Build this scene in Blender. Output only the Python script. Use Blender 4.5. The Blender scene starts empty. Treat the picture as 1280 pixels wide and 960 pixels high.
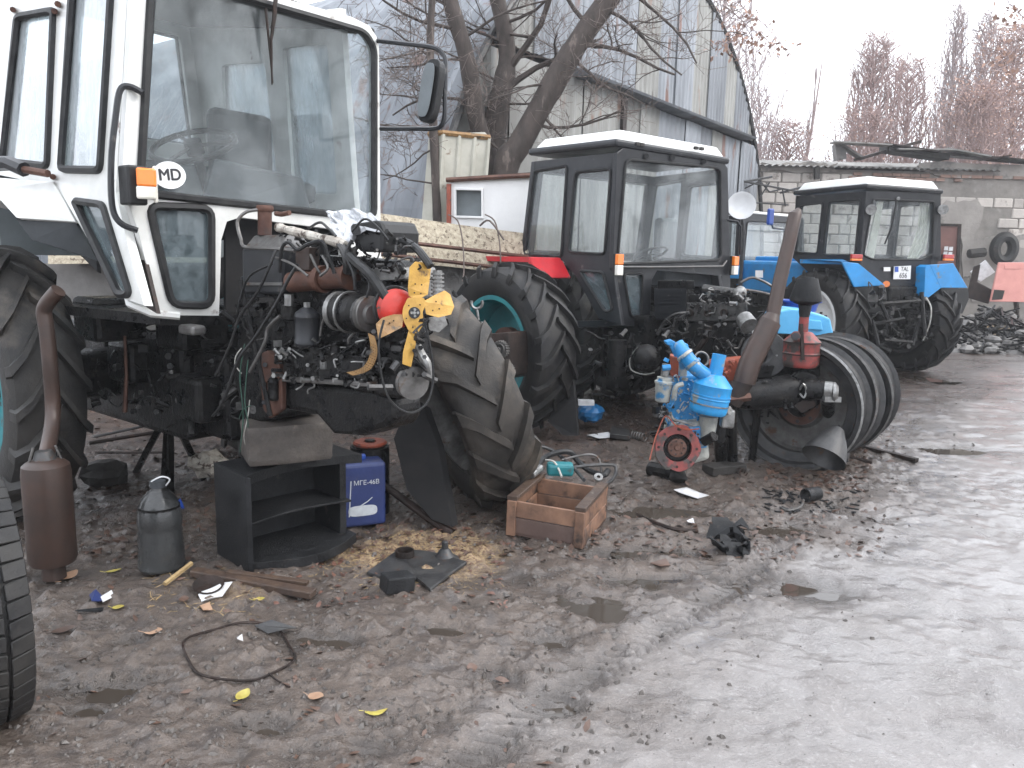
import bpy, bmesh, math, random
import numpy as np
from mathutils import Vector, Matrix
from mathutils.geometry import tessellate_polygon
S = bpy.context.scene
COL = S.collection
V = Vector
R_ = math.radians
# ---------------------------------------------------------------- camera
CAMH, FPX, PITCH, ROLL = 1.6, 960.0, R_(9.46), R_(1.4)
F = V((0, math.cos(PITCH), -math.sin(PITCH)))
R0 = V((1, 0, 0)); U0 = V((0, math.sin(PITCH), math.cos(PITCH)))
RR = R0*math.cos(ROLL)+U0*math.sin(ROLL); UU = -R0*math.sin(ROLL)+U0*math.cos(ROLL)
CP = V((0, 0, CAMH))
cd = bpy.data.cameras.new('camera'); cam = bpy.data.objects.new('camera', cd); COL.objects.link(cam)
cd.sensor_width = 36; cd.lens = 36*FPX/1280; cd.clip_end = 2000; cd.clip_start = 0.05
m = Matrix((RR, UU, -F)).transposed().to_4x4(); m.translation = CP
cam.matrix_world = m; S.camera = cam
# ---------------------------------------------------------------- sky, sun, exposure
w = bpy.data.worlds.new("World"); S.world = w; w.use_nodes = True
nt = w.node_tree; bg = nt.nodes['Background']
sky = nt.nodes.new('ShaderNodeTexSky'); sky.sky_type = 'NISHITA'; sky.sun_disc = False
sky.sun_elevation = R_(38); sky.sun_rotation = R_(100); sky.dust_density = 4; sky.air_density = 1
hs = nt.nodes.new('ShaderNodeHueSaturation'); hs.inputs['Saturation'].default_value = 0.35
mx = nt.nodes.new('ShaderNodeMix'); mx.data_type = 'RGBA'; mx.inputs[0].default_value = 0.8
mx.inputs[7].default_value = (9.0, 9.45, 10.2, 1)      # even cloud layer, in the same units as the sky
nt.links.new(sky.outputs[0], hs.inputs['Color']); nt.links.new(hs.outputs[0], mx.inputs[6])
nt.links.new(mx.outputs[2], bg.inputs[0]); bg.inputs[1].default_value = 0.12
sd = bpy.data.lights.new('sun', 'SUN'); sd.energy = 0.7; sd.angle = R_(25); sd.color = (1, .97, .93)
so = bpy.data.objects.new('sun', sd); COL.objects.link(so)
az, el = R_(100), R_(38)
so.rotation_euler = V((-math.sin(az)*math.cos(el), -math.cos(az)*math.cos(el), -math.sin(el))).to_track_quat('-Z', 'Y').to_euler()
S.view_settings.view_transform = 'Standard'; S.view_settings.look = 'None'; S.view_settings.exposure = 1.5
# ---------------------------------------------------------------- pixel -> place helpers
def ray(px, py): return F + RR*((px-640)/FPX) - UU*((py-480)/FPX)
def P(px, py, d):
    r = ray(px, py); return CP + r*(d/r.y)
def G(px, py, z=0.0):
    r = ray(px, py); return CP + r*((z-CAMH)/r.z)
def plane(p0, n):
    def f(px, py, off=0.0):
        r = ray(px, py); q = p0 + n*off
        return CP + r*((q-CP).dot(n)/r.dot(n))
    return f
def lerp(a, b, t): return a+(b-a)*t
# ---------------------------------------------------------------- materials
MATS = {}
def mat(name, c1, c2=None, scale=6, c3=None, s3=3, t3=.6, rough=.5, rough2=None, metal=0, bump=.15, bs=40, spec=.5, w3=.08, rnd=0, stretch=None, alpha=None, coat=0, trans=0, emit=None):
    m = bpy.data.materials.new(name); m.use_nodes = True; nt = m.node_tree; N = nt.nodes; L = nt.links
    b = N['Principled BSDF']; tc = N.new('ShaderNodeTexCoord'); mp = N.new('ShaderNodeMapping')
    L.new(tc.outputs['Object'], mp.inputs[0])
    if stretch: mp.inputs['Scale'].default_value = stretch
    oi = N.new('ShaderNodeObjectInfo')
    off = N.new('ShaderNodeVectorMath'); off.operation = 'SCALE'; off.inputs[0].default_value = (17, 31, 23)
    L.new(oi.outputs['Random'], off.inputs['Scale']); L.new(off.outputs[0], mp.inputs['Location'])
    def noi(sc, det=6):
        n = N.new('ShaderNodeTexNoise'); n.inputs['Scale'].default_value = sc; n.inputs['Detail'].default_value = det
        n.inputs['Roughness'].default_value = .62
        L.new(mp.outputs[0], n.inputs['Vector']); return n
    def mr(src, a, bb, lo=0, hi=1):
        r = N.new('ShaderNodeMapRange'); r.inputs[1].default_value = a; r.inputs[2].default_value = bb
        r.inputs[3].default_value = lo; r.inputs[4].default_value = hi; L.new(src, r.inputs[0]); return r.outputs[0]
    def mix(f, a, bb):
        x = N.new('ShaderNodeMix'); x.data_type = 'RGBA'; L.new(f, x.inputs[0])
        for s, i in ((a, 6), (bb, 7)):
            if isinstance(s, tuple): x.inputs[i].default_value = (*s, 1)
            else: L.new(s, x.inputs[i])
        return x.outputs[2]
    c2 = c2 or tuple(x*.7 for x in c1)
    n1 = noi(scale); col = mix(mr(n1.outputs[0], .35, .65), c1, c2)
    rsrc = mr(n1.outputs[0], .3, .7, rough, rough if rough2 is None else rough2)
    if c3:
        n3 = noi(s3, 9); f3 = mr(n3.outputs[0], t3, t3+w3); col = mix(f3, col, c3)
    if rnd:
        h = N.new('ShaderNodeHueSaturation'); L.new(col, h.inputs['Color'])
        L.new(mr(oi.outputs['Random'], 0, 1, 1-rnd, 1+rnd), h.inputs['Value']); col = h.outputs[0]
    L.new(col, b.inputs['Base Color']); L.new(rsrc, b.inputs['Roughness'])
    b.inputs['Metallic'].default_value = metal; b.inputs['Specular IOR Level'].default_value = spec
    if coat: b.inputs['Coat Weight'].default_value = coat; b.inputs['Coat Roughness'].default_value = .12
    if alpha is not None: b.inputs['Alpha'].default_value = alpha
    if trans: b.inputs['Transmission Weight'].default_value = trans
    if bump:
        nb = noi(bs, 5); bp = N.new('ShaderNodeBump'); bp.inputs['Strength'].default_value = bump; bp.inputs['Distance'].default_value = .01
        L.new(nb.outputs[0], bp.inputs['Height']); L.new(bp.outputs[0], b.inputs['Normal'])
    MATS[name] = m; return m
RUST = (.11, .045, .025); MUD = (.12, .10, .085)
mat('white_paint', (.72, .72, .70), (.55, .55, .52), 3, RUST, 5, .64, .35, .5, coat=.2, bump=.05)
mat('white_roof', (.82, .83, .80), (.70, .71, .68), 4, (.25, .22, .18), 6, .68, .45)
mat('black_paint', (.016, .017, .02), (.03, .031, .034), 5, (.09, .085, .08), 7, .63, .28, .45, bump=.05, spec=0.32)
mat('black_plastic', (.012, .012, .013), (.02, .02, .02), 8, None, rough=.4, spec=0.3)
mat('rubber_seal', (.014, .014, .015), (.03, .03, .03), 12, None, rough=.5, spec=0.25)
mat('tyre_rubber', (.014, .014, .015), (.034, .032, .03), 7, (.09, .075, .062), 4, .60, .38, .62, bump=.25, bs=60, w3=.2, spec=0.25)
mat('tyre_mud', (.016, .016, .016), (.042, .039, .036), 5, (.11, .092, .075), 3, .56, .4, .65, bump=.35, bs=50, w3=.2, spec=0.25)
mat('tyre_clay', (.026, .0245, .023), (.062, .054, .047), 5, (.15, .125, .10), 3, .52, .45, .7, bump=.35, bs=50, w3=.2, spec=0.3)
mat('plate_black', (.010, .010, .011), (.018, .017, .017), 6, None, rough=.85, spec=.25)
mat('greasy', (.007, .007, .008), (.020, .019, .018), 14, (.055, .045, .038), 11, .62, .18, .5, metal=.25, bump=.5, bs=55, w3=.12, spec=0.22)
mat('greasy_grey', (.05, .05, .05), (.12, .115, .11), 16, (.02, .018, .016), 12, .52, .25, .5, metal=.5, bump=.5, bs=60, w3=.15, spec=0.35)
mat('alu', (.30, .30, .29), (.16, .155, .15), 18, (.04, .035, .03), 13, .58, .3, .5, metal=.7, bump=.3, w3=.15)
mat('rusty', (.12, .055, .035), (.07, .032, .024), 9, (.035, .03, .03), 7, .56, .5, .75, metal=.2, bump=.4, w3=.15)
mat('rusty_dark', (.038, .025, .021), (.020, .016, .014), 9, (.10, .05, .032), 8, .60, .4, .7, metal=.2, bump=.4, w3=.15, spec=0.3)
mat('rusty_smooth', (.060, .036, .028), (.038, .026, .022), 6, (.05, .04, .038), 5, .62, .35, .5, metal=.15, bump=.1)
mat('iron', (.05, .05, .052), (.09, .088, .086), 12, (.10, .05, .03), 9, .62, .35, .55, metal=.6, bump=.3, spec=0.35)
mat('iron_light', (.16, .155, .15), (.09, .085, .08), 12, (.10, .06, .04), 9, .58, .35, .6, metal=.5, bump=.3)
mat('hose', (.012, .012, .013), (.03, .03, .03), 20, None, rough=.35, bump=.1, spec=0.25)
mat('wire_white', (.5, .5, .46), (.3, .28, .25), 20)
mat('wire_green', (.04, .11, .08), (.03, .07, .05), 20)
mat('fan_yellow', (.56, .33, .07), (.42, .235, .05), 16, (.10, .06, .03), 14, .60, .4, .6, bump=.25)
mat('fan_old', (.30, .17, .06), (.20, .11, .04), 18, (.06, .045, .03), 12, .56, .5, .6, bump=.3)
mat('red_plastic', (.55, .035, .025), (.42, .03, .02), 10, (.06, .04, .03), 12, .62, .35)
mat('red_paint', (.62, .018, .03), (.46, .022, .03), 4, (.16, .10, .09), 7, .60, .3, .4, coat=.2, bump=.03)
mat('old_red', (.26, .045, .038), (.15, .034, .03), 14, (.05, .042, .038), 11, .47, .4, .6, bump=.3)
mat('orange_rust', (.34, .07, .03), (.2, .05, .03), 14, (.04, .03, .03), 9, .56, .5, .6, bump=.3)
mat('teal', (.012, .22, .24), (.015, .15, .17), 5, (.06, .06, .055), 6, .62, .35, .5)
mat('blue_paint', (.012, .26, .62), (.02, .20, .46), 4, (.16, .17, .17), 7, .60, .35, .55, coat=.2, bump=.03)
mat('engine_blue', (.015, .24, .55), (.02, .17, .38), 9, (.32, .31, .27), 8, .585, .32, .5, bump=.3, w3=.06)
mat('engine_blue_clean', (.02, .30, .65), (.025, .19, .42), 7, (.22, .24, .24), 11, .58, .3, .45, bump=.12)
mat('engine_worn', (.42, .42, .38), (.22, .23, .22), 10, (.03, .16, .32), 8, .55, .4, .6, metal=.2, bump=.4, w3=.06)
mat('light_blue', (.10, .40, .68), (.08, .34, .60), 5, (.3, .32, .33), 6, .68, .3, .4)
mat('tub_blue', (.015, .07, .36), (.012, .05, .27), 5, None, rough=.35)
mat('canister_blue', (.022, .04, .15), (.018, .03, .11), 7, (.11, .10, .10), 6, .55, .35, .55, bump=.15, w3=.2)
mat('bag_blue', (.02, .18, .42), (.02, .12, .3), 12, (.5, .5, .5), 8, .7, .3)
mat('orange_lens', (.85, .22, .02), (.75, .18, .02), 10, None, rough=.15, coat=.6, bump=0)
mat('clear_lens', (.75, .72, .66), (.6, .58, .5), 10, None, rough=.15, coat=.6, bump=0)
mat('red_lens', (.45, .03, .03), (.36, .02, .02), 10, None, rough=.2, coat=.5, bump=0)
mat('sticker_white', (.8, .8, .8), (.74, .74, .73), 6, None, rough=.35, bump=0)
mat('ink', (.02, .02, .025), (.02, .02, .025), 6, None, rough=.5, bump=0)
mat('ink_blue', (.03, .09, .4), (.03, .09, .4), 6, None, rough=.5, bump=0)
mat('ink_pale', (.55, .58, .6), (.45, .47, .5), 30, None, rough=.5, bump=0)
mat('crate_wood', (.27, .15, .095), (.16, .088, .058), 7, (.030, .023, .020), 5, .50, .5, .7, bump=.3, bs=30, stretch=(1, 1, 1), w3=.12, rnd=.18)
mat('crate_dark', (.13, .085, .07), (.08, .05, .042), 5, (.03, .022, .02), 5, .58, .45, .7, bump=.3, w3=.12)
mat('wet_plank', (.10, .065, .045), (.05, .033, .026), 9, (.16, .13, .11), 12, .62, .35, .6, bump=.5)
mat('stone', (.085, .072, .062), (.055, .047, .042), 9, (.30, .24, .18), 7, .66, .6, .8, bump=.7, bs=45)
mat('dark_stone', (.05, .046, .043), (.03, .028, .026), 9, None, rough=.7, bump=.6, spec=0.2)
mat('cast_black', (.013, .0135, .0145), (.028, .0285, .030), 10, (.07, .06, .055), 9, .63, .4, .55, metal=.2, bump=.5, bs=120, spec=0.22)
mat('galv', (.235, .25, .27), (.15, .16, .175), 1.6, (.16, .10, .085), 2.2, .60, .4, .6, metal=.55, bump=.1, rnd=.16, stretch=(1, 1, .25), w3=.05)
mat('galv_roof', (.21, .225, .245), (.135, .145, .16), 1.2, (.16, .10, .085), 1.6, .62, .35, .6, metal=.55, bump=.1, w3=.06)
mat('galv_old', (.27, .27, .255), (.19, .187, .175), 1.8, (.20, .13, .10), 2.5, .60, .5, .65, metal=.4, bump=.1, rnd=.14, stretch=(1, 1, .3), w3=.08)
mat('sheet_rusty', (.24, .10, .075), (.17, .075, .06), 4, (.2, .2, .2), 3, .62, .6, .7, metal=.2)
mat('limestone', (.52, .475, .43), (.42, .38, .345), 2.5, (.22, .19, .165), 3, .58, .8, .9, bump=.7, bs=18, rnd=.17)
mat('mortar', (.25, .228, .205), (.18, .165, .148), 3, (.30, .28, .25), 2, .58, .9, bump=.8, bs=12)
mat('render_grey', (.31, .285, .26), (.23, .21, .19), 2, (.15, .14, .13), 1.5, .58, .9, bump=.8, bs=14)
mat('old_brick', (.30, .19, .15), (.24, .16, .13), 4, (.32, .28, .25), 3, .58, .85, bump=.6, rnd=.2)
mat('asbestos', (.28, .27, .255), (.19, .18, .165), 2, (.12, .10, .085), 2, .58, .85, bump=.4, rnd=.15)
mat('pebble', (.50, .44, .33), (.30, .25, .185), 26, (.13, .10, .07), 24, .56, .75, .85, bump=1.0, bs=40, w3=.06)
mat('concrete', (.22, .21, .20), (.15, .142, .135), 4, (.09, .085, .08), 3, .60, .7, .85, bump=.5, bs=30)
mat('beige_metal', (.48, .465, .40), (.36, .345, .29), 3, (.16, .10, .06), 5, .62, .5, .65)
mat('white_wall', (.80, .79, .78), (.70, .69, .68), 2, (.28, .25, .22), 3, .66, .75)
mat('bark', (.075, .058, .050), (.040, .032, .028), 8, (.15, .12, .105), 6, .60, .8, .9, bump=1.2, bs=22, stretch=(1, 1, .4))
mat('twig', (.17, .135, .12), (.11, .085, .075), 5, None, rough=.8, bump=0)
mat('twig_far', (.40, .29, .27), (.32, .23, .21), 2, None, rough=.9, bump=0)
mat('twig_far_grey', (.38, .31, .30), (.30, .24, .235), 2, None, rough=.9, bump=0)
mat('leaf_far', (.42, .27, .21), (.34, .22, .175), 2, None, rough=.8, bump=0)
mat('leaf_brown', (.12, .070, .050), (.065, .040, .030), 8, None, rough=.45, bump=.1, rnd=.3)
mat('leaf_red', (.15, .070, .048), (.085, .047, .036), 12, (.08, .045, .03), 10, .55, .4, rnd=.3)
mat('leaf_yellow', (.42, .36, .08), (.32, .25, .06), 40, (.12, .09, .04), 30, .60, .4, bump=.1)
mat('leaf_pale', (.42, .27, .18), (.33, .2, .13), 30, None, rough=.45, bump=.1, rnd=.2)
mat('straw', (.46, .33, .16), (.32, .215, .10), 30, None, rough=.6, bump=0)
mat('clod', (.105, .092, .082), (.065, .056, .05), 9, (.15, .135, .12), 7, .6, .25, .6, bump=.5)
mat('plastic_film', (.52, .53, .55), (.38, .39, .41), 8, (.10, .095, .09), 6, .62, .2, .4, alpha=.92, w3=.15)
mat('paper', (.68, .68, .69), (.50, .50, .50), 12, (.2, .2, .2), 10, .66, .6)
mat('bottle_plastic', (.12, .125, .125), (.07, .07, .07), 7, (.02, .02, .02), 3, .50, .12, .22, trans=.45, bump=.1, w3=.25, alpha=.93)
mat('curtain', (.58, .58, .50), (.42, .42, .36), 9, None, rough=.9)
mat('interior', (.05, .055, .06), (.03, .033, .036), 5, None, rough=.6, spec=0.3)
mat('interior_grey', (.16, .18, .19), (.12, .135, .14), 4, None, rough=.7)
mat('rag_wrap', (.55, .52, .46), (.32, .28, .24), 22, (.07, .05, .04), 20, .54, .8, bump=.6)
mat('pink_panel', (.62, .28, .24), (.54, .23, .20), 5, (.3, .2, .18), 5, .64, .5)
mat('dish_white', (.66, .66, .66), (.58, .58, .58), 5, None, rough=.5)
mat('door_brown', (.17, .075, .06), (.12, .055, .045), 3, None, rough=.6)
def glassmat(name, dust_sheen, tint=(.75, .82, .84), dust_sheen_c=(.42, .45, .47), sc=5, streak=(1, 1, .35), refl=.05):
    m = bpy.data.materials.new(name); m.use_nodes = True; nt = m.node_tree; N = nt.nodes; L = nt.links
    N.remove(N['Principled BSDF']); out = N['Material Output']
    tr = N.new('ShaderNodeBsdfTransparent'); tr.inputs[0].default_value = (*tint, 1)
    di = N.new('ShaderNodeBsdfDiffuse'); di.inputs[0].default_value = (*dust_sheen_c, 1)
    gl = N.new('ShaderNodeBsdfGlossy'); gl.inputs['Roughness'].default_value = .06
    tc = N.new('ShaderNodeTexCoord'); mp = N.new('ShaderNodeMapping'); mp.inputs['Scale'].default_value = streak
    no = N.new('ShaderNodeTexNoise'); no.inputs['Scale'].default_value = sc; no.inputs['Detail'].default_value = 9; no.inputs['Roughness'].default_value = .7
    L.new(tc.outputs['Object'], mp.inputs[0]); L.new(mp.outputs[0], no.inputs['Vector'])
    mr = N.new('ShaderNodeMapRange'); mr.inputs[1].default_value = .35; mr.inputs[2].default_value = .68
    mr.inputs[3].default_value = dust_sheen*.45; mr.inputs[4].default_value = min(1, dust_sheen*1.6); L.new(no.outputs[0], mr.inputs[0])
    m1 = N.new('ShaderNodeMixShader'); L.new(mr.outputs[0], m1.inputs[0]); L.new(tr.outputs[0], m1.inputs[1]); L.new(di.outputs[0], m1.inputs[2])
    ge = N.new('ShaderNodeNewGeometry'); dt = N.new('ShaderNodeVectorMath'); dt.operation = 'DOT_PRODUCT'; L.new(ge.outputs['Incoming'], dt.inputs[0]); L.new(ge.outputs['Normal'], dt.inputs[1])
    def mth(op, a, b=None):
        k = N.new('ShaderNodeMath'); k.operation = op; L.new(a, k.inputs[0])
        if b is not None: k.inputs[1].default_value = b
        return k.outputs[0]
    ab = mth('ABSOLUTE', dt.outputs['Value']); inv = mth('MULTIPLY_ADD', ab, -1); inv.node.inputs[2].default_value = 1
    sch = mth('MULTIPLY', mth('POWER', inv, 4), .9)
    ad = N.new('ShaderNodeMath'); ad.operation = 'ADD'; ad.inputs[1].default_value = refl; L.new(sch, ad.inputs[0])
    m2 = N.new('ShaderNodeMixShader'); L.new(ad.outputs[0], m2.inputs[0]); L.new(m1.outputs[0], m2.inputs[1]); L.new(gl.outputs[0], m2.inputs[2])
    L.new(m2.outputs[0], out.inputs['Surface']); MATS[name] = m
glassmat('glass', .07, tint=(.95, .97, .97))
glassmat('glass_dusty', .10, dust_sheen_c=(.42, .45, .46), tint=(.93, .96, .97))
glassmat('glass_side', .40, dust_sheen_c=(.78, .82, .84), streak=(1, 1, .25), refl=.12)  # dust film made thick and pale, standing in for white sky reflected in side windows
glassmat('glass_low', .30, tint=(.6, .68, .7), dust_sheen_c=(.24, .28, .30), sc=14, streak=(1, 1, 1))
# ---------------------------------------------------------------- mesh builder
ORG = {}
def tag(o, label=None, cat=None, group=None, kind=None):
    if label: o['label'] = label
    if cat: o['category'] = cat
    if group: o['group'] = group
    if kind: o['kind'] = kind
    return o
def thing(name, label, cat, loc, group=None):
    o = bpy.data.objects.new(name, None); o.empty_display_size = .2; COL.objects.link(o)
    o.location = loc; ORG[o.name] = V(loc); return tag(o, label, cat, group)
def basis(n):
    n = n.normalized(); a = V((0, 0, 1)) if abs(n.z) < .9 else V((1, 0, 0))
    u = a.cross(n).normalized(); return u, n.cross(u)
class MB:
    def __init__(s): s.v = []; s.f = []; s.sm = []
    def add(s, vs, fs, smooth=False):
        k = len(s.v); s.v += [V(p) for p in vs]
        for f in fs: s.f.append(tuple(i+k for i in f)); s.sm.append(smooth)
        return s
    def hexa(s, p):   # 4 bottom, 4 top
        return s.add(p, [(3, 2, 1, 0), (4, 5, 6, 7), (0, 1, 5, 4), (1, 2, 6, 5), (2, 3, 7, 6), (3, 0, 4, 7)])
    def box(s, c, sz, X=None, Y=None, Z=None):
        c = V(c); X = X or V((1, 0, 0)); Y = Y or V((0, 1, 0)); Z = Z or X.cross(Y)
        a, b, h = sz[0]/2, sz[1]/2, sz[2]/2
        return s.hexa([c+X*i*a+Y*j*b+Z*k*h for k in (-1, 1) for (i, j) in ((-1, -1), (1, -1), (1, 1), (-1, 1))])
    def prism(s, poly, vec, smooth=False):
        n = len(poly); poly = [V(p) for p in poly]; tri = tessellate_polygon([poly])
        vs = poly+[p+vec for p in poly]
        fs = [tuple(t) for t in tri]+[tuple(i+n for i in reversed(t)) for t in tri]
        k = len(s.v); s.add(vs, fs)
        s.add([], [(k+i, k+(i+1) % n, k+n+(i+1) % n, k+n+i) for i in range(n)] if k == -1 else [])
        for i in range(n):
            s.f.append((k+i, k+(i+1) % n, k+n+(i+1) % n, k+n+i)); s.sm.append(smooth)
        return s
    def holed(s, outer, holes, vec):
        loops = [[V(p) for p in outer]]+[[V(p) for p in h] for h in holes]
        flat = [p for l in loops for p in l]; n = len(flat); k = len(s.v)
        tri = tessellate_polygon(loops)
        s.v += flat+[p+vec for p in flat]
        for t in tri:
            s.f.append(tuple(i+k for i in t)); s.sm.append(False); s.f.append(tuple(i+k+n for i in reversed(t))); s.sm.append(False)
        o = 0
        for l in loops:
            q = len(l)
            for i in range(q):
                a, b = o+i, o+(i+1) % q; s.f.append((k+a, k+b, k+n+b, k+n+a)); s.sm.append(False)
            o += q
        return s
    def tube(s, pts, r, seg=8, closed=False, caps=True):
        pts = [V(p) for p in pts]; n = len(pts)
        rs = r if isinstance(r, (list, tuple)) else [r]*n
        u = None; k0 = len(s.v)
        for i, p in enumerate(pts):
            if closed: t = pts[(i+1) % n]-pts[i-1]
            else: t = pts[min(i+1, n-1)]-pts[max(i-1, 0)]
            if t.length < 1e-9: t = V((0, 0, 1))
            t.normalize()
            if u is None: u = basis(t)[0]
            u = u-t*u.dot(t)
            if u.length < 1e-6: u = basis(t)[0]
            u.normalize(); q = t.cross(u)
            for j in range(seg):
                a = 2*math.pi*j/seg; s.v.append(p+(u*math.cos(a)+q*math.sin(a))*rs[i])
        for i in range(n if closed else n-1):
            for j in range(seg):
                a = k0+i*seg+j; b = k0+i*seg+(j+1) % seg; i2 = (i+1) % n
                c = k0+i2*seg+(j+1) % seg; d = k0+i2*seg+j
                s.f.append((a, b, c, d)); s.sm.append(seg > 4)
        if caps and not closed:
            s.f.append(tuple(k0+j for j in reversed(range(seg)))); s.sm.append(False)
            s.f.append(tuple(k0+(n-1)*seg+j for j in range(seg))); s.sm.append(False)
        return s
    def lathe(s, o, ax, prof, seg=24, smooth=True, a0=0, a1=2*math.pi, cl=False, u=None):
        o = V(o); ax = V(ax).normalized(); u, q = basis(ax) if u is None else (u, ax.cross(u)); k0 = len(s.v); n = len(prof)
        full = abs(a1-a0-2*math.pi) < 1e-6; ns = seg if full else seg+1
        for j in range(ns):
            a = a0+(a1-a0)*j/seg; d = u*math.cos(a)+q*math.sin(a)
            for (r, h) in prof: s.v.append(o+ax*h+d*r)
        for j in range(seg):
            j2 = (j+1) % ns
            for i in range(n if cl else n-1):
                i2 = (i+1) % n
                s.f.append((k0+j*n+i, k0+j*n+i2, k0+j2*n+i2, k0+j2*n+i)); s.sm.append(smooth)
        return s
    def cyl(s, a, b, r, seg=16, r2=None):
        a = V(a); b = V(b); h = (b-a).length; r2 = r if r2 is None else r2
        return s.lathe(a, b-a, [(0, 0), (r, 0), (r2, h), (0, h)], seg)
    def ball(s, c, r, seg=10, jit=0, rnd=random):
        c = V(c); rr = V(r) if not isinstance(r, (int, float)) else V((r, r, r)); k = len(s.v); m_ = seg//2+1
        s.v.append(c+V((0, 0, -rr.z)))
        for i in range(1, m_):
            for j in range(seg):
                a = math.pi*i/m_-math.pi/2; b = 2*math.pi*j/seg; z = 1+rnd.uniform(-jit, jit)
                s.v.append(c+V((math.cos(a)*math.cos(b)*rr.x, math.cos(a)*math.sin(b)*rr.y, math.sin(a)*rr.z))*z)
        s.v.append(c+V((0, 0, rr.z))); e = len(s.v)-1
        for j in range(seg):
            s.f.append((k, k+1+(j+1) % seg, k+1+j)); s.sm.append(jit < .1)
            s.f.append((e, e-seg+j, e-seg+(j+1) % seg)); s.sm.append(jit < .1)
        for i in range(m_-2):
            for j in range(seg):
                a = k+1+i*seg+j; b = k+1+i*seg+(j+1) % seg; s.f.append((a, b, b+seg, a+seg)); s.sm.append(jit < .1)
        return s
    def build(s, name, material, parent=None, label=None, bev=0, loc=None, sharp=35, kind=None, cat=None, group=None, seg=2):
        if parent is not None: org = ORG[parent.name]
        else:
            org = V(loc) if loc is not None else V((sum(p.x for p in s.v)/len(s.v), sum(p.y for p in s.v)/len(s.v), min(p.z for p in s.v)))
        me = bpy.data.meshes.new(name)
        me.from_pydata([p-org for p in s.v], [], s.f); me.polygons.foreach_set('use_smooth', s.sm); me.update()
        bm = bmesh.new(); bm.from_mesh(me); bmesh.ops.recalc_face_normals(bm, faces=bm.faces); bm.to_mesh(me); bm.free()
        if any(s.sm): me.set_sharp_from_angle(angle=R_(sharp))
        me.materials.append(MATS[material] if isinstance(material, str) else material)
        o = bpy.data.objects.new(name, me); COL.objects.link(o)
        if parent is not None: o.parent = parent
        else: o.location = org
        ORG[o.name] = org
        if bev:
            md = o.modifiers.new('bevel', 'BEVEL'); md.width = bev; md.segments = seg; md.limit_method = 'ANGLE'; md.angle_limit = R_(40)
            if not any(s.sm): pass
        tag(o, label, cat, group, kind); return o
def copy_tree(o, parent=None):
    c = o.copy(); COL.objects.link(c); c.parent = parent; ORG[c.name] = ORG[o.name]
    for ch in list(o.children): copy_tree(ch, c)
    return c
def rpoly(pts, r, n=4):
    out = []; k = len(pts)
    for i in range(k):
        p = np.array(pts[i], float); a = np.array(pts[i-1], float)-p; b = np.array(pts[(i+1) % k], float)-p
        la, lb = np.linalg.norm(a), np.linalg.norm(b); rr = min(r, la*.45, lb*.45)
        A = p+a/la*rr; B = p+b/lb*rr
        for t in np.linspace(0, 1, n+1):
            out.append(tuple((1-t)**2*A+2*t*(1-t)*p+t*t*B))
    return out
def pp(f, pts, off=0): return [f(x, y, off) for x, y in pts]
def smoothpath(pts, n=6):
    pts = [V(p) for p in pts]; out = []
    for i in range(len(pts)-1):
        a = pts[max(i-1, 0)]; b = pts[i]; c = pts[i+1]; d = pts[min(i+2, len(pts)-1)]
        for k in range(n):
            t = k/n; out.append(.5*((2*b)+(c-a)*t+(2*a-5*b+4*c-d)*t*t+(3*b-a-3*c+d)*t**3))
    out.append(pts[-1]); return out
def pxpath(pts, n=5): return smoothpath([P(*q) for q in pts], n)
def shift(poly, c, k):   # shrink a pixel polygon towards its middle by k pixels
    cx = sum(p[0] for p in poly)/len(poly); cy = sum(p[1] for p in poly)/len(poly); out = []
    for x, y in poly:
        d = math.hypot(x-cx, y-cy); out.append((x-(x-cx)/d*k, y-(y-cy)/d*k))
    return out
def window(root, f, poly, r, seal=.016, gm='glass', inward=None, name='window', sealmat='rubber_seal', goff=-.01):
    rp = rpoly(poly, r); loop = pp(f, rp)
    w = MB().tube(loop, seal, 6, closed=True).build(name, sealmat, root)
    MB().prism(pp(f, rp, goff), inward*.004).build('pane', gm, w)
    return rp
def textmesh(txt, size, name='lettering', bold=0):
    cu = bpy.data.curves.new('t', 'FONT'); cu.body = txt; cu.size = size; cu.align_x = 'CENTER'; cu.align_y = 'CENTER'; cu.extrude = .0006; cu.offset = bold*size
    to = bpy.data.objects.new('t', cu); COL.objects.link(to); bpy.context.view_layer.update()
    me = bpy.data.meshes.new_from_object(to.evaluated_get(bpy.context.evaluated_depsgraph_get()))
    bpy.data.objects.remove(to); bpy.data.curves.remove(cu); me.name = name; return me
def puttext(txt, size, org, X, Yv, parent, material, name='lettering', bold=0):
    me = textmesh(txt, size, name, bold); Z = X.cross(Yv).normalized(); ro = ORG[parent.name]
    mw = Matrix((X.normalized(), Yv.normalized(), Z)).transposed().to_4x4(); mw.translation = V(org)-ro
    me.transform(mw); me.materials.clear(); me.materials.append(MATS[material])
    o = bpy.data.objects.new(name, me); COL.objects.link(o); o.parent = parent; ORG[o.name] = ro; return o
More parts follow.
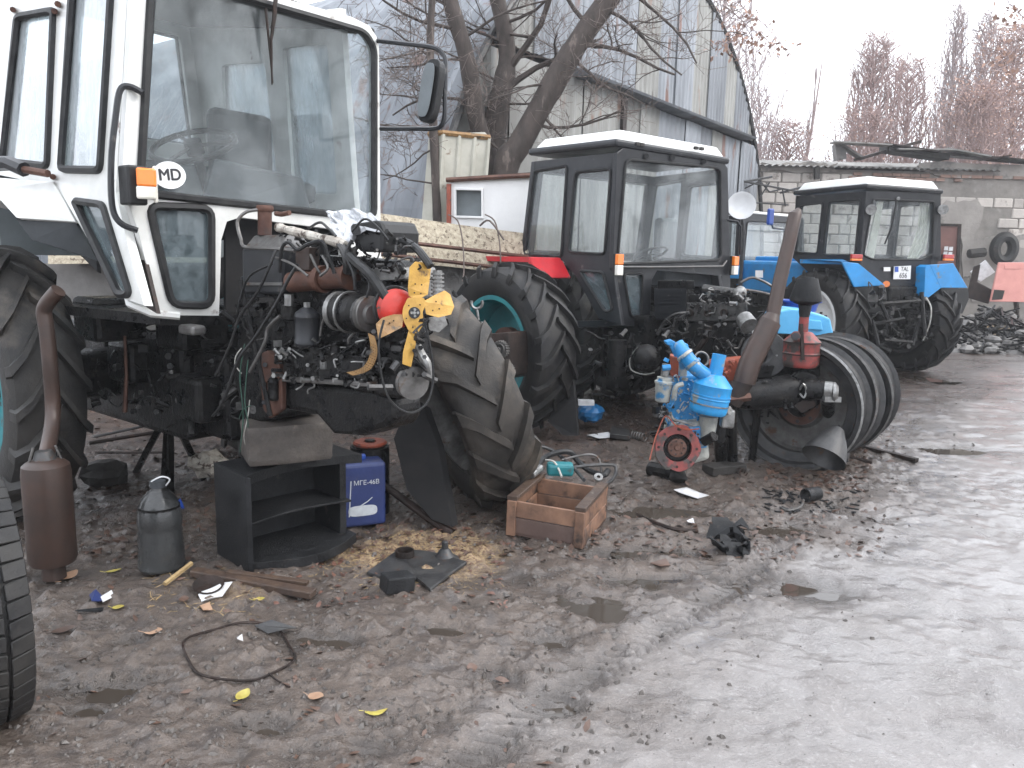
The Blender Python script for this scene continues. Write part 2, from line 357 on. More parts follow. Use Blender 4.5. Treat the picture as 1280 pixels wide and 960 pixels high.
# ---------------------------------------------------------------- tyres and wheels
def tyre_mb(mb, c, ax, R, W, rim, n=20, lug=.045, up=1, fat=1):
    c = V(c); ax = V(ax).normalized(); u, q = basis(ax); h = W/2; Rb = R-lug
    prof = [(rim, -h*.62), (rim+.02, -h*.80), (lerp(rim, Rb, .35), -h*.99), (lerp(rim, Rb, .7), -h*1.0), (Rb-.035, -h*.93), (Rb-.008, -h*.72), (Rb, -h*.35), (Rb+.004, 0)]
    prof = prof+[(r, -y) for r, y in reversed(prof[:-1])]+[(rim-.01, h*.4), (rim-.01, -h*.4)]
    mb.lathe(c, ax, prof, 56, cl=True)
    def rad(y):
        a = abs(y)/h
        return Rb+.004-.010*a*a if a < .72 else Rb-.008-.03*(a-.72)/.21
    for sgn in (-1, 1):
        for i in range(n):
            a0 = 2*math.pi*(i+(.5 if sgn > 0 else 0))/n
            st = []
            for k in range(6):
                t = k/5
                if k == 0: y = sgn*h*1.0; rr = Rb-.085; hh = .018
                elif k == 1: y = sgn*h*.965; rr = Rb-.03; hh = .04
                else:
                    t2 = (k-1)/4; y = sgn*h*(.93-1.02*t2); rr = rad(y); hh = lug if k < 5 else lug*.85
                ang = a0+up*(.06 if k == 0 else .06+.40*max(0, (k-1)/4))*(.75/R)
                wd = (.055 if k < 2 else .045-.008*(k-2)/3)/R/2*fat
                for (dr, da) in ((-.02, -wd*1.35), (hh, -wd), (hh, wd), (-.02, wd*1.35)):
                    if k == 0: rx = rr+dr*.5+(.012 if dr > 0 else 0); yy = y+(sgn*.012 if dr > 0 else 0)
                    elif k == 1: rx = rr+(dr if dr < 0 else hh*.8); yy = y+(sgn*.012 if dr > 0 else 0)
                    else: rx = rr+dr; yy = y
                    a = ang+da; st.append(c+ax*yy+(u*math.cos(a)+q*math.sin(a))*rx)
            fs = [(0, 1, 2, 3)]
            for k in range(5):
                b = k*4
                for (e, g) in ((0, 1), (1, 2), (2, 3)): fs.append((b+e, b+g, b+4+g, b+4+e))
            fs.append((20, 21, 22, 23)); mb.add(st, fs)
    return mb
def rim_mb(mb, c, ax, rim, W, dish=.0, hub=.16, hole=0):
    h = W/2*.82; ax = V(ax).normalized(); c = V(c)
    prof = [(rim+.025, -h), (rim+.028, -h+.012), (rim-.005, -h+.02), (rim-.03, -h+.09), (rim-.035, 0), (rim-.03, h-.09), (rim-.005, h-.02), (rim+.028, h-.012), (rim+.025, h),
            (rim-.015, h-.0), (rim-.045, h-.09), (rim-.05, dish+.03)]
    dsc = [(rim-.07, dish+.02), (rim*.62, dish-.03), (hub+.05, dish-.03), (hub, dish), (hole, dish), (hole, dish-.015), (hub, dish-.02), (hub+.05, dish-.045), (rim*.62, dish-.045), (rim-.05, dish)]
    mb.lathe(c, ax, prof+dsc+[(rim-.05, -.02), (rim-.045, -h+.09), (rim-.015, -h)], 48, cl=True)
    return mb
def wheel(root, c, ax, R=.76, W=.42, rim=.46, rimmat='teal', rub='tyre_rubber', n=20, dish=.0, up=1, name='wheel', hubmat=None):
    t = tyre_mb(MB(), c, ax, R, W, rim, n, up=up).build('tyre', rub, root, sharp=40)
    r = rim_mb(MB(), c, ax, rim, W, dish).build('rim', rimmat, root, sharp=40)
    ax = V(ax).normalized(); u, q = basis(ax); b = MB()
    b.cyl(V(c)+ax*dish, V(c)+ax*(dish+.10), .085, 16)
    for i in range(8):
        a = i*math.pi/4; p = V(c)+(u*math.cos(a)+q*math.sin(a))*.13+ax*dish; b.cyl(p, p+ax*.03, .014, 6)
    b.build('hub', hubmat or 'iron', root)
    return t
def bolts(mb, c, ax, R, n, r=.01, h=.012, a0=0):
    ax = V(ax).normalized(); u, q = basis(ax)
    for i in range(n):
        a = a0+i*2*math.pi/n; p = V(c)+(u*math.cos(a)+q*math.sin(a))*R; mb.cyl(p-ax*.002, p+ax*h, r, 6)
def clutter(seed, px0, py0, px1, py1, d0, d1, n, size=.03, right=None):
    """small pipes, unions, nuts and brackets on a machine"""
    rnd = random.Random(seed); A, B = MB(), MB()
    for i in range(n):
        x = rnd.uniform(px0, px1); y = rnd.uniform(py0, py1); t = (x-px0)/max(1, px1-px0); d = lerp(d0, d1, t)+rnd.uniform(0, .12)
        p = P(x, y, d); k = rnd.random(); s = size*rnd.uniform(.5, 1.5); mb = A if rnd.random() < .7 else B
        if k < .35:
            a = V((rnd.uniform(-1, 1), rnd.uniform(-1, .2), rnd.uniform(-1, 1))).normalized(); mb.cyl(p, p+a*s*1.8, s*.45, 8)
            mb.cyl(p+a*s*1.7, p+a*s*2.1, s*.62, 6)
        elif k < .6: mb.cyl(p, p+V((.2, -1, .1)).normalized()*s, s*.5, 6)
        elif k < .75:
            X = V((rnd.uniform(.5, 1), rnd.uniform(-1, 1), 0)).normalized(); mb.box(p, (s*2, s*1.2, s*rnd.uniform(.5, 2)), X, V((-X.y, X.x, 0)))
        else:
            q = p.copy(); pts = [q.copy()]
            for j in range(3): q += V((rnd.uniform(-1, 1), rnd.uniform(-.3, .3), rnd.uniform(-1, 1)))*size*2.2; pts.append(q.copy())
            mb.tube(smoothpath(pts, 4), s*.16+.002, 6)
    return A, B
# ================================================================ GROUND
rng = np.random.RandomState(5)
NT = {}
def vnoise(x, y, seed):
    if seed not in NT: NT[seed] = np.random.RandomState(seed).rand(256, 256)
    T = NT[seed]
    xi = np.floor(x).astype(int); yi = np.floor(y).astype(int); fx = x-xi; fy = y-yi
    fx = fx*fx*(3-2*fx); fy = fy*fy*(3-2*fy); a = lambda i, j: T[(xi+i) % 256, (yi+j) % 256]
    return (a(0, 0)*(1-fx)+a(1, 0)*fx)*(1-fy)+(a(0, 1)*(1-fx)+a(1, 1)*fx)*fy
def fbm(x, y, sc, octv, seed, g=.5):
    s = 0; am = 1; t = 0
    for i in range(octv):
        s = s+am*vnoise(x*sc*2**i+i*13.7, y*sc*2**i+i*7.1, seed+i); t += am; am *= g
    return s/t
def sstep(a, b, x): t = np.clip((x-a)/(b-a), 0, 1); return t*t*(3-2*t)
def seg_d(x, y, a, b):
    dx, dy = b[0]-a[0], b[1]-a[1]; L = math.hypot(dx, dy); t = ((x-a[0])*dx+(y-a[1])*dy)/L**2; tc = np.clip(t, 0, 1)
    return np.hypot(x-a[0]-tc*dx, y-a[1]-tc*dy), t*L, ((x-a[0])*-dy+(y-a[1])*dx)/L
edge = [G(500, 1000), G(640, 905), G(850, 720), G(1010, 640), G(1120, 585), G(1200, 470), G(1260, 425)]
def roadmask(x, y):
    ey = [p.y for p in edge]; ex = [p.x for p in edge]
    ex = [ex[0]-1.5, *ex, ex[-1]+6]; ey = [ey[0]-2.2, *ey, ey[-1]+3]
    bx = np.interp(y, ey, ex); return sstep(-.5, 1.15, x-bx+(fbm(x, y, 1.6, 5, 40, .6)-.5)*1.9)
PUD = [(130, 862, .20, .10), (110, 888, .10, .05), (165, 800, .10, .05), (1010, 735, .24, .17), (745, 762, .20, .12), (690, 800, .14, .07), (790, 725, .2, .1), (560, 790, .14, .08), (700, 880, .10, .06), (425, 800, .13, .07),
       (870, 640, .3, .12), (960, 660, .25, .12), (800, 640, .3, .1), (840, 690, .22, .1), (1190, 478, .8, .25), (1140, 470, .6, .3), (1090, 500, .5, .2), (760, 690, .2, .08), (330, 905, .12, .05), (1180, 560, .4, .16)]
PUDW = [(G(a, b), c, d) for a, b, c, d in PUD]
RUT = [((G(560, 975)), (G(735, 850)), .075), ((G(735, 850)), (G(980, 690)), .075), ((G(470, 930)), (G(640, 830)), .09), ((G(900, 715)), (G(1090, 600)), .12)]
def height(x, y):
    rm = roadmask(x, y)
    z = (fbm(x, y, .35, 3, 1)-.5)*.06
    n1 = fbm(x, y, 2.2, 5, 10, .55)-.5; n2 = fbm(x+.3*vnoise(x*3, y*3, 77), y, 7, 4, 20, .6)-.5
    rdg = 1-np.abs(fbm(x, y, 4.5, 3, 31, .6)-.5)*4
    z = z+(n1*.065+n2*.046+np.clip(rdg, 0, 1)*.014)*(1-.60*rm)
    cl = np.clip(fbm(x, y, 14, 3, 55, .6)-.56, 0, 1); z = z+cl*.09*(1-.75*rm)
    near = np.exp(-((y-3)/5)**2)
    for i, (a, b, w_) in enumerate(RUT):
        d, t, sg = seg_d(x, y, a, b); k = np.exp(-(d/w_)**4)
        chev = .5+.5*np.sin((t+np.abs(sg)*.8)*2*math.pi/.062) if w_ > .05 else 0
        z = z-k*(.008+.016*chev**2)*near
    for p, a, b in PUDW:
        q = ((x-p.x)/a)**2+((y-p.y)/b)**2; z = z-.045*np.exp(-q*1.1)*(1+.8*(fbm(x, y, 6, 2, 61)-.5))
    return z
def nonuni(lo, hi, c0, c1, st, gr):
    a = [c0]; s = st
    while a[-1] < c1: a.append(a[-1]+st)
    s = st
    while a[-1] < hi: s *= gr; a.append(a[-1]+s)
    b = [c0]; s = st
    while b[-1] > lo: s *= gr; b.append(b[-1]-s)
    return np.array(sorted(set(b+a)))
gx = nonuni(-400, 400, -2.9, 3.6, .016, 1.045)
gy = [1.15]; 
while gy[-1] < 500: gy.append(gy[-1]+max(.0085, .0042*gy[-1])*(1 if gy[-1] < 9 else 1+(gy[-1]-9)*.3))
gb = [1.15]; s_ = .02
while gb[-1] > -300: s_ *= 1.15; gb.append(gb[-1]-s_)
gy = np.array(sorted(set(gb+gy)))
X, Y = np.meshgrid(gx, gy); fade = np.clip(1.3-np.hypot(X, Y)/60, 0, 1)
Z = height(X, Y)*fade
Zb = Z.copy()
def hz(x, y): return float(height(np.array([float(x)]), np.array([float(y)]))[0])
def GZ(px, py):
    p = G(px, py)
    for _ in range(2): p = G(px, py, hz(p.x, p.y))
    return p
nx, ny = len(gx), len(gy)
me = bpy.data.meshes.new('ground'); n = nx*ny
me.vertices.add(n); me.vertices.foreach_set('co', np.stack([X, Y, Z], -1).astype(np.float32).ravel())
idx = np.arange(n).reshape(ny, nx); q = np.stack([idx[:-1, :-1], idx[:-1, 1:], idx[1:, 1:], idx[1:, :-1]], -1).reshape(-1, 4)
me.loops.add(q.size); me.loops.foreach_set('vertex_index', q.ravel().astype(np.int32))
me.polygons.add(len(q)); me.polygons.foreach_set('loop_start', np.arange(0, q.size, 4, dtype=np.int32)); me.polygons.foreach_set('use_smooth', np.ones(len(q), bool))
me.update(calc_edges=True); me.validate()
def fattr(name, arr): a = me.attributes.new(name, 'FLOAT', 'POINT'); a.data.foreach_set('value', arr.astype(np.float32).ravel())
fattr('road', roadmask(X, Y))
sc = G(520, 700)
stm = np.exp(-(((X-sc.x-.02)/.50)**2+((Y-sc.y-.12)/.42)**2)**1.5)+.5*np.exp(-(((X-G(290, 750).x)/.3)**2+((Y-G(290, 750).y)/.2)**2))
fattr('straw', np.clip(stm, 0, 1)*(.3+1.0*fbm(X, Y, 5, 4, 90)))
# oily black soil under and beside the tractors, brown leaf litter
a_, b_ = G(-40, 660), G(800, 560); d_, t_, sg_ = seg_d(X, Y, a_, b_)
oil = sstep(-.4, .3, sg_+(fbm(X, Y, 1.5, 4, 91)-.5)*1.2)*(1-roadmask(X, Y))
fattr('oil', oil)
fattr('low', np.clip(.5-(height(X, Y)-(fbm(X, Y, .35, 3, 1)-.5)*.06)*18, 0, 1))
gm = bpy.data.materials.new('wet_mud'); gm.use_nodes = True; nt = gm.node_tree; N = nt.nodes; L = nt.links; B = N['Principled BSDF']
tc = N.new('ShaderNodeTexCoord')
def noi(sc, det=8, ro=.6):
    k = N.new('ShaderNodeTexNoise'); k.inputs['Scale'].default_value = sc; k.inputs['Detail'].default_value = det; k.inputs['Roughness'].default_value = ro; L.new(tc.outputs['Object'], k.inputs['Vector']); return k.outputs[0]
def mr(src, a, b, lo=0, hi=1):
    r = N.new('ShaderNodeMapRange'); r.inputs[1].default_value = a; r.inputs[2].default_value = b; r.inputs[3].default_value = lo; r.inputs[4].default_value = hi; L.new(src, r.inputs[0]); return r.outputs[0]
def mix(f, a, b):
    x = N.new('ShaderNodeMix'); x.data_type = 'RGBA'; L.new(f, x.inputs[0])
    for s, i in ((a, 6), (b, 7)):
        if isinstance(s, tuple): x.inputs[i].default_value = (*s, 1)
        else: L.new(s, x.inputs[i])
    return x.outputs[2]
def att(nm): a = N.new('ShaderNodeAttribute'); a.attribute_name = nm; return a.outputs['Fac']
def math_(op, a, b):
    k = N.new('ShaderNodeMath'); k.operation = op; k.use_clamp = True
    for s, i in ((a, 0), (b, 1)):
        if isinstance(s, (int, float)): k.inputs[i].default_value = s
        else: L.new(s, k.inputs[i])
    return k.outputs[0]
road, straw, oilA, low = att('road'), att('straw'), att('oil'), att('low')
nA, nB, nC = noi(1.7), noi(9), noi(55, 5)
mud = mix(mr(nA, .35, .65), (.140, .110, .090), (.092, .070, .057)); mud = mix(mr(nB, .5, .66), mud, (.070, .057, .051))
mud = mix(math_('MULTIPLY', mr(noi(24, 9, .72), .50, .60), .65), mud, (.055, .043, .037)); mud = mix(math_('MULTIPLY', mr(nC, .58, .70), .6), mud, (.23, .20, .18))
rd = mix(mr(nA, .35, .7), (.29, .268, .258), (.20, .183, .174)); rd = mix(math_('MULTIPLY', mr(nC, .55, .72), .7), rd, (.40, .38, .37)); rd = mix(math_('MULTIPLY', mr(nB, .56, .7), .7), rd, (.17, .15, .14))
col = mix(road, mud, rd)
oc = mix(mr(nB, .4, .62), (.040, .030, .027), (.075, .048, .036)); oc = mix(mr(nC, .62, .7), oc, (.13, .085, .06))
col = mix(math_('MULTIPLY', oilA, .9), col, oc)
stc = mix(mr(nC, .42, .6), (.40, .29, .165), (.16, .085, .05))
col = mix(math_('MULTIPLY', mr(math_('ADD', straw, math_('MULTIPLY', noi(28, 4), .30)), .45, .72), .85), col, stc)
col = mix(math_('MULTIPLY', mr(low, .45, .85), .62), col, (.045, .037, .032))
L.new(col, B.inputs['Base Color'])
wet = math_('MULTIPLY', mr(nA, .3, .62), mr(low, .25, .7))
ro = N.new('ShaderNodeMix'); L.new(wet, ro.inputs[0]); ro.inputs[2].default_value = .36; ro.inputs[3].default_value = .12
ro2 = N.new('ShaderNodeMix'); L.new(straw, ro2.inputs[0]); L.new(ro.outputs[0], ro2.inputs[2]); ro2.inputs[3].default_value = .8
wf_ = mr(noi(2.6, 5), .34, .60); dry = N.new('ShaderNodeMath'); dry.operation = 'SUBTRACT'; dry.inputs[0].default_value = 1; L.new(straw, dry.inputs[1]); dry.use_clamp = True
cw_ = N.new('ShaderNodeMapRange'); L.new(wf_, cw_.inputs[0]); cw_.inputs[3].default_value = .25; cw_.inputs[4].default_value = 1; L.new(math_('MULTIPLY', math_('MULTIPLY', cw_.outputs[0], dry.outputs[0]), math_('MULTIPLY', mr(oilA, 0, 1, 1, .35), mr(road, 0, 1, .62, .85))), B.inputs['Coat Weight']); B.inputs['Coat Roughness'].default_value = .16; B.inputs['Coat IOR'].default_value = 1.38
L.new(ro2.outputs[0], B.inputs['Roughness']); B.inputs['Specular IOR Level'].default_value = .5
bp = N.new('ShaderNodeBump'); bp.inputs['Strength'].default_value = .55; bp.inputs['Distance'].default_value = .022
hh = N.new('ShaderNodeMath'); hh.operation = 'MULTIPLY_ADD'; L.new(nC, hh.inputs[0]); hh.inputs[1].default_value = .5; L.new(noi(140, 3), hh.inputs[2]); h2 = N.new('ShaderNodeMath'); h2.operation = 'MULTIPLY_ADD'; L.new(noi(24, 6, .7), h2.inputs[0]); h2.inputs[1].default_value = 2.2; L.new(hh.outputs[0], h2.inputs[2]); L.new(h2.outputs[0], bp.inputs['Height'])
L.new(bp.outputs[0], B.inputs['Normal'])
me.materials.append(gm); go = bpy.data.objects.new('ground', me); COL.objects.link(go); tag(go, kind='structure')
# standing water: one level sheet that shows only where the mud dips under it
wm = bpy.data.materials.new('muddy_water'); wm.use_nodes = True; b = wm.node_tree.nodes['Principled BSDF']
b.inputs['Base Color'].default_value = (.055, .045, .037, 1); b.inputs['Roughness'].default_value = .03; MATS['muddy_water'] = wm
for p, a, bb in PUDW:
    mb = MB(); zz = hz(p.x, p.y)+.013
    mb.prism([(p.x+math.cos(t)*a*1.55, p.y+math.sin(t)*bb*1.55, zz) for t in np.linspace(0, 2*math.pi, 28)[:-1]], V((0, 0, -.002)))
    mb.build('puddle', 'muddy_water', kind='structure')
# clods, pebbles and scraps: nobody could count them
def scatter(name, material, cnt, box, sz, label, seed, shape='clod', dens=None, flat=.5):
    rnd = random.Random(seed); mb = MB(); k = 0; tries = 0
    while k < cnt and tries < cnt*8:
        tries += 1; px = rnd.uniform(box[0], box[2]); py = rnd.uniform(box[1], box[3]); p = G(px, py)
        if dens and rnd.random() > dens(p.x, p.y): continue
        k += 1; z = hz(p.x, p.y) if False else None; s = rnd.uniform(*sz)*rnd.uniform(.5, 1.3); PT.append(None) if False else None
        mb_pts.append((p.x, p.y, s, rnd.random()*6.28, rnd.uniform(-.5, .5), rnd.uniform(-.5, .5), rnd.uniform(.5, 1.5)))
    arr = np.array(mb_pts); zs = height(arr[:, 0], arr[:, 1]); mb_pts.clear()
    for (x, y, s, a, t1, t2, e), z in zip(arr, zs):
        Xd = V((math.cos(a), math.sin(a), t1)).normalized(); Yd = V((-math.sin(a), math.cos(a), t2)).normalized(); c = V((x, y, z+s*.1)); Zd = Xd.cross(Yd)
        if shape == 'clod':
            q = [c+Xd*s*rnd.uniform(.5, 1), c+Yd*s*e*rnd.uniform(.4, .9), c-Xd*s*rnd.uniform(.5, 1), c-Yd*s*e*rnd.uniform(.4, .9)]
            t = c+V((0, 0, s*flat*rnd.uniform(.5, 1.2))); mb.add([v+V((0, 0, -s*.2)) for v in q]+[t+Xd*s*.3, t-Xd*s*.3], [(0, 1, 4), (1, 5, 4), (1, 2, 5), (2, 3, 5), (3, 0, 4), (3, 4, 5)])
        elif shape == 'leaf':
            w_ = s*.42; b_ = V((0, 0, s*.18)); mb.add([c-Xd*s, c-Xd*s*.3-Yd*w_+b_, c-Xd*s*.3+Yd*w_+b_*.7, c+Xd*s*.4-Yd*w_*.8+b_*.3, c+Xd*s*.4+Yd*w_*.9+b_, c+Xd*s*1.1+b_*.5], [(0, 1, 2), (1, 3, 4, 2), (3, 5, 4)])
        else:
            mb.add([c-Xd*s, c-Xd*s+Yd*s*.08, c+Xd*s+Yd*s*.08+Zd*s*.1, c+Xd*s+Zd*s*.1, c+V((0, 0, s*.12))], [(0, 1, 4), (1, 2, 4), (2, 3, 4), (3, 0, 4)])
    o = mb.build(name, material, kind='stuff'); tag(o, label); return o
mb_pts = []; PT = []
nr = lambda x, y: 1-float(roadmask(np.array([x]), np.array([y]))[0])
scatter('mud_clods', 'clod', 2400, (-40, 600, 1150, 990), (.006, .02), 'small wet clods of mud churned up beside the road', 1, dens=nr)
scatter('fine_clods', 'clod', 2400, (0, 480, 1240, 700), (.008, .022), 'crumbs of dark soil round the tractor parts', 2, dens=nr)
scatter('road_grit', 'concrete', 300, (620, 560, 1279, 990), (.003, .007), 'fine grit on the wet track', 3, flat=.4)
scatter('leaf_litter', 'leaf_brown', 2600, (100, 500, 1130, 700), (.018, .035), 'wet brown leaf litter under the tractors', 4, 'leaf', dens=nr)
scatter('red_leaf_litter', 'leaf_red', 260, (300, 650, 640, 760), (.014, .03), 'reddish fallen leaves round the sawdust patch', 5, 'leaf')
scatter('sawdust', 'straw', 2600, (385, 640, 630, 745), (.006, .018), 'yellow sawdust and wood shavings spilt on the mud', 6, 'sliver', dens=lambda x, y: math.exp(-(((x-sc.x)/.45)**2+((y-sc.y-.12)/.36)**2)**1.2))
scatter('wood_chips', 'straw', 200, (185, 710, 330, 775), (.008, .03), 'pale wood splinters beside the plank', 7, 'sliver')
scatter('leaf_scraps', 'leaf_brown', 150, (0, 690, 760, 985), (.01, .028), 'scattered dark leaf scraps trodden into the mud', 8, 'leaf')
scatter('leaf_drift', 'leaf_brown', 420, (960, 560, 1085, 615), (.02, .035), 'drift of brown leaves beside the black cone', 9, 'leaf')
# ================================================================ HANGAR (barrel-roofed corrugated store)
HO = V((-1.19, 9.9, 0)); HD = V((.585, .811, 0)).normalized(); HN = V((HD.y, -HD.x, 0)); HB = -HN   # HN towards the yard, HB away
HA, HZ = 6.55, .6
hangar = thing('hangar', 'large arched hangar of grey corrugated sheet behind the tractors', 'hangar', HO)
def hp(s, z, off=0): return HO+HD*s+V((0, 0, z))+HN*off
def arcz(s): t = (s-HA)/HA; return HZ+HA*math.sqrt(max(0, 1-t*t))
def corr_panel(s0, s1, z0, z1f, off, pitch=.16, amp=.022, material='galv', name='wall_sheet', lab=None, tilt=0, flat=False):
    mb = MB(); n = max(2, int((s1-s0)/pitch*4)); pts = []
    for i in range(n+1):
        s = lerp(s0, s1, i/n); o = off+(0 if flat else amp*(1 if (i % 4) in (1, 2) else 0)); z1 = z1f(s)
        pts += [hp(s, z0, o), hp(s, max(z0+.01, z1), o), hp(s, z0, o-.006), hp(s, max(z0+.01, z1), o-.006)]
    fs = []
    for i in range(n):
        a = i*4; fs += [(a, a+4, a+5, a+1), (a+2, a+3, a+7, a+6), (a+1, a+5, a+7, a+3)]
    mb.add(pts, fs); return mb.build(name, material, hangar, lab)
rnd = random.Random(3); TR = 4.45; s = 0.05; k = 0
while s < 2*HA-.1:
    wd = rnd.uniform(.62, .95); e = min(s+wd, 2*HA-.05)
    m_ = 'sheet_rusty' if k == 99 else ('galv_old' if rnd.random() < .2 else 'galv')
    if s > 10.6 and s < 11.5: m_ = 'galv_old'
    corr_panel(s, e+.03, TR+.05, lambda q: arcz(q)-.03, .03*(k % 2)+.02, material=m_)
    s = e; k += 1
s = .05; k = 0
while s < 2*HA-.1:
    wd = rnd.choice([.5, .7, 1.3]); e = min(s+wd, 2*HA-.05); fl = rnd.random() < .4
    corr_panel(s, e+.02, 0, lambda q: min(TR-.06, arcz(q)-.03), .03*(k % 2)+.02, pitch=.22, material='galv_old' if s < 6 or rnd.random() < .5 else 'galv', name='lower_wall_sheet', flat=fl)
    s = e; k += 1
mb = MB(); mb.add([hp(3.4, TR-.06, .02), hp(11.1, TR-.02, .02), hp(11.1, TR-.02, .34), hp(3.4, TR-.06, .34), hp(3.4, TR+.10, .02), hp(11.1, TR+.14, .02), hp(11.1, TR+.02, .36), hp(3.4, TR-.02, .36)], [(0, 1, 2, 3), (7, 6, 5, 4), (0, 4, 5, 1), (1, 5, 6, 2), (2, 6, 7, 3), (3, 7, 4, 0)])
mb.build('canopy_rail', 'galv', hangar)
MB().hexa([hp(4.95, 2.2, .05), hp(5.08, 2.2, .05), hp(5.08, 2.2, .13), hp(4.95, 2.2, .13), hp(4.95, TR-.1, .05), hp(5.08, TR-.1, .05), hp(5.08, TR-.1, .13), hp(4.95, TR-.1, .13)]).build('post', 'rusty_dark', hangar)
rt = [hp(q, arcz(q), .05) for q in (HA+HA*math.sin(t) for t in np.linspace(-math.pi/2, math.pi/2, 40))]
MB().tube(rt, .055, 6).build('gable_trim', 'iron', hangar)
# barrel roof, one object per arch-high strip of sheet
LEN = 26
def roof_strip(b0, b1, nm='roof_sheet'):
    mb = MB(); rows = 26; cols = 8; vs = []
    for j in range(cols+1):
        bb = lerp(b0, b1, j/cols); am = .05 if j % 2 else 0
        for i in range(rows+1):
            t = lerp(-math.pi/2, math.pi/2, i/rows); s = HA+(HA+.03+am)*math.sin(t); z = HZ+(HA+.03+am)*math.cos(t)
            vs.append(hp(s, 0 if i in (0, rows) else z, -bb))
    fs = [(j*(rows+1)+i, j*(rows+1)+i+1, (j+1)*(rows+1)+i+1, (j+1)*(rows+1)+i) for j in range(cols) for i in range(rows)]
    return mb.add(vs, fs, False).build(nm, 'galv_roof' if int(b0*3) % 3 else 'galv', hangar)
b0 = 0.0
while b0 < LEN: roof_strip(b0, b0+1.3); b0 += 1.3
corr_panel(.05, 2*HA-.05, 0, lambda q: arcz(q)-.05, -LEN, material='galv_old', name='rear_wall')
# ================================================================ BLOCK BUILDING with rubble roof
WY = 20.9; wx0 = P(948, 300, WY).x; bld = thing('block_building', 'old building of pale limestone blocks with patched render', 'building', (wx0, WY, 0))
WT = 4.05
def wz(py, x=1110): return P(x, py, WY).z
XR = 16.5
MB().hexa([(wx0-.6, WY, 0), (XR, WY, 0), (XR, WY+.5, 0), (wx0-.6, WY+.5, 0), (wx0-.6, WY, WT), (XR, WY, WT), (XR, WY+.5, WT), (wx0-.6, WY+.5, WT)]).build('wall', 'mortar', bld)
MB().hexa([(XR-.4, WY+.5, 0), (XR, WY+.5, 0), (XR, WY+9, 0), (XR-.4, WY+9, 0), (XR-.4, WY+.5, WT), (XR, WY+.5, WT), (XR, WY+9, WT), (XR-.4, WY+9, WT)]).build('side_wall', 'mortar', bld)
MB().hexa([(wx0-.6, WY+8.6, 0), (XR-.4, WY+8.6, 0), (XR-.4, WY+9, 0), (wx0-.6, WY+9, 0), (wx0-.6, WY+8.6, WT), (XR-.4, WY+8.6, WT), (XR-.4, WY+9, WT), (wx0-.6, WY+8.6+.4, WT)]).build('back_wall', 'mortar', bld)
rnd = random.Random(11); z = .55; row = 0; BH = .262; cnt = 0
def gapzone(x, z):   # where render or the doorway covers the blocks
    px = 640+960*x/WY
    if 1160 < px < 1235 and z < 3.05: return True
    if px > 1205 and z < 1.9: return True
    if px > 1050 and z > 3.42 and px < 1300: return 'b'
    return False
while z < WT-.1:
    x = wx0-.5+(.3 if row % 2 else 0)
    while x < 15.0 and cnt < 290:
        l = rnd.choice([.52, .52, .30, .46, .56]); g = gapzone(x+l/2, z+BH/2)
        if not g and rnd.random() > .03:
            j = rnd.uniform(.012, .04); a = .016
            yy = WY-j; h2 = BH-a; dz = rnd.uniform(-.008, .008)
            MB().hexa([(x+a, yy, z+dz), (x+l-a, yy+rnd.uniform(-.01, .01), z+rnd.uniform(-.01, .01)), (x+l-a, WY+.02, z), (x+a, WY+.02, z), (x+a+rnd.uniform(0, .02), yy, z+h2), (x+l-a-rnd.uniform(0, .03), yy, z+h2-rnd.uniform(0, .015)), (x+l-a, WY+.02, z+h2), (x+a, WY+.02, z+h2)]).build('block', 'limestone', bld, bev=.018, seg=1)
            cnt += 1
        x += l
    z += BH; row += 1
rnd = random.Random(12)
for r_ in range(4):       # red brick courses under the roof
    x = P(1045, 200, WY).x+rnd.uniform(0, .2); zz = 3.66+r_*.095
    while x < P(1200 if r_ < 3 else 1290, 200, WY).x:
        l = rnd.uniform(.22, .30)
        if rnd.random() > .25 and (r_ > 1 or x < P(1110, 0, WY).x): MB().box((x+l/2, WY-.01-rnd.uniform(0, .03), zz), (l-.02, .08, .075)).build('brick', 'old_brick', bld)
        x += l
def patch(pts, mt, nm='render_patch', off=.045, seed=1):
    rd_ = random.Random(seed); f = plane(V((0, WY, 0)), V((0, -1, 0))); q = []
    for i in range(len(pts)):
        a, b = pts[i], pts[(i+1) % len(pts)]
        for k in range(5): q.append((lerp(a[0], b[0], k/5)+rd_.uniform(-2.5, 2.5), lerp(a[1], b[1], k/5)+rd_.uniform(-2.5, 2.5)))
    MB().prism(pp(f, q, off), V((0, off+.02, 0))).build(nm, mt, bld)
patch([(1176, 253), (1222, 250), (1232, 262), (1218, 300), (1215, 345), (1204, 345), (1200, 282), (1174, 280)], 'render_grey', seed=2)
patch([(1216, 298), (1300, 292), (1300, 375), (1214, 375)], 'render_grey', off=.035, seed=3)
patch([(950, 203), (1010, 203), (1046, 205), (1044, 213), (980, 214), (950, 214)], 'render_grey', off=.06, seed=5)
patch([(1150, 202), (1300, 205), (1300, 222), (1200, 224), (1150, 212)], 'render_grey', off=.05, seed=6)
f = plane(V((0, WY, 0)), V((0, -1, 0)))
MB().prism(pp(f, [(1172, 282), (1198, 283), (1192, 400), (1172, 400)], .07), V((0, .08, 0))).build('door', 'door_brown', bld)
MB().holed(pp(f, [(1166, 279), (1202, 280), (1196, 404), (1166, 404)], .10), [pp(f, [(1172, 282), (1198, 283), (1192, 401), (1172, 401)], .10)], V((0, .12, 0))).build('door_frame', 'rusty_dark', bld)
for dx, dy in ((0, 0), (6, .5), (-1, 6.5), (5, 7)): MB().prism(pp(f, [(1181+dx, 308+dy), (1185.5+dx, 308+dy), (1185+dx, 313+dy), (1180+dx, 313+dy)], .13), V((0, .01, 0))).build('notice', 'paper', bld)
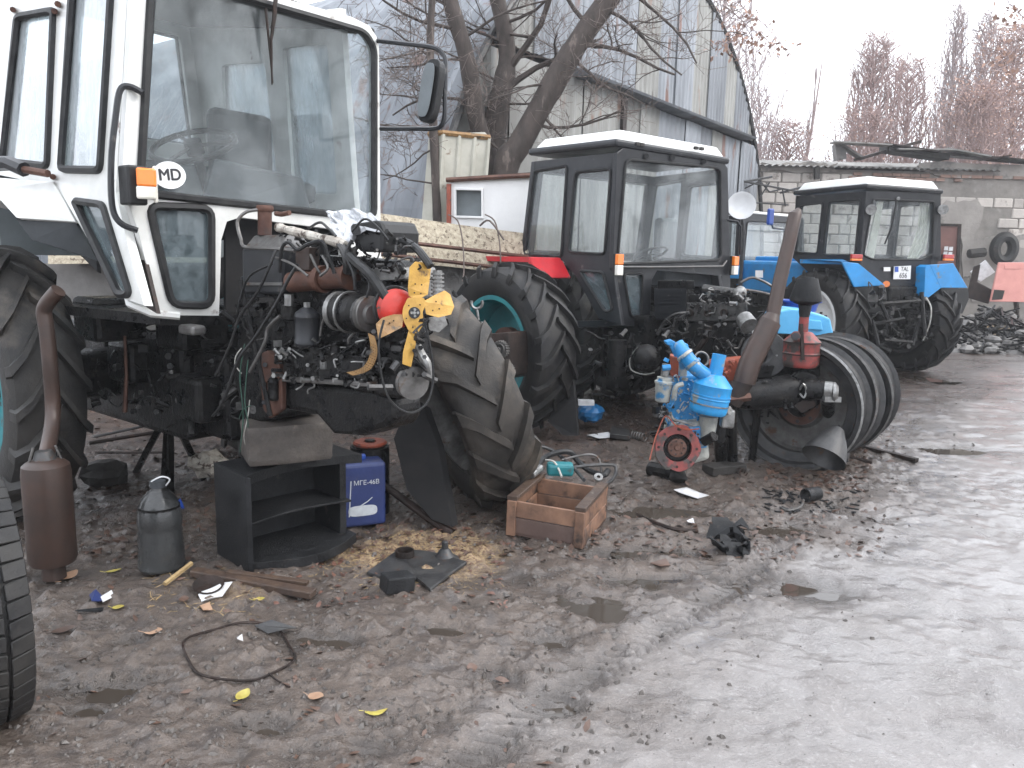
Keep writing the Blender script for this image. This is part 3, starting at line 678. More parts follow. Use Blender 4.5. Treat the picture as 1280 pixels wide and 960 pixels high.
# asbestos sheets over the left end, broken rusty boards further right
for k in range(9):
    x0 = wx0-.4+k*.72; mb = MB(); vs = []; zb = WT+.02
    for i in range(9):
        x = x0+i*.09; zz = .045*(i % 2)
        vs += [V((x, WY-.25, zb+zz)), V((x, WY+3.2, zb+zz+.55))]
    mb.add(vs, [(2*i, 2*i+2, 2*i+3, 2*i+1) for i in range(8)]); mb.add([v+V((0, 0, -.012)) for v in vs], [(2*i, 2*i+1, 2*i+3, 2*i+2) for i in range(8)])
    mb.build('roof_sheet', 'asbestos', bld)
MB().hexa([(wx0, WY+3, WT), (XR, WY+3, WT), (XR, WY+9, WT), (wx0, WY+9, WT), (wx0, WY+3, WT+.52), (XR, WY+3, WT+.3), (XR, WY+9, WT+.1), (wx0, WY+9, WT+.1)]).build('roof_deck', 'rusty_dark', bld)
def beam(a, b, wd, th, mt, nm, par=None, **kw):
    a, b = V(a), V(b); Xd = (b-a).normalized(); Yd = V((0, 0, 1)).cross(Xd).normalized(); return MB().box((a+b)/2, ((b-a).length, wd, th), Xd, Yd).build(nm, mt, par, **kw)
def pw(px, py, d=WY): return P(px, py, d)

for a_, b_, w__, m__ in (((1040, 178), (1112, 182), .4, 'asbestos'), ((1104, 180), (1172, 190), .3, 'rusty_dark'), ((1120, 187), (1190, 188), .35, 'asbestos'), ((1182, 186), (1236, 196), .3, 'galv_old'), ((1226, 200), (1262, 195), .25, 'rusty_dark'), ((1250, 197), (1292, 204), .3, 'dark_stone')): beam(pw(*a_, 20.7), pw(*b_, 20.6), w__, .035, m__, 'roof_board', bld)
beam(pw(1050, 181, 20.9), pw(1078, 199, 20.9), .3, .05, 'concrete', 'roof_board', bld); beam(pw(1072, 199, 20.9), pw(1146, 178, 21.1), .4, .07, 'rusty_dark', 'roof_board', bld)
beam(pw(1105, 186, 20.9), pw(1180, 197, 21.0), .5, .16, 'dark_stone', 'roof_board', bld); beam(pw(1180, 193, 21), pw(1290, 203, 21), .4, .08, 'rusty_dark', 'roof_board', bld)
beam(pw(1048, 180, 21), pw(1050, 200, 21), .25, .25, 'concrete', 'roof_prop', bld)
beam(pw(1021, 209, 20.7), pw(1021, 224, 20.7), .12, .12, 'dark_stone', 'chimney_stub', bld)
# lattice bracket that carries the dish wire, on the wall end
lb = MB(); w0 = pw(900, 222, 19.5); w1 = pw(1015, 222, 19.5)
lb.tube([pw(905, 232, 18.9), pw(965, 221, 19.2)], .03, 5); lb.tube([pw(905, 222, 18.9), pw(1000, 240, 19.2)], .025, 5); lb.tube([pw(975, 241, 19.2), pw(1018, 230, 19.2)], .03, 5)
for a, b in (((930, 236), (950, 226)), ((950, 226), (962, 240)), ((962, 240), (978, 236)), ((978, 236), (982, 258)), ((950, 247), (962, 228)), ((925, 232), (930, 244))): lb.tube([pw(*a, 19.1), pw(*b, 19.1)], .02, 5)
lb.tube([pw(920, 252, 19.1), pw(985, 256, 19.1)], .02, 5)
lb.build('lattice_bracket', 'iron', kind=None, cat='bracket', label='rusty lattice bracket sticking out over the satellite dish')
# ================================================================ yard walls behind the tractors
ww = thing('white_shed_wall', 'low white shed wall with rusty top rail left of the red tractor cab', 'shed', P(610, 290, 9.15))
f = plane(P(560, 250, 9.15), V((-.2, -1, 0)).normalized())
win = [(569, 236), (603, 237), (603, 272), (569, 271)]
MB().holed(pp(f, [(561, 226), (668, 219), (668, 420), (561, 420)]), [pp(f, win)], V((.02, .12, 0))).build('wall', 'white_wall', ww)
MB().tube(pp(f, [(558, 225), (610, 222), (668, 219)], .03), .03, 6).build('top_rail', 'rusty', ww)
wf = MB().tube(pp(f, win, .01), .022, 5, closed=True).build('window', 'white_wall', ww)
MB().prism(pp(f, win, -.06), V((.01, .01, 0))).build('pane', 'interior_grey', ww)
MB().tube(pp(f, [(561, 230), (561, 300)], .02), .03, 5).build('corner_post', 'orange_rust', ww)
MB().hexa([f(561, 226, -.1), f(668, 219, -.1), f(668, 219, -.1)+V((0, .6, 0)), f(561, 226, -.1)+V((0, .6, 0)), f(561, 222, -.1), f(668, 215, -.1), f(668, 215, -.1)+V((0, .6, 0)), f(561, 222, -.1)+V((0, .6, 0))]).build('roof', 'rusty_dark', ww)
# ribbed cream metal locker standing by the trees
lk = thing('metal_locker', 'cream ribbed metal casing with rusty yellow top behind the concrete slab', 'casing', P(570, 290, 9.7))
a, b, c, d = P(536, 168, 9.6), P(553, 166, 9.5), P(612, 172, 9.75), P(606, 165, 10.0)
bot = [P(526, 290, 9.6), P(545, 290, 9.5), P(603, 290, 9.75), P(600, 290, 10.0)]
for z_, p_ in ((None, None),):
    MB().add([*bot, a, b, c, d], [(0, 1, 5, 4), (1, 2, 6, 5), (2, 3, 7, 6), (3, 0, 4, 7), (4, 5, 6, 7)]).build('casing', 'beige_metal', lk)
for t in (.02, .35, .68, .98): MB().tube([lerp(b, c, t), lerp(bot[1], bot[2], t)], .03, 6).build('rib', 'beige_metal', lk)
MB().tube([a, b, c], .035, 6).build('rim_strip', 'fan_old', lk)
# pebble-dashed slab on edge, with pipes strapped along it
sl = thing('concrete_slab', 'pebble-dashed concrete slab with two rusty pipes along it behind the fan', 'slab', P(560, 330, 7.9))
dv = V((0, 0, 0)); q0 = [P(60, 262, 7.6), P(470, 266, 7.6), P(560, 279, 7.9), P(660, 292, 8.2)]; q1 = [P(60, 330, 7.4), P(470, 326, 7.4), P(560, 333, 7.7), P(660, 345, 8.0)]
vs = q0+q1+[p+V((.1, .35, 0)) for p in q0+q1]; fs = []
for i in range(3): fs += [(i, i+1, i+5, i+4), (8+i, 12+i, 13+i, 9+i), (i, 8+i, 9+i, i+1), (4+i, 5+i, 13+i, 12+i)]
fs += [(0, 4, 12, 8), (3, 11, 15, 7)]
MB().add(vs, fs).build('panel', 'pebble', sl)
for y0, y1 in ((300, 315), (318, 333)): MB().tube([P(300, y0-8, 7.30), P(480, y0, 7.32), P(560, y0+9, 7.58), P(660, y1+6, 7.85)], .022, 6).build('pipe', 'rusty', sl)
bw = MB(); r0 = [P(-60, 330, 7.75), P(470, 326, 7.75), P(560, 333, 7.85), P(680, 345, 8.15)]
vs = [V((p.x, p.y, .92)) for p in r0]+[V((p.x, p.y, 0)) for p in r0]; vs = [V((v.x, v.y, r0[i % 4].z if i < 4 else -.1)) for i, v in enumerate(vs)]; vs += [v+V((.1, .4, 0)) for v in vs]
fs = []
for i in range(3): fs += [(i, i+1, i+5, i+4), (8+i, 12+i, 13+i, 9+i), (i, 8+i, 9+i, i+1)]
bw.add(vs, fs+[(3, 11, 15, 7), (0, 4, 12, 8)]).build('plinth', 'concrete', sl)
vn = MB()
for x in (566, 612):
    pts = [P(x-6, 268, 7.5), P(x+6, 276, 7.5), P(x+12, 300, 7.5), P(x+14, 335, 7.45), P(x+12, 352, 7.4)]; vn.tube(smoothpath(pts, 4), .007, 5)
for x in (600,): vn.tube(smoothpath([P(x, 282, 7.6), P(x+12, 276, 7.5), P(x+30, 300, 7.5)], 4), .010, 5)
vn.build('dry_vine', 'twig', cat='vine', label='dry leafless vines hanging over the pebble-dashed slab')
# ================================================================ TREES
def grow(mb, tw, p, d, L, r, lev, rnd, up=.1, spread=.7, bend=.25, tmin=.006, kids=(3, 5)):
    n = 5 if lev > 1 else 4; pts = [p.copy()]; q = p.copy(); dd = d.copy()
    for i in range(n):
        dd = (dd+V((rnd.uniform(-1, 1), rnd.uniform(-1, 1), rnd.uniform(-1, 1)+up))*bend).normalized(); q = q+dd*(L/n); pts.append(q.copy())
    rs = [max(tmin*.5, lerp(r, r*.45, i/n)) for i in range(n+1)]
    (mb if lev > 1 else tw).tube(pts, rs, 7 if lev > 2 else (4 if lev > 1 else 3), caps=False)
    if lev <= 0: return
    for _ in range(rnd.randint(*kids)):
        t = rnd.uniform(.25, 1); k = min(n-1, int(t*n)); bp_ = lerp(pts[k], pts[k+1], t*n-k)
        a = V((rnd.uniform(-1, 1), rnd.uniform(-1, 1), rnd.uniform(-.4, 1))).normalized(); nd = (dd*(1-spread)+a*spread+V((0, 0, up))).normalized()
        grow(mb, tw, bp_, nd, L*rnd.uniform(.42, .68), rs[k]*.5, lev-1, rnd, up, spread, bend, tmin, kids)
def bigtree(label, path, rads, branches, seed, loc):
    t = thing('bare_tree', label, 'tree', loc, 'bare trees in front of the hangar'); mb, br, tw = MB(), MB(), MB(); rnd = random.Random(seed)
    sp = smoothpath(path, 5); n = len(sp); rr = [np.interp(i/(n-1), np.linspace(0, 1, len(rads)), rads)*rnd.uniform(.93, 1.07) for i in range(n)]
    mb.tube(sp, rr, 14); mb.build('trunk', 'bark', t)
    for (frac, d, L, r) in branches:
        i = int(frac*(n-1)); grow(br, tw, sp[i], V(d).normalized(), L*.8, r*.6, 3, rnd, up=.02, kids=(4, 5))
    br.build('branches', 'bark', t, kind='stuff'); tw.build('twigs', 'twig', t, kind='stuff'); return t
D = 10.3
bigtree('bare tree whose thick trunk leans right across the hangar front', [P(622, 330, D), P(632, 212, D), P(650, 180, D), P(690, 108, D), P(728, 45, D), P(775, -20, D), P(860, -140, D)], [.19, .17, .16, .15, .14, .12, .07],
        [(.25, (-.8, -.2, .3), .9, .03), (.42, (1, -.3, -.25), 1.5, .04), (.45, (.6, -.5, -.8), 1.2, .03), (.5, (-1, -.3, .2), 1.2, .03), (.62, (1, -.3, -.9), 1.5, .035), (.66, (.7, -.4, -.2), 1.7, .05), (.7, (-.8, -.2, .9), 1.7, .05), (.78, (1, -.2, -.5), 1.7, .04), (.85, (1, -.4, -.6), 1.8, .04), (.92, (.8, -.4, .6), 1.9, .045), (.97, (1, .1, -.3), 1.9, .04)], 4, P(622, 420, D))
bigtree('bare tree with a dark upright trunk forking behind the leaning one', [P(600, 330, D+.5), P(612, 212, D+.5), P(624, 130, D+.5), P(634, 70, D+.6), P(622, 0, D+.6), P(600, -90, D+.7)], [.20, .18, .16, .12, .10, .07],
        [(.45, (1, -.2, .9), 1.8, .08), (.55, (.6, -.2, 1.2), 2.4, .08), (.35, (-1, -.4, .3), 1.3, .035), (.5, (-.9, -.4, .5), 1.4, .03), (.65, (-1, -.3, .3), 1.4, .035), (.75, (1, -.3, .3), 1.6, .04), (.8, (-.7, -.3, .7), 1.5, .04), (.4, (1, -.5, 0), 1.1, .03), (.6, (1, -.5, -.2), 1.2, .03)], 7, P(600, 420, D+.5))
bigtree('bare tree with a straight trunk leaning left beside the mirror', [P(625, 330, D+.2), P(612, 200, D+.2), P(598, 160, D+.1), P(584, 75, D), P(565, 10, D), P(540, -90, D)], [.13, .12, .12, .11, .10, .08],
        [(.5, (-1, -.2, .2), 1.4, .04), (.6, (-1, -.3, -.2), 1.3, .03), (.68, (1, -.2, .5), 1.5, .035), (.75, (-.9, -.4, -.1), 1.6, .04), (.82, (-.8, -.1, .4), 1.5, .035), (.4, (-1, -.5, -.3), 1.2, .03), (.9, (-1, -.2, .1), 1.6, .035)], 9, P(625, 420, D+.2))
bigtree('thin bare tree rising behind the tractor mirror', [P(548, 330, 9.5), P(545, 230, 9.5), P(540, 120, 9.5), P(538, 40, 9.5), P(545, -60, 9.5)], [.06, .055, .05, .045, .03],
        [(.25, (-1, -.4, .4), 1.1, .02), (.4, (-1, -.2, .3), 1.4, .025), (.5, (-.9, .1, -.2), 1.1, .02), (.65, (-.8, -.2, .4), 1.2, .022), (.8, (-1, -.2, .3), 1.3, .02), (.35, (-1, .2, -.3), 1.0, .02), (.9, (-1, 0, .6), 1.3, .02), (.7, (-1, -.3, -.5), 1.2, .02)], 12, P(548, 420, 9.5))
# far bare trees over the wall
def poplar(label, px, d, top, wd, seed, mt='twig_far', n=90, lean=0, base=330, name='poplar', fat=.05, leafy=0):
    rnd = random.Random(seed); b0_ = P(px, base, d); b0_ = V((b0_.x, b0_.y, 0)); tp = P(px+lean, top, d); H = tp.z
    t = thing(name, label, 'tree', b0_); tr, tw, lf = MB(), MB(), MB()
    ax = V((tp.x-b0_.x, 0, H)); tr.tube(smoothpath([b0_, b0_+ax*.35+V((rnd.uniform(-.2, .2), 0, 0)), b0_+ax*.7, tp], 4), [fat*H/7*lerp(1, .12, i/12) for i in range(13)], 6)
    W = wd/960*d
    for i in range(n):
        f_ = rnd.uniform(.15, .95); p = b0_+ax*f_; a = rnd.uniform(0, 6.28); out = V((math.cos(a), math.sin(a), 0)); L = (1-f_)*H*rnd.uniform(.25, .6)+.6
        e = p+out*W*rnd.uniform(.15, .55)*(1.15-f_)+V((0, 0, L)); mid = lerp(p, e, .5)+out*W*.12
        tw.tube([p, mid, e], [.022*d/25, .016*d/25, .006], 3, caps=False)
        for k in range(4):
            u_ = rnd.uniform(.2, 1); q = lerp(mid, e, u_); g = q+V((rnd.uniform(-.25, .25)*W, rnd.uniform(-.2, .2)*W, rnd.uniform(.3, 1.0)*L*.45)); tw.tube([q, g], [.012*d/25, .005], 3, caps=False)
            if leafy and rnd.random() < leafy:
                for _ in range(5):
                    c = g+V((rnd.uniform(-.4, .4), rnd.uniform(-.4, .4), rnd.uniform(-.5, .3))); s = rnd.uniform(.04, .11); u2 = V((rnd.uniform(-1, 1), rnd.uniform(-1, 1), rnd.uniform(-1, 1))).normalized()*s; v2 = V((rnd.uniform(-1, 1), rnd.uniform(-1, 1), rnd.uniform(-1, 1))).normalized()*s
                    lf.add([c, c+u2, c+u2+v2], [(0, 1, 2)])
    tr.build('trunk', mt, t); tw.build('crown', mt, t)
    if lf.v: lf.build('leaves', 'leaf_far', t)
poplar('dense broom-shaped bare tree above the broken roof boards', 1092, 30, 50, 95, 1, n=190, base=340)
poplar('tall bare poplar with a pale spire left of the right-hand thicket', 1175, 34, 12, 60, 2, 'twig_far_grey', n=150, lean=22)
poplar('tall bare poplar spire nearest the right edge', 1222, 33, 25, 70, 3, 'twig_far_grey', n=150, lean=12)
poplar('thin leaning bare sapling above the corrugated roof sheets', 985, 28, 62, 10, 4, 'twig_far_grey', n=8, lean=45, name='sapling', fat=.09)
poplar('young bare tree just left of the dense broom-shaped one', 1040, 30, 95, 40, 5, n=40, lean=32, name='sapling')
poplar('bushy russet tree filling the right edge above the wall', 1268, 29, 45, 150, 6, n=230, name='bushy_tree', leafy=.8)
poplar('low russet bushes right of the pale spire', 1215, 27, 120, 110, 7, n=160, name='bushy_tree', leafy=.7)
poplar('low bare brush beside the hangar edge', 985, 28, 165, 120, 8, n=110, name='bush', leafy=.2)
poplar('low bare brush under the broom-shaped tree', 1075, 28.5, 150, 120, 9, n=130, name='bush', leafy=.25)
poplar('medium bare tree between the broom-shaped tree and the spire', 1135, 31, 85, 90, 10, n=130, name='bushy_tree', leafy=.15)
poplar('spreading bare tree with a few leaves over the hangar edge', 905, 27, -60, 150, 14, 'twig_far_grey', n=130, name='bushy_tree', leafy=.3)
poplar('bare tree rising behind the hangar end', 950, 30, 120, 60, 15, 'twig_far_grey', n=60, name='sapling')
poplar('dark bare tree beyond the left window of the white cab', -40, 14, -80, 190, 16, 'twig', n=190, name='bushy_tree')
for i_, (x_, y_, h_, w__, lab_) in enumerate(((13.5, -3.5, 9, 4.5, 'bare tree across the track, nearest the viewer side'), (14.5, .5, 11, 5, 'bare tree across the track level with the edge tyre'), (13.8, 4.2, 8, 5, 'low broad bare tree across the track level with the white cab'), (15, 7.5, 11.5, 5, 'tall bare tree across the track level with the red cab'), (15.5, 11, 9, 5, 'bare tree across the track level with the blue tractor'))):
    rnd = random.Random(60+i_); t_ = thing('roadside_tree', lab_, 'tree', (x_, y_, 0), 'bare trees along the far side of the track'); br_, tw_ = MB(), MB(); b_ = V((x_, y_, 0))
    br_.tube([b_, b_+V((.1, .1, h_*.5)), b_+V((0, -.1, h_*.9))], [.2, .13, .03], 8)
    for k_ in range(26): a_ = rnd.uniform(0, 6.28); grow(br_, tw_, b_+V((0, 0, h_*rnd.uniform(.12, .8))), V((math.cos(a_), math.sin(a_), rnd.uniform(.3, 1.3))).normalized(), w__*rnd.uniform(.45, .8), .06, 2, rnd, up=.12, tmin=.03, kids=(4, 6))
    br_.build('trunk', 'bark', t_); tw_.build('crown', 'bark', t_, kind='stuff')
lf = MB(); rnd = random.Random(8)   # overhanging leafy twig at top right
tw = MB()
for (a, b) in (((900, -30), (985, 65)), ((905, 10), (960, 50)), ((895, 60), (925, 40)), ((1245, -20), (1285, 30)), ((1240, 90), (1275, 50))):
    p0, p1 = P(*a, 12), P(*b, 12); pts = [lerp(p0, p1, t)+V((rnd.uniform(-.06, .06), 0, rnd.uniform(-.06, .06))) for t in np.linspace(0, 1, 6)]; tw.tube(pts, [.012, .010, .008, .007, .005, .004], 4)
    for p in pts[1:]:
        for _ in range(4):
            e = p+V((rnd.uniform(-.2, .2), rnd.uniform(-.1, .1), rnd.uniform(-.25, .15))); tw.tube([p, e], [.005, .003], 3)
            for _ in range(3):
                c = e+V((rnd.uniform(-.06, .06), 0, rnd.uniform(-.06, .06))); u2 = V((rnd.uniform(-1, 1), rnd.uniform(-1, 1), rnd.uniform(-1, 1))).normalized()*.06; v2 = V((rnd.uniform(-1, 1), rnd.uniform(-1, 1), rnd.uniform(-1, 1))).normalized()*.05
                lf.add([c, c+u2, c+u2+v2, c+v2], [(0, 1, 2, 3)])
hb = thing('overhanging_branch', 'thin twigs with a few brown leaves hanging into the sky top right', 'branch', P(900, -30, 12))
tw.build('twigs', 'twig_far_grey', hb, kind='stuff'); lf.build('leaves', 'leaf_far', hb, kind='stuff')
# ================================================================ CABS
def unit(*a): return V(a).normalized()
def cab(root, ff, nf, sf, ns, c, mid, fo, fholes, so_, sholes, T, B, body='black_paint', th=.05, rear='black_paint', rg='glass', rhole=(.10, .10, .90, .86), glass='glass', seal=.014, front_back=None):
    """front/side frames with their openings, the mirrored far side, and the rear frame; so_ and fo are pixel outlines on their planes"""
    def mir(p): return p-c*(2*((p-mid).dot(c)))
    def frame(loop, holes, n, nm, label=None):
        fr = MB().holed(loop, [h for h, _ in holes], n*-th).build(nm, body, root, label, bev=.008)
        for h, g in holes:
            w = MB().tube([p+n*.006 for p in h], seal, 6, closed=True).build('window', 'rubber_seal', root)
            MB().prism([p-n*.015 for p in h], n*-.005).build('pane', g, w)
    H = [(pp(ff, rpoly(p, r)), g) for p, r, g in fholes]
    frame(pp(ff, fo), H, nf, 'front_frame')
    Sh = [(pp(sf, rpoly(p, r)), g) for p, r, g in sholes]; SO = pp(sf, so_)
    frame(SO, Sh, ns, 'side_frame'); nm = ns-c*(2*ns.dot(c))
    frame([mir(p) for p in SO][::-1], [([mir(p) for p in h][::-1], g) for h, g in Sh], nm, 'side_frame')
    t, b = sf(*T), sf(*B); t2, b2 = mir(t), mir(b); cor = [b, b2, t2, t]
    if front_back is None:
        q = lambda u, v: lerp(lerp(b, b2, u), lerp(t, t2, u), v); x0, y0, x1, y1 = rhole
        nr_ = -nf; o = nr_*-.01
        frame([p+o for p in cor], [([q(x0, y0)+o, q(x1, y0)+o, q(x1, y1)+o, q(x0, y1)+o], rg)], nr_, 'rear_frame')
    return mir
def lamp(root, c, X, Z, w_, h_, order=('orange_lens', 'clear_lens'), split=.5, nm='indicator', hous='black_plastic'):
    Yn = Z.cross(X).normalized(); Yn = Yn if Yn.y < 0 else -Yn
    l = MB().box(c-Yn*.01, (w_*1.06, h_*1.04, .03), X, Z, Yn).build(nm, hous, root, bev=.006)
    MB().box(c+Z*h_*split/2+Yn*.02, (w_, h_*(1-split)*.98, .04), X, Z, Yn).build('lens', order[0], l, bev=.008)
    MB().box(c-Z*h_*(1-split)/2+Yn*.02, (w_*.98, h_*split*.96, .04), X, Z, Yn).build('lens', order[1], l, bev=.008); return l
def roof(root, P4, hgt, over=.05, edge='black_paint', top='white_roof', thick=.07, inset=.10):
    cen = sum(P4, V())/4; q = [p+(p-cen).normalized()*over for p in P4]; z = V((0, 0, 1))
    MB().hexa([*q, *[p+z*thick for p in q]]).build('gutter', edge, root, bev=.025)
    a = [lerp(p, cen, inset*.6)+z*(thick-.005) for p in q]; b = [lerp(p, cen, inset*1.5)+z*(thick+hgt) for p in q]
    MB().hexa([*a, *b]).build('roof', top, root, bev=.02)
# ---------------------------------------------------------------- RED TRACTOR
c = unit(.766, .643, 0); nf = unit(.643, -.766, 0); p0 = P(774, 200, 7.3); ff = plane(p0, nf)
ns = unit(-.70, -.714, 0); sf = plane(p0-c*.01, ns)
red = thing('red_tractor', 'black cab tractor with bright red rear wings and its engine stripped in front', 'tractor', (1.2, 8.3, 0))
fo = [(771, 191), (780, 184), (905, 203), (910, 210), (913, 335), (914, 412), (904, 412), (902, 345), (822, 338), (815, 350), (812, 410), (777, 407), (766, 335)]
fh = [([(782, 199), (900, 210), (901, 325), (771, 330)], 8, 'glass'), ([(779, 342), (803, 342), (801, 396), (788, 396)], 5, 'glass_low')]
so_ = [(664, 202), (771, 190), (765, 330), (777, 407), (748, 398), (720, 346), (703, 326), (650, 323)]
sh = [([(668, 214), (709, 207), (702, 321), (655, 318)], 4, 'glass'), ([(719, 215), (764, 211), (756, 318), (710, 315)], 6, 'glass'), ([(724, 338), (754, 340), (766, 388), (757, 390)], 5, 'glass_low')]
fr_ = ff(910, 205); mid = (p0+fr_)/2
mir = cab(red, ff, nf, sf, ns, c, mid, fo, fh, so_, sh, (664, 202), (650, 323), rhole=(.07, .08, .93, .90))
rt_ = [ff(771, 190), ff(908, 204), mir(sf(664, 203)), sf(664, 203)]; zt = max(p.z for p in rt_); rt_ = [V((p.x, p.y, zt-.01)) for p in rt_]
roof(red, rt_, .10, .04)
z1 = V((0, 0, 1)); fw = nf
# red wings, near and far
def fender(root, f, n, mir_, poly, thick, mt):
    a = pp(f, poly)
    for k, g in ((0, lambda p: p), (1, mir_)):
        q = [g(p) for p in a]; nn = n if not k else (mir_(V((0, 0, 0))+n)-mir_(V((0, 0, 0))))
        MB().prism(q, nn*thick).build('wing', mt, root, bev=.012)
wp = plane(p0-c*.02, -c)
out = -c
def strip(mbx, pts, w0, w1, t=.02):
    """bent sheet: a profile line swept sideways from w0 to w1"""
    a = [p+w0 for p in pts]; b = [p+w1 for p in pts]; n = len(pts)
    for i in range(n-1):
        q = [a[i], a[i+1], b[i+1], b[i]]; nn = (q[1]-q[0]).cross(q[3]-q[0]).normalized()*t; nn = nn if nn.z < 0 else -nn; mbx.hexa([*q, *[p+nn for p in q]])
    return mbx
for k in (0, 1):
    prof = [sf(612, 336), sf(618, 322), sf(668, 322), sf(690, 336), sf(700, 348)]; prof = [sf(x, y, .0) for x, y in ((640, 338), (646, 321), (700, 322), (712, 347))]
    g = (lambda p: p) if k == 0 else mir
    pr = [g(p) for p in prof]; oo = out if k == 0 else -out
    strip(MB(), pr, oo*-.02, oo*.42).build('wing', 'red_paint', red, bev=.008)
    MB().prism([p+oo*.42 for p in pr]+[p+oo*.42+V((0, 0, -.05)) for p in reversed(pr)], oo*-.02).build('wing_lip', 'red_paint', red)
MB().box(sf(634, 318)+out*.2, (.22, .10, .10), -nf, c).build('tail_lamp', 'black_plastic', red)
wheel(red, V((.42, 8.35, .77)), out, R=.77, W=.42, dish=-.02); wheel(red, mir(V((.42, 8.35, .77))), -out, R=.77, W=.42, dish=-.02)
lamp(red, ff(772, 331, .05), c, z1, .085, .20); lamp(red, ff(917, 332, .05), c, z1, .085, .20)
MB().tube([ff(909, 275, .02), ff(922, 277, .10), ff(926, 283, .12), ff(925, 318, .06)], .014, 6).build('grab_rail', 'black_paint', red)
MB().tube([ff(770, 334, .03), ff(830, 334, .03), ff(903, 333, .03), ff(908, 326, .02)], .014, 6).build('sill_rail', 'iron', red)
for x, y in ((808, 195), (841, 197), (880, 202)): MB().cyl(ff(x, y, 0), ff(x, y, .03), .025, 10).build('fixing', 'black_plastic', red)
for x, y in ((797, 180), (802, 181), (870, 185), (877, 186)): MB().box(V(rt_[0])*.0+ff(x, y, .02), (.05, .03, .03), c, nf).build('roof_vent', 'dark_stone', red)
sm_ = MB(); sm_.box(ff(836, 340, -.75), (.5, .45, .12), c, nf); sm_.box(ff(836, 300, -.95), (.45, .12, .5), c, nf); sm_.build('seat', 'interior_grey', red, bev=.04)
stw = MB(); st_c = ff(812, 318, -.42); sa = (z1+nf*-.45).normalized(); u, q = basis(sa); stw.tube([st_c+(u*math.cos(a)+q*math.sin(a))*.19 for a in np.linspace(0, 6.283, 25)[:-1]], .014, 6, closed=True); stw.tube([st_c, st_c-sa*.5], .02, 6)
for a in (0, 2.1, 4.2): stw.tube([st_c, st_c+(u*math.cos(a)+q*math.sin(a))*.19], .01, 5)
stw.build('steering_wheel', 'black_plastic', red)
MB().box(ff(850, 345, -.3), (.95, .35, .22), c, nf).build('dashboard', 'interior', red, bev=.02)
MB().hexa([ff(777, 407), ff(914, 412), mir(sf(700, 410)), sf(700, 410), ff(777, 400)+z1*.0, ff(914, 405), mir(sf(700, 402)), sf(700, 402)]).build('cab_floor', 'black_paint', red)
# running gear and engine of the red tractor
def rbox(px0, py0, px1, py1, off, dep, mt, nm, bev=.01, f=ff, n=nf, root=red):
    pts = [f(px0, py1, off), f(px1, py1, off), f(px1, py0, off), f(px0, py0, off)]
    return MB().prism(pts, n*-dep).build(nm, mt, root, bev=bev)
rbox(808, 395, 905, 470, .15, 1.9, 'greasy', 'gearbox', .03); rbox(770, 420, 905, 455, -1.0, .35, 'greasy', 'rear_axle', .03)
eo = ff(880, 380, 1.05); ef = plane(eo, nf); es = plane(ff(826, 380, .2), -c)
rad = MB(); rad.hexa([es(818, 400), es(858, 400), es(858, 400, -.3), es(818, 400, -.3), es(818, 360), es(858, 360), es(858, 360, -.3), es(818, 360, -.3)]); rad.build('oil_cooler', 'black_paint', red, bev=.01)
for k in range(8): MB().hexa([es(819, 398-k*4.6, .02), es(857, 398-k*4.6, .02), es(857, 398-k*4.6), es(819, 398-k*4.6), es(819, 396-k*4.6, .02), es(857, 396-k*4.6, .02), es(857, 396-k*4.6), es(819, 396-k*4.6)]).build('fin', 'black_paint', red)
def ebox(a, b, dp, mt, nm, off=0, bev=.012, par=red):
    (x0, y0), (x1, y1) = a, b
    return MB().hexa([es(x0, y1, off), es(x1, y1, off), es(x1, y1, off-dp), es(x0, y1, off-dp), es(x0, y0, off), es(x1, y0, off), es(x1, y0, off-dp), es(x0, y0, off-dp)]).build(nm, mt, par, bev=bev)
hd = ebox((858, 378), (934, 402), .34, 'greasy_grey', 'cylinder_head'); ebox((860, 368), (932, 378), .30, 'greasy', 'rocker_cover', -.02); ebox((822, 350), (868, 362), .3, 'greasy', 'top_box')
for x in (864, 885, 906):
    MB().lathe(es(x, 391, .0), -c, [(.036, -.02), (.036, .02), (.022, .02), (.02, -.02)], 12).build('exhaust_port', 'rusty_dark', red)
ebox((838, 400), (936, 470), .34, 'greasy', 'engine_block', -.02, .02); ebox((845, 468), (925, 510), .3, 'greasy', 'oil_pan', -.05, .02)
MB().cyl(es(880, 360, .02), es(922, 366, .02), .035, 10).build('intake_pipe', 'greasy_grey', red); MB().ball(es(925, 366, .03), .06, 10, .05).build('pipe_end', 'alu', red)
MB().tube(smoothpath([es(886, 408, .1), es(884, 420, .12), es(876, 432, .14), es(868, 446, .12), es(868, 470, .1)], 4), [.028]*16+[.035], 8).build('exhaust_bend', 'rusty_dark', red)
MB().tube(smoothpath([es(822, 418, .1), es(832, 402, .1), es(845, 393, .1), es(862, 391, .05)], 4), .018, 6).build('support_arm', 'greasy_grey', red)
MB().tube(smoothpath([es(800, 432, .2), es(788, 446, .2), es(789, 462, .2), es(805, 468, .2), es(818, 466, .2)], 5), .007, 5).build('cable', 'wire_white', red)
MB().tube([es(828, 418, .15), es(843, 430, .2)], .012, 6).build('rod', 'iron', red)
for sd, bx, mt in ((21, (830, 395, 940, 460), 'greasy'), (22, (735, 410, 835, 500), 'greasy')):
    A, B_ = clutter(sd, *bx, 6.6 if sd == 21 else 7.1, 6.3 if sd == 21 else 7.0, 75, .03); A.build('fittings', 'greasy', red, kind='stuff'); B_.build('unions', 'greasy_grey', red, kind='stuff')
A, B_ = clutter(25, 862, 362, 938, 385, 6.55, 6.2, 50, .02); A.build('fittings', 'greasy', red, kind='stuff'); B_.build('unions', 'alu', red, kind='stuff')
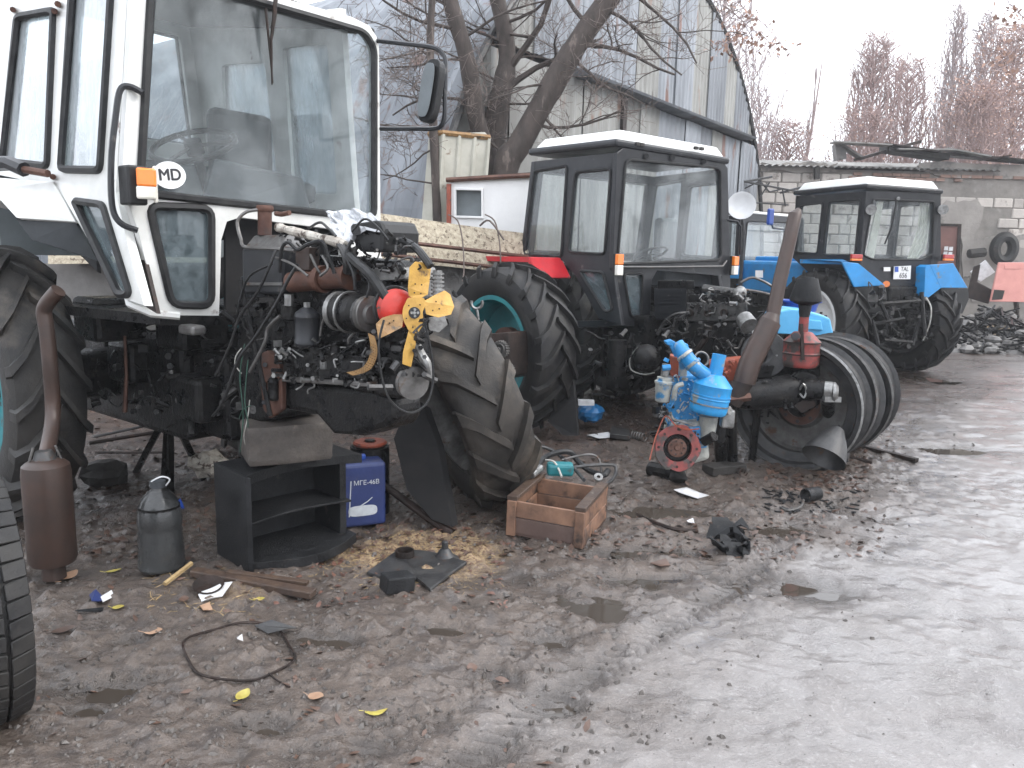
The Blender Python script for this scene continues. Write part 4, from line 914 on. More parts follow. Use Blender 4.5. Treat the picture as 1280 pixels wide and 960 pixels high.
MB().cyl(P(770, 470, 7.0), P(772, 425, 7.0), .09, 12).build('filter_bowl', 'greasy', red)
MB().ball(P(808, 448, 6.9), .13, 12, .05).build('pump', 'greasy', red)
# trestle stand under its nose
for a in ((830, 520), (905, 500)): MB().tube([P(a[0], 470, 6.7), GZ(a[0]-4, a[1]+6)], .04, 6).build('stand_leg', 'greasy', red)
# ---------------------------------------------------------------- BLUE TRACTOR (seen from behind)
nb = unit(.375, -.927, 0); cb = unit(.927, .375, 0); p0 = P(1083, 240, 10.75); fb = plane(p0, nb); nsb = -cb; sb = plane(p0, nsb)
blu = thing('blue_tractor', 'blue winged tractor with black cab seen from behind, white curtains in its rear window', 'tractor', (5.4, 11.2, 0))
fo = [(1083, 239), (1176, 241), (1176, 326), (1158, 332), (1158, 357), (1078, 357), (1074, 326)]
fh = [([(1091, 249), (1167, 252), (1165, 318), (1152, 325), (1090, 324), (1079, 319)], 3, 'glass')]
so_ = [(995, 245), (1083, 239), (1075, 328), (1072, 345), (1010, 340), (988, 320)]
sh = [([(1001, 257), (1029, 254), (1022, 317), (992, 315)], 4, 'glass'), ([(1036, 252), (1076, 249), (1069, 319), (1029, 319)], 4, 'glass')]
midb = (fb(1083, 240)+fb(1176, 241))/2
mirb = cab(blu, fb, nb, sb, nsb, cb, midb, fo, fh, so_, sh, (995, 245), (988, 320), rhole=(.06, .05, .94, .92))
rb = [fb(1083, 239), fb(1176, 241), mirb(sb(994, 244)), sb(994, 244)]; zt = max(p.z for p in rb)-.02; rb = [V((p.x, p.y, zt)) for p in rb]; roof(blu, rb, .11, .04)
MB().prism(pp(fb, [(1096, 252), (1103, 252), (1091, 323), (1081, 322)], -.09), nb*.02).build('curtain', 'curtain', blu); cu = []
for (x0, x1) in ((1096, 1103), (1150, 1163)):
    pass
mbc = MB(); L0 = [(1150, 253), (1147, 285), (1140, 306), (1134, 323)]; L1 = [(1166, 253), (1161, 290), (1157, 312), (1148, 323)]
rows = []
for j, (a, b) in enumerate(zip(L0, L1)): rows.append([fb(lerp(a[0], b[0], i/8), lerp(a[1], b[1], i/8), -.08-.025*(i % 2)) for i in range(9)])
vs = [p for r in rows for p in r]; mbc.add(vs, [(j*9+i, j*9+i+1, (j+1)*9+i+1, (j+1)*9+i) for j in range(3) for i in range(8)]); mbc.build('curtain', 'curtain', blu)
MB().cyl(fb(1089, 262, .02), fb(1089, 262, .12), .07, 14).build('work_lamp', 'alu', blu); MB().cyl(fb(1178, 262, .02), fb(1179, 262, .12), .07, 14).build('work_lamp', 'alu', blu)
MB().cyl(fb(1123, 248, 0), fb(1123, 248, .04), .025, 8).build('wiper_motor', 'alu', blu); MB().tube([fb(1121, 250, .05), fb(1114, 285, .04), (fb(1106, 305, .03))], .012, 5).build('wiper', 'black_plastic', blu)
pl_ = MB().prism(pp(fb, [(1118, 333), (1139, 332), (1138, 349), (1117, 349)], .03), nb*-.01).build('number_plate', 'sticker_white', blu)
MB().prism(pp(fb, [(1118.5, 333.5), (1123, 333.3), (1123, 340), (1118.5, 340)], .033), nb*.002).build('plate_band', 'ink_blue', pl_)
puttext('TAL', .085, fb(1131, 336.5, .034), cb, z1, pl_, 'ink'); puttext('656', .10, fb(1129, 344.5, .034), cb, z1, pl_, 'ink')
MB().prism(pp(fb, [(1105, 334), (1113, 334), (1113, 339), (1105, 339)], .03), nb*-.01).build('sticker', 'sticker_white', blu)
# wings: blue sheet with black rubber flap
def wing(fpx, flap, k):
    MB().prism(pp(fb, fpx, .16), nb*-.03).build('wing', 'blue_paint', blu, bev=.01); MB().prism(pp(fb, flap, .15), nb*-.02).build('mud_flap', 'black_plastic', blu)
wing([(1052, 327), (1073, 329), (1107, 357), (1068, 359)], [(1068, 359.5), (1107, 357.5), (1109, 376), (1101, 391), (1075, 391)], 0)
wing([(1162, 331), (1192, 329), (1210, 360), (1176, 360)], [(1176, 360.5), (1210, 360.5), (1211, 374), (1203, 392), (1184, 390)], 1)
MB().prism(pp(fb, [(1157, 334), (1162, 331), (1176, 360), (1155, 376)], .158), nb*-.3).build('wing', 'blue_paint', blu)
a = [sb(1052, 327, .30), sb(1004, 326, .30)]; 
MB().hexa([sb(1004, 329, .0), sb(1053, 329, .0), fb(1068, 331, .15), sb(1000, 329, .42), sb(1004, 324, .0), sb(1053, 324, .0), fb(1060, 327, .15), sb(1000, 324, .42)]).build('wing_top', 'blue_paint', blu)
for x in (1069, 1184): lamp(blu, fb(x, 322, .12), cb, z1, .19, .09, ('red_lens', 'orange_lens'), .35, 'tail_lamp')
MB().box(fb(1120, 395, -.55), (.75, 1.1, .55), cb, nb).build('rear_axle_housing', 'greasy', blu, bev=.04); MB().box(fb(1118, 372, -.1), (.55, .3, .35), cb, nb).build('hydraulic_housing', 'greasy', blu, bev=.04)
lk_ = MB()
for a, b in (((1090, 400), (1098, 432)), ((1150, 400), (1140, 432)), ((1098, 380), (1150, 376)), ((1092, 405), (1130, 398)), ((1105, 425), (1140, 428)), ((1100, 376), (1110, 400)), ((1152, 365), (1156, 420))): lk_.tube([fb(*a, .25), fb(*b, .35)], .028, 6)
lk_.build('linkage', 'greasy', blu)
A, B_ = clutter(31, 1088, 365, 1160, 435, 10.5, 11.1, 90, .05); A.build('fittings', 'greasy', blu, kind='stuff'); B_.build('unions', 'greasy_grey', blu, kind='stuff')
MB().tube(smoothpath([fb(1158, 372, .3), fb(1164, 385, .4), fb(1162, 405, .4), fb(1154, 425, .3)], 4), .010, 5).build('cable', 'wire_white', blu)
MB().cyl(fb(1108, 355, .12), fb(1108, 355, .17), .045, 10).build('side_lamp', 'orange_lens', blu)
cw = midb+nb*-.45; cw.z = .77
for sg in (-1, 1): wheel(blu, cw+cb*sg*.88, cb*sg, R=.77, W=.44, rimmat='sticker_white' if sg < 0 else 'iron', dish=-.03)
for sg in (-1, 1): wheel(blu, V((midb.x, midb.y, .5))-nb*2.85+cb*sg*.75, cb*sg, R=.5, W=.26, rim=.27, rimmat='sticker_white', n=16)
hoodc = midb-nb*2.4; hoodc.z = 1.35; MB().box(hoodc, (.72, 1.9, .55), cb, nb).build('bonnet', 'blue_paint', blu, bev=.06); hoodc.z = .9; MB().box(hoodc, (.5, 2.2, .4), cb, nb).build('engine_block', 'greasy', blu, bev=.03)
MB().box(midb-nb*.55+V((0, 0, -1.25)), (.5, .5, .6), cb, nb).build('seat', 'interior', blu, bev=.05)
# ---------------------------------------------------------------- SMALL TRACTOR behind
n3 = unit(.643, -.766, 0); c3 = unit(.766, .643, 0); p0 = P(924, 268, 13.6); f3 = plane(p0, n3); s3 = plane(p0, -c3)
tb = thing('distant_tractor', 'blue bonneted tractor half hidden between the red and the blue one', 'tractor', (4.4, 15.2, 0))
fo = [(925, 267), (1004, 272), (1008, 365), (922, 355)]; fh = [([(934, 276), (999, 279), (1001, 331), (929, 327)], 5, 'glass')]
so_ = [(905, 271), (925, 267), (922, 355), (902, 350)]; sh = [([(908, 277), (922, 275), (919, 327), (906, 325)], 3, 'glass')]
mid3 = (f3(925, 268)+f3(1004, 272))/2; mir3 = cab(tb, f3, n3, s3, -c3, c3, mid3, fo, fh, so_, sh, (905, 271), (902, 350), rhole=(.08, .3, .92, .92))
r3 = [f3(925, 267), f3(1004, 271), mir3(s3(905, 271)), s3(905, 271)]; zt = max(p.z for p in r3); r3 = [V((p.x, p.y, zt)) for p in r3]; roof(tb, [p+V((0, 0, -.06)) for p in r3], .04, .03, thick=.04)
hb_ = MB().prism([f3(943, 320, .1), f3(986, 322, .1), f3(986, 368, .1), f3(943, 366, .1)], n3*1.4).build('bonnet', 'blue_paint', tb, bev=.04)
MB().prism(pp(f3, [(944, 338), (953, 338), (953, 347), (944, 347)], 1.51), n3*.01).build('bonnet_label', 'sticker_white', tb)
MB().box(f3(965, 400, .7), (.5, 1.6, .5), c3, n3).build('engine_block', 'greasy', tb, bev=.03)
for (x, y) in ((925, 335), (917, 340)): MB().box(f3(x, y, .0), (.14, .30, .22), c3, n3).build('wing', 'blue_paint', tb, bev=.01)
for sg in (-1, 1): wheel(tb, V((mid3.x, mid3.y, .72))-n3*.5+c3*sg*.8, c3*sg, R=.72, W=.38, n=16, rimmat='sticker_white')
for sg in (-1, 1): wheel(tb, V((mid3.x, mid3.y, .45))+n3*1.5+c3*sg*.65, c3*sg, R=.45, W=.24, rim=.25, n=14, rimmat='sticker_white')
MB().box(P(963, 271, 12.6), (.16, .05, .26), c3, n3).build('mirror', 'tub_blue', tb, bev=.03); MB().tube([P(963, 276, 12.65), P(966, 285, 12.8), f3(1000, 290)], .015, 5).build('mirror_arm', 'black_paint', tb)
mb = MB()
for pts in ([(926, 353), (940, 347), (955, 352), (965, 358)], [(930, 362), (950, 365), (975, 372), (985, 380)]): mb.tube(smoothpath([P(x, y, 9.5) for x, y in pts], 4), .018, 6)
mb.build('bent_pipe', 'iron_light', cat='pipe', label='two thin bent grey pipes behind the rusty stack', kind=None)
# ================================================================ WHITE TRACTOR
c = unit(.61, .79, 0); fw = unit(.79, -.61, 0)
A0, A1, A2 = P(172, 240, 3.8), P(470, 268, 5.0), P(186, -18, 3.88); nf = (A1-A0).cross(A2-A0).normalized(); nf = nf if nf.y < 0 else -nf; ff = plane(A0, nf)
B0, B1, B2 = P(150, 230, 3.86), P(2, 199, 4.8), P(161, 0, 3.93); ns = (B1-B0).cross(B2-B0).normalized(); ns = ns if ns.y < 0 else -ns; sf = plane(B0, ns)
wt = thing('white_tractor', 'white cab tractor with rusty seams, its bonnet off and engine bare at the left', 'tractor', (-1.9, 4.7, 0))
fo = [(168, -62), (340, -6), (440, 21), (462, 32), (471, 46), (474, 60), (476, 290), (478, 396), (432, 398), (428, 300), (418, 287), (300, 272), (284, 277), (277, 300), (274, 397), (199, 396), (173, 290), (152, 232)]
fh = [([(190, -36), (455, 40), (467, 60), (467, 273), (174, 241)], 12, 'glass_dusty'), ([(186, 257), (264, 260), (264, 382), (214, 381)], 14, 'glass_low')]
so_ = [(-8, -30), (163, -80), (147, 200), (145, 240), (158, 300), (180, 382), (155, 373), (72, 234), (-14, 216)]
sh = [([(23, 21), (69, 13), (61, 208), (4, 201)], 7, 'glass_side'), ([(92, -12), (142, -24), (127, 213), (77, 212)], 7, 'glass_side'), ([(94, 251), (130, 256), (164, 368), (150, 369)], 6, 'glass_low')]
mid = (ff(160, 240)+ff(476, 270))/2
mirw = cab(wt, ff, nf, sf, ns, c, mid, fo, fh, so_, sh, (-8, -28), (-14, 216), body='white_paint', th=.045, seal=.021, rhole=(.10, .28, .90, .93))
rw = [ff(168, -60), ff(470, 44), mirw(sf(-8, -28)), sf(-8, -28)]
roof(wt, [p+V((0, 0, .0)) for p in rw], .02, .0, edge='dark_stone', thick=.04)
# door gap: dark jamb with a grab bar
MB().prism(pp(sf, [(150, -60), (166, -60), (153, 232), (172, 290), (196, 392), (183, 384), (160, 300), (146, 235)], -.08), ns*-.02).build('door_jamb', 'rusty_dark', wt)
MB().tube(smoothpath([P(178, 116, 3.80), P(162, 108, 3.78), P(150, 113, 3.76), P(144, 150, 3.74), P(139, 200, 3.72), P(140, 255, 3.70), P(150, 278, 3.70), P(172, 288, 3.74)], 5), .015, 7).build('grab_bar', 'black_paint', wt)
lm = P(178, 231, 3.70); lx = unit(.75, .66, 0)
l = MB().box(P(166, 232, 3.72), (.085, .10, .185), lx, fw).build('indicator', 'black_plastic', wt, bev=.01)
MB().box(P(183, 222, 3.68), (.085, .05, .085), unit(.9, .4, 0), unit(.4, -.9, 0)).build('lens', 'orange_lens', l, bev=.01); MB().box(P(183, 241, 3.68), (.085, .05, .06), unit(.9, .4, 0), unit(.4, -.9, 0)).build('lens', 'clear_lens', l, bev=.01)
MB().box(P(194, 231, 3.72), (.02, .06, .17), unit(.9, .4, 0), unit(.4, -.9, 0)).build('lens', 'clear_lens', l, bev=.012)
# oval country sticker on the glass
u_ = (ff(240, 215)-ff(200, 215)).normalized(); v_ = nf.cross(u_); v_ = v_ if v_.z > 0 else -v_
so2 = ff(212, 219, .012); st = MB().prism([so2+u_*math.cos(a)*.085+v_*math.sin(a)*.066 for a in np.linspace(0, 6.283, 33)[:-1]], nf*.002).build('sticker', 'sticker_white', wt)
[puttext('MD', .078, so2+nf*(.003+.0003*k)+u_*dx+v_*dy, u_, v_, st, 'ink') for k, (dx, dy) in enumerate(((0, 0), (.0022, 0), (-.0022, 0), (0, .0018), (0, -.0018)))]
# wipers hanging over the screen
MB().tube([ff(345, -6, .06), ff(343, 20, .06), ff(339, 50, .04), ff(340, 106, .02)], [.012, .012, .008, .004], 6).build('wiper', 'rusty_dark', wt); MB().tube([ff(332, 10, .04), ff(337, 60, .03), ff(341, 104, .02)], [.008, .006, .004], 6).build('wiper', 'rusty_dark', wt)
# interior
sc_ = P(242, 182, 4.62); sa = unit(-.35, .25, 1); uu, q = basis(sa); sa2 = (sa+V((.25, -.75, 0))).normalized(); uu, q = basis(sa2); sw = MB(); sw.tube([sc_+(uu*math.cos(a)+q*math.sin(a))*.235 for a in np.linspace(0, 6.283, 33)[:-1]], .017, 7, closed=True)
for a in (.3, 2.4, 4.5): sw.tube([sc_, sc_+(uu*math.cos(a)+q*math.sin(a))*.23], .012, 5)
sw.cyl(sc_-sa2*.05, sc_+sa2*.03, .05, 12); sw.tube([sc_, sc_-sa2*.6], .03, 8); sw.build('steering_wheel', 'black_plastic', wt)
d0 = [P(248, 268, 4.2), P(392, 275, 4.7), P(392, 275, 5.0), P(248, 268, 4.5), P(268, 198, 4.3), P(378, 222, 4.75), P(378, 222, 5.0), P(262, 196, 4.55)]
MB().hexa(d0).build('dashboard', 'interior', wt, bev=.02)
bt, tp_ = sf(-14, 216), sf(-8, 60); mb_, mt_ = mirw(bt), mirw(tp_)
MB().hexa([bt+fw*.1+V((0, 0, -.5)), mb_+fw*.1+V((0, 0, -.5)), mb_+V((0, 0, -.5)), bt+V((0, 0, -.5)), bt+fw*.1+V((0, 0, .18)), mb_+fw*.1+V((0, 0, .18)), mb_+V((0, 0, .18)), bt+V((0, 0, .18))]).build('rear_bulkhead', 'interior_grey', wt)
sm_ = MB(); sc2 = P(330, 240, 5.2); sm_.box(sc2, (.5, .5, .14), c, fw); sm_.box(sc2-fw*.25+V((0, 0, .28)), (.46, .12, .5), c, fw); sm_.build('seat', 'interior', wt, bev=.05)
fl = [ff(199, 394), ff(470, 396), mirw(sf(60, 380)), sf(60, 380)]; MB().hexa([p-V((0, 0, .05)) for p in fl]+fl).build('cab_floor', 'greasy', wt)
bk = [ff(282, 396, -.12), ff(430, 396, -.12), ff(425, 280, -.12), ff(282, 272, -.12)]; MB().prism(bk, nf*-.02).build('bulkhead', 'plate_black', wt)
# wing above the big wheel: white sheet, dark underside
W0 = [P(-60, 205, 5.1), P(62, 226, 4.35), P(93, 277, 4.22), P(20, 273, 4.5), P(-30, 235, 4.9)]
W1 = [P(-70, 222, 4.85), P(0, 222, 4.5), P(66, 227, 4.3), P(94, 277, 4.12), P(20, 272, 3.98), P(0, 250, 4.05), P(-60, 246, 4.5)]
MB().prism(W1, V((.01, .03, -.012))).build('wing', 'white_paint', wt, bev=.006)
MB().add([P(20, 273, 4.0), P(94, 278, 4.13), P(122, 326, 4.15), P(80, 312, 4.02), P(40, 300, 4.0)], [(0, 1, 2, 3, 4)]).build('wing_skirt', 'interior', wt)
MB().prism([P(93, 277, 4.14), P(120, 324, 4.16), P(122, 340, 4.5), P(60, 280, 4.7)], V((.01, .02, -.01))).build('wing_skirt', 'interior', wt)
MB().tube([P(-5, 205, 4.35), P(12, 204, 4.3), P(30, 212, 4.25)], .04, 8).build('hinge_arm', 'black_paint', wt); MB().tube([P(30, 212, 4.25), P(60, 217, 4.2)], .02, 8).build('hinge_pin', 'rusty', wt)
for p_ in ((66, 221), (68, 14), (72, 5), (16, 12)): MB().cyl(sf(*p_, .0), sf(*p_, .03), .016, 8).build('hinge', 'rusty', wt)
# right mirror on its bent frame
mf = MB(); mf.tube(smoothpath([P(472, 51, 5.0), P(500, 54, 4.9), P(540, 59, 4.75), P(553, 67, 4.72), P(557, 80, 4.7), P(556, 120, 4.68), P(555, 148, 4.68), P(547, 160, 4.7), P(520, 161, 4.8), P(476, 161, 5.0)], 5), .014, 7); mf = mf.build('mirror_frame', 'black_paint', wt)
mh = MB(); ma = unit(.16, .0, 1); mx_ = unit(.8, -.55, -.13); mn = mx_.cross(ma).normalized()
mh.prism([P(543, 116, 4.66)+mx_*math.copysign(abs(math.cos(a))**.6, math.cos(a))*.065+ma*math.copysign(abs(math.sin(a))**.6, math.sin(a))*.175 for a in np.linspace(0, 6.283, 29)[:-1]], mn*.05); mh.build('mirror', 'black_plastic', wt, bev=.012)
MB().prism([P(541, 116, 4.655)+mn*(-.01 if mn.y > 0 else .06)+mx_*math.copysign(abs(math.cos(a))**.6, math.cos(a))*.045+ma*math.copysign(abs(math.sin(a))**.6, math.sin(a))*.15 for a in np.linspace(0, 6.283, 29)[:-1]], mn*.003).build('mirror_glass', 'interior_grey', wt)
for y in (118, 150): MB().box(P(548, y if y < 130 else 125, 4.66), (.03, .04, .05)).build('clamp', 'black_plastic', wt)
# wheels
wc = P(0, 467, 4.42); wc.z = .80
wheel(wt, wc, -c, R=.79, W=.37, rub='tyre_mud', dish=-.02, rimmat='teal', n=19)
w2 = wc+c*1.75; wheel(wt, w2, c, R=.79, W=.42, rub='tyre_mud', dish=-.02, n=19)
MB().cyl(wc+c*.2, w2-c*.2, .16, 14).build('rear_axle', 'greasy', wt)
gb = MB(); g0 = (wc+w2)/2; gb.box(g0+fw*.2+V((0, 0, .0)), (.55, 1.5, .62), c, fw); gb.build('gearbox', 'greasy', wt, bev=.04)
MB().box(g0+fw*.85+V((0, 0, -.02)), (.42, .9, .5), c, fw).build('clutch_housing', 'greasy', wt, bev=.04)
# ---- engine: E puts a pixel on the engine's near side plane
E_ = plane(P(290, 400, 4.0), -c)
def E(x, y, off=0): return E_(x, y, off)
def eb(poly, dep, mt, nm, off=0, bev=.012, label=None): return MB().prism(pp(E, poly, off), c*dep).build(nm, mt, wt, label, bev=bev)
def q4(x0, y0, x1, y1): return [(x0, y0), (x1, y0), (x1, y1), (x0, y1)]
eb([(340, 350), (480, 350), (492, 375), (496, 485), (345, 480)], .20, 'greasy', 'engine_block', -.03, .02)
eb([(405, 335), (500, 345), (512, 375), (410, 372)], .20, 'greasy_grey', 'cylinder_head', -.10, .015)
eb([(395, 318), (490, 326), (495, 345), (398, 338)], .18, 'greasy', 'rocker_cover', -.14, .02)
eb([(460, 335), (505, 333), (508, 350), (470, 352)], .2, 'alu', 'thermostat_housing', -.05, .015)
eb([(350, 478), (462, 486), (488, 500), (490, 524), (482, 536), (450, 546), (415, 543), (395, 520), (352, 512)], .20, 'greasy', 'oil_pan', -.02, .03)
eb([(352, 470), (462, 478), (462, 484), (352, 477)], .05, 'iron_light', 'ledge_rail', .04, .004)
eb([(327, 441), (334, 438), (346, 448), (352, 470), (352, 512), (337, 523), (329, 512), (325, 480)], .03, 'rusty', 'housing_flange', .02, .006)
fb_ = MB()
for x, y in ((331, 456), (330, 480), (330, 503), (336, 516)): fb_.cyl(E(x, y, .022), E(x, y, .035), .012, 8)
fb_.build('flange_bolts', 'black_paint', wt, kind='stuff')
eb([(296, 395), (345, 395), (345, 525), (305, 530), (290, 470)], .30, 'greasy', 'bell_housing', -.02, .03)
eb([(300, 345), (352, 345), (352, 372), (300, 372)], .2, 'black_paint', 'battery_tray', -.06, .01)
# grey tank and its rusty neck
eb([(301, 310), (352, 309), (352, 368), (302, 368)], .22, 'black_paint', 'header_tank', .05, .018)
tnk = MB(); a = pp(E, q4(304, 310, 349, 310)[:2], .05); b = pp(E, [(311, 294), (345, 293)], .02)
tnk.hexa([a[0], a[1], a[1]+c*.2, a[0]+c*.2, b[0]+c*.03, b[1]+c*.03, b[1]+c*.15, b[0]+c*.15]); tnk.build('tank_top', 'iron_light', wt, bev=.008)
nk = MB(); nk.cyl(E(331, 294, -.03), E(331, 258, -.03), .034, 14); nk.lathe(E(331, 262, -.03), V((0, 0, 1)), [(.038, -.01), (.042, 0), (.042, .01), (.038, .02)], 14); nk.build('filler_neck', 'rusty', wt)
MB().tube(smoothpath([E(324, 262, .0), E(308, 265, .05), E(298, 274, .08), E(297, 283, .09), E(301, 298, .09), E(307, 309, .09), E(345, 311, .09), E(368, 314, .08)], 4), .009, 6).build('guard_rod', 'iron_light', wt)
eb(q4(300, 353, 352, 357), .02, 'iron_light', 'tank_strap', .065, .002)
# brown manifold barrel with its stub
mn_ = MB(); mn_.cyl(E(364, 353, .04), E(436, 346, .0), .048, 16); mn_.lathe(E(404, 349, .02), fw, [(.05, -.02), (.062, -.02), (.062, .015), (.05, .015)], 16); mn_.lathe(E(436, 346, 0), fw, [(0, -.01), (.058, -.01), (.058, .015), (0, .015)], 16); mn_.build('manifold_barrel', 'rusty', wt)
eb(q4(369, 309, 386, 338), .06, 'rusty_smooth', 'bracket_plate', .06, .004)
# wrapped pipe
wp_ = MB(); pts = smoothpath([E(348, 284, -.02), E(370, 290, .0), E(395, 296, .02), E(420, 302, .04), E(432, 306, .04)], 5); rnd = random.Random(2); wp_.tube(pts, [.020*rnd.uniform(.85, 1.2) for _ in pts], 10); wp_.build('wrapped_pipe', 'rag_wrap', wt)
MB().tube(smoothpath([E(424, 304, .04), E(430, 312, .05), E(434, 326, .05), E(434, 340, .03)], 4), .02, 8).build('elbow', 'iron', wt)
MB().tube([E(345, 267, -.03), E(352, 268, -.03), E(362, 266, -.03)], .012, 8).build('tap', 'rusty', wt)
# black box on top with the thick hose
ff_ = plane(E(500, 300), unit(.5, -.86, 0))
MB().prism([E(436, 280, .0), E(474, 275, .0), E(480, 290, .0), E(479, 315, .0), E(448, 315, .0), E(436, 296, .0)], c*.22).build('air_box', 'black_plastic', wt, bev=.02)
MB().tube(smoothpath([E(476, 300, -.1), E(490, 300, -.08), E(508, 303, -.05), E(522, 312, -.03), E(532, 324, -.02), E(538, 333, -.02)], 5), .017, 10).build('radiator_hose', 'hose', wt)
# hoses
def hose(pts, r, mt='hose', nm='hose', seg=7): return MB().tube(smoothpath([E(*q) for q in pts], 5), r, seg).build(nm, mt, wt)
hose([(350, 340, .1), (352, 312, .12), (360, 303, .12), (372, 312, .1), (384, 306, .1), (402, 302, .1), (410, 320, .08), (418, 342, .06)], .009)
hose([(437, 320, .06), (448, 330, .08), (462, 342, .1), (475, 360, .1), (486, 378, .08)], .020)
hose([(440, 300, .05), (433, 318, .07), (442, 342, .08), (444, 362, .08)], .008); hose([(372, 330, .1), (360, 350, .12), (345, 380, .14), (320, 420, .16), (298, 450, .18), (280, 500, .2), (266, 520, .2)], .008)
hose([(345, 312, .1), (338, 330, .13), (322, 365, .15), (300, 395, .16), (288, 430, .17), (270, 470, .18)], .007); hose([(403, 320, .08), (410, 335, .09), (400, 345, .1)], .006, 'iron_light', 'fuel_line')
hose([(418, 372, .1), (404, 400, .08), (400, 420, .08)], .005, 'iron_light', 'fuel_line'); hose([(452, 340, .07), (462, 355, .07), (458, 372, .08)], .006)
hose([(350, 395, .1), (335, 410, .12), (330, 430, .13), (312, 465, .14)], .008, 'iron_light', 'fuel_line'); hose([(302, 435, .1), (295, 445, .12), (294, 456, .12), (302, 467, .1)], .003, 'wire_white', 'cable')
hose([(306, 430, .1), (300, 470, .11), (304, 520, .1), (300, 565, .08)], .003, 'wire_green', 'cable'); hose([(310, 450, .1), (306, 500, .11), (310, 530, .1), (307, 560, .08)], .003, 'wire_green', 'cable'); hose([(312, 500, .1), (310, 520, .1), (305, 545, .1), (308, 560, .08)], .0025, 'wire_white', 'cable')
hose([(299, 523, .1), (304, 512, .11), (313, 507, .1)], .0025, 'wire_green', 'cable'); hose([(296, 400, .1), (300, 376, .12), (312, 345, .12), (340, 330, .1)], .006)
hose([(485, 300, 0), (470, 282, .02), (455, 274, .02), (440, 290, .03)], .005); hose([(420, 295, .05), (410, 285, .05), (400, 278, .03), (388, 284, .02)], .006, 'iron'); hose([(345, 322, .1), (365, 330, .12), (385, 345, .1)], .006, 'iron_light', 'fuel_line'); hose([(388, 318, .1), (396, 335, .1), (403, 345, .08)], .006, 'iron_light', 'fuel_line')
# filters
def can(x, y0, y1, r, off, mt='black_paint', nm='fuel_filter', cap='alu'):
    a, b = E(x, y1, off), E(x, y0, off); h = (b-a).length; m_ = MB(); m_.lathe(a, b-a, [(0, 0), (r*.8, 0), (r, h*.08), (r, h*.16), (r*.96, h*.18), (r*.96, h*.74), (r, h*.76), (r*.93, h*.86), (r*.35, h), (0, h)], 18); o = m_.build(nm, mt, wt)
    MB().cyl(b-V((0, 0, .01)), b+V((0, 0, .022)), r*.28, 6).build('nut', cap, o); return o
can(384, 384, 433, .058, .06); can(364, 376, 400, .05, .02, 'greasy'); can(233, 430, 476, .075, -.25, 'black_paint', 'oil_filter', 'iron'); can(342, 470, 500, .03, .03, 'greasy', 'drain_cup')
MB().cyl(E(361, 382, .05), E(361, 368, .05), .022, 8).build('bleed_plug', 'alu', wt)
# alternator
al = MB(); ac = E(424, 389, .06); ap = E(447, 392, .075); ad_ = fw; al.lathe(ac, ad_, [(0, 0), (.07, 0), (.082, .015), (.082, .05), (.078, .055), (.078, .10), (.084, .105), (.084, .135), (.07, .15), (0, .15)], 26); al = al.build('alternator', 'greasy', wt)
bnd = MB(); bnd.lathe(ac, ad_, [(.074, -.012), (.087, -.008), (.087, .02), (.08, .02)], 26); bnd.build('end_band', 'alu', al)
pu = ac+ad_*.17; MB().lathe(pu, ad_, [(0, 0), (.03, 0), (.075, .004), (.078, .008), (.06, .018), (.078, .028), (.075, .034), (.045, .034), (.04, .05), (.018, .055), (0, .055)], 28).build('pulley', 'iron_light', al); fnm = MB()
for k in range(14):
    a = k*2*math.pi/14; uu, qq = basis(ad_); p = ac+ad_*.155+(uu*math.cos(a)+qq*math.sin(a))*.062; fnm.box(p, (.012, .03, .018), (uu*math.cos(a)+qq*math.sin(a)), None or ad_.cross(uu*math.cos(a)+qq*math.sin(a)))
fnm.build('cooling_fins', 'iron', al); uu, qq = basis(ad_); MB().tube([ac+ad_*.07+(uu*math.cos(a)+qq*math.sin(a))*.088 for a in np.linspace(0, 6.283, 20)[:-1]], .006, 5, closed=True).build('wire_loop', 'alu', al)
# perforated adjusting strap
sp_ = pxs = [(463, 418), (466, 432), (465, 446), (459, 458), (449, 464), (436, 467)]; sL = smoothpath([E(x-3.2, y-1.5, .14) for x, y in sp_], 4); sR = smoothpath([E(x+4.6, y+2.4, .14) for x, y in sp_], 4); mb = MB()
for i in range(len(sL)-1):
    a0, a1, b0_, b1 = sL[i], sL[i+1], sR[i], sR[i+1]; 
    for j in range(3):
        u0, u1 = j/3, (j+1)/3; q = [lerp(a0, b0_, u0), lerp(a0, b0_, u1), lerp(a1, b1, u1), lerp(a1, b1, u0)]; cc = sum(q, V())/4; hq = [lerp(x, cc, .55) for x in q]
        if 2 < i < len(sL)-3: mb.holed(q, [hq], -fw*.0+c*.004)
        else: mb.prism(q, c*.004)
mb.build('adjusting_strap', 'fan_old', wt)
# crank pulley, water pump pulley, belt
fc = E(508, 478, .0)+c*.02; cpn = unit(.55, -.83, 0)
eb([(430, 372), (500, 378), (516, 420), (520, 470), (500, 500), (440, 490)], .10, 'greasy', 'timing_cover', -.01, .02)
MB().lathe(fc, cpn, [(0, .0), (.016, 0), (.016, .02), (.022, .02), (.024, .002), (.062, .0), (.070, .004), (.071, .01), (.060, .022), (.071, .03), (.071, .04), (.02, .045), (0, .045)][::-1], 30).build('crank_pulley', 'iron_light', wt)
MB().cyl(fc, fc+cpn*.03, .016, 6).build('crank_bolt', 'rusty_dark', wt); 
for k in (-1, 1): MB().box(fc+V((.79, .5, 0)).normalized()*k*.035+cpn*.002, (.008, .006, .03), cpn, unit(.83, .55, 0)).build('pulley_slot', 'ink', wt)
wpul = E(497, 386, .05); MB().lathe(wpul, cpn, [(0, -.03), (.075, -.03), (.082, -.02), (.062, -.005), (.08, .01), (.072, .02), (.05, .03), (0, .03)], 28).build('water_pump_pulley', 'red_plastic', wt)
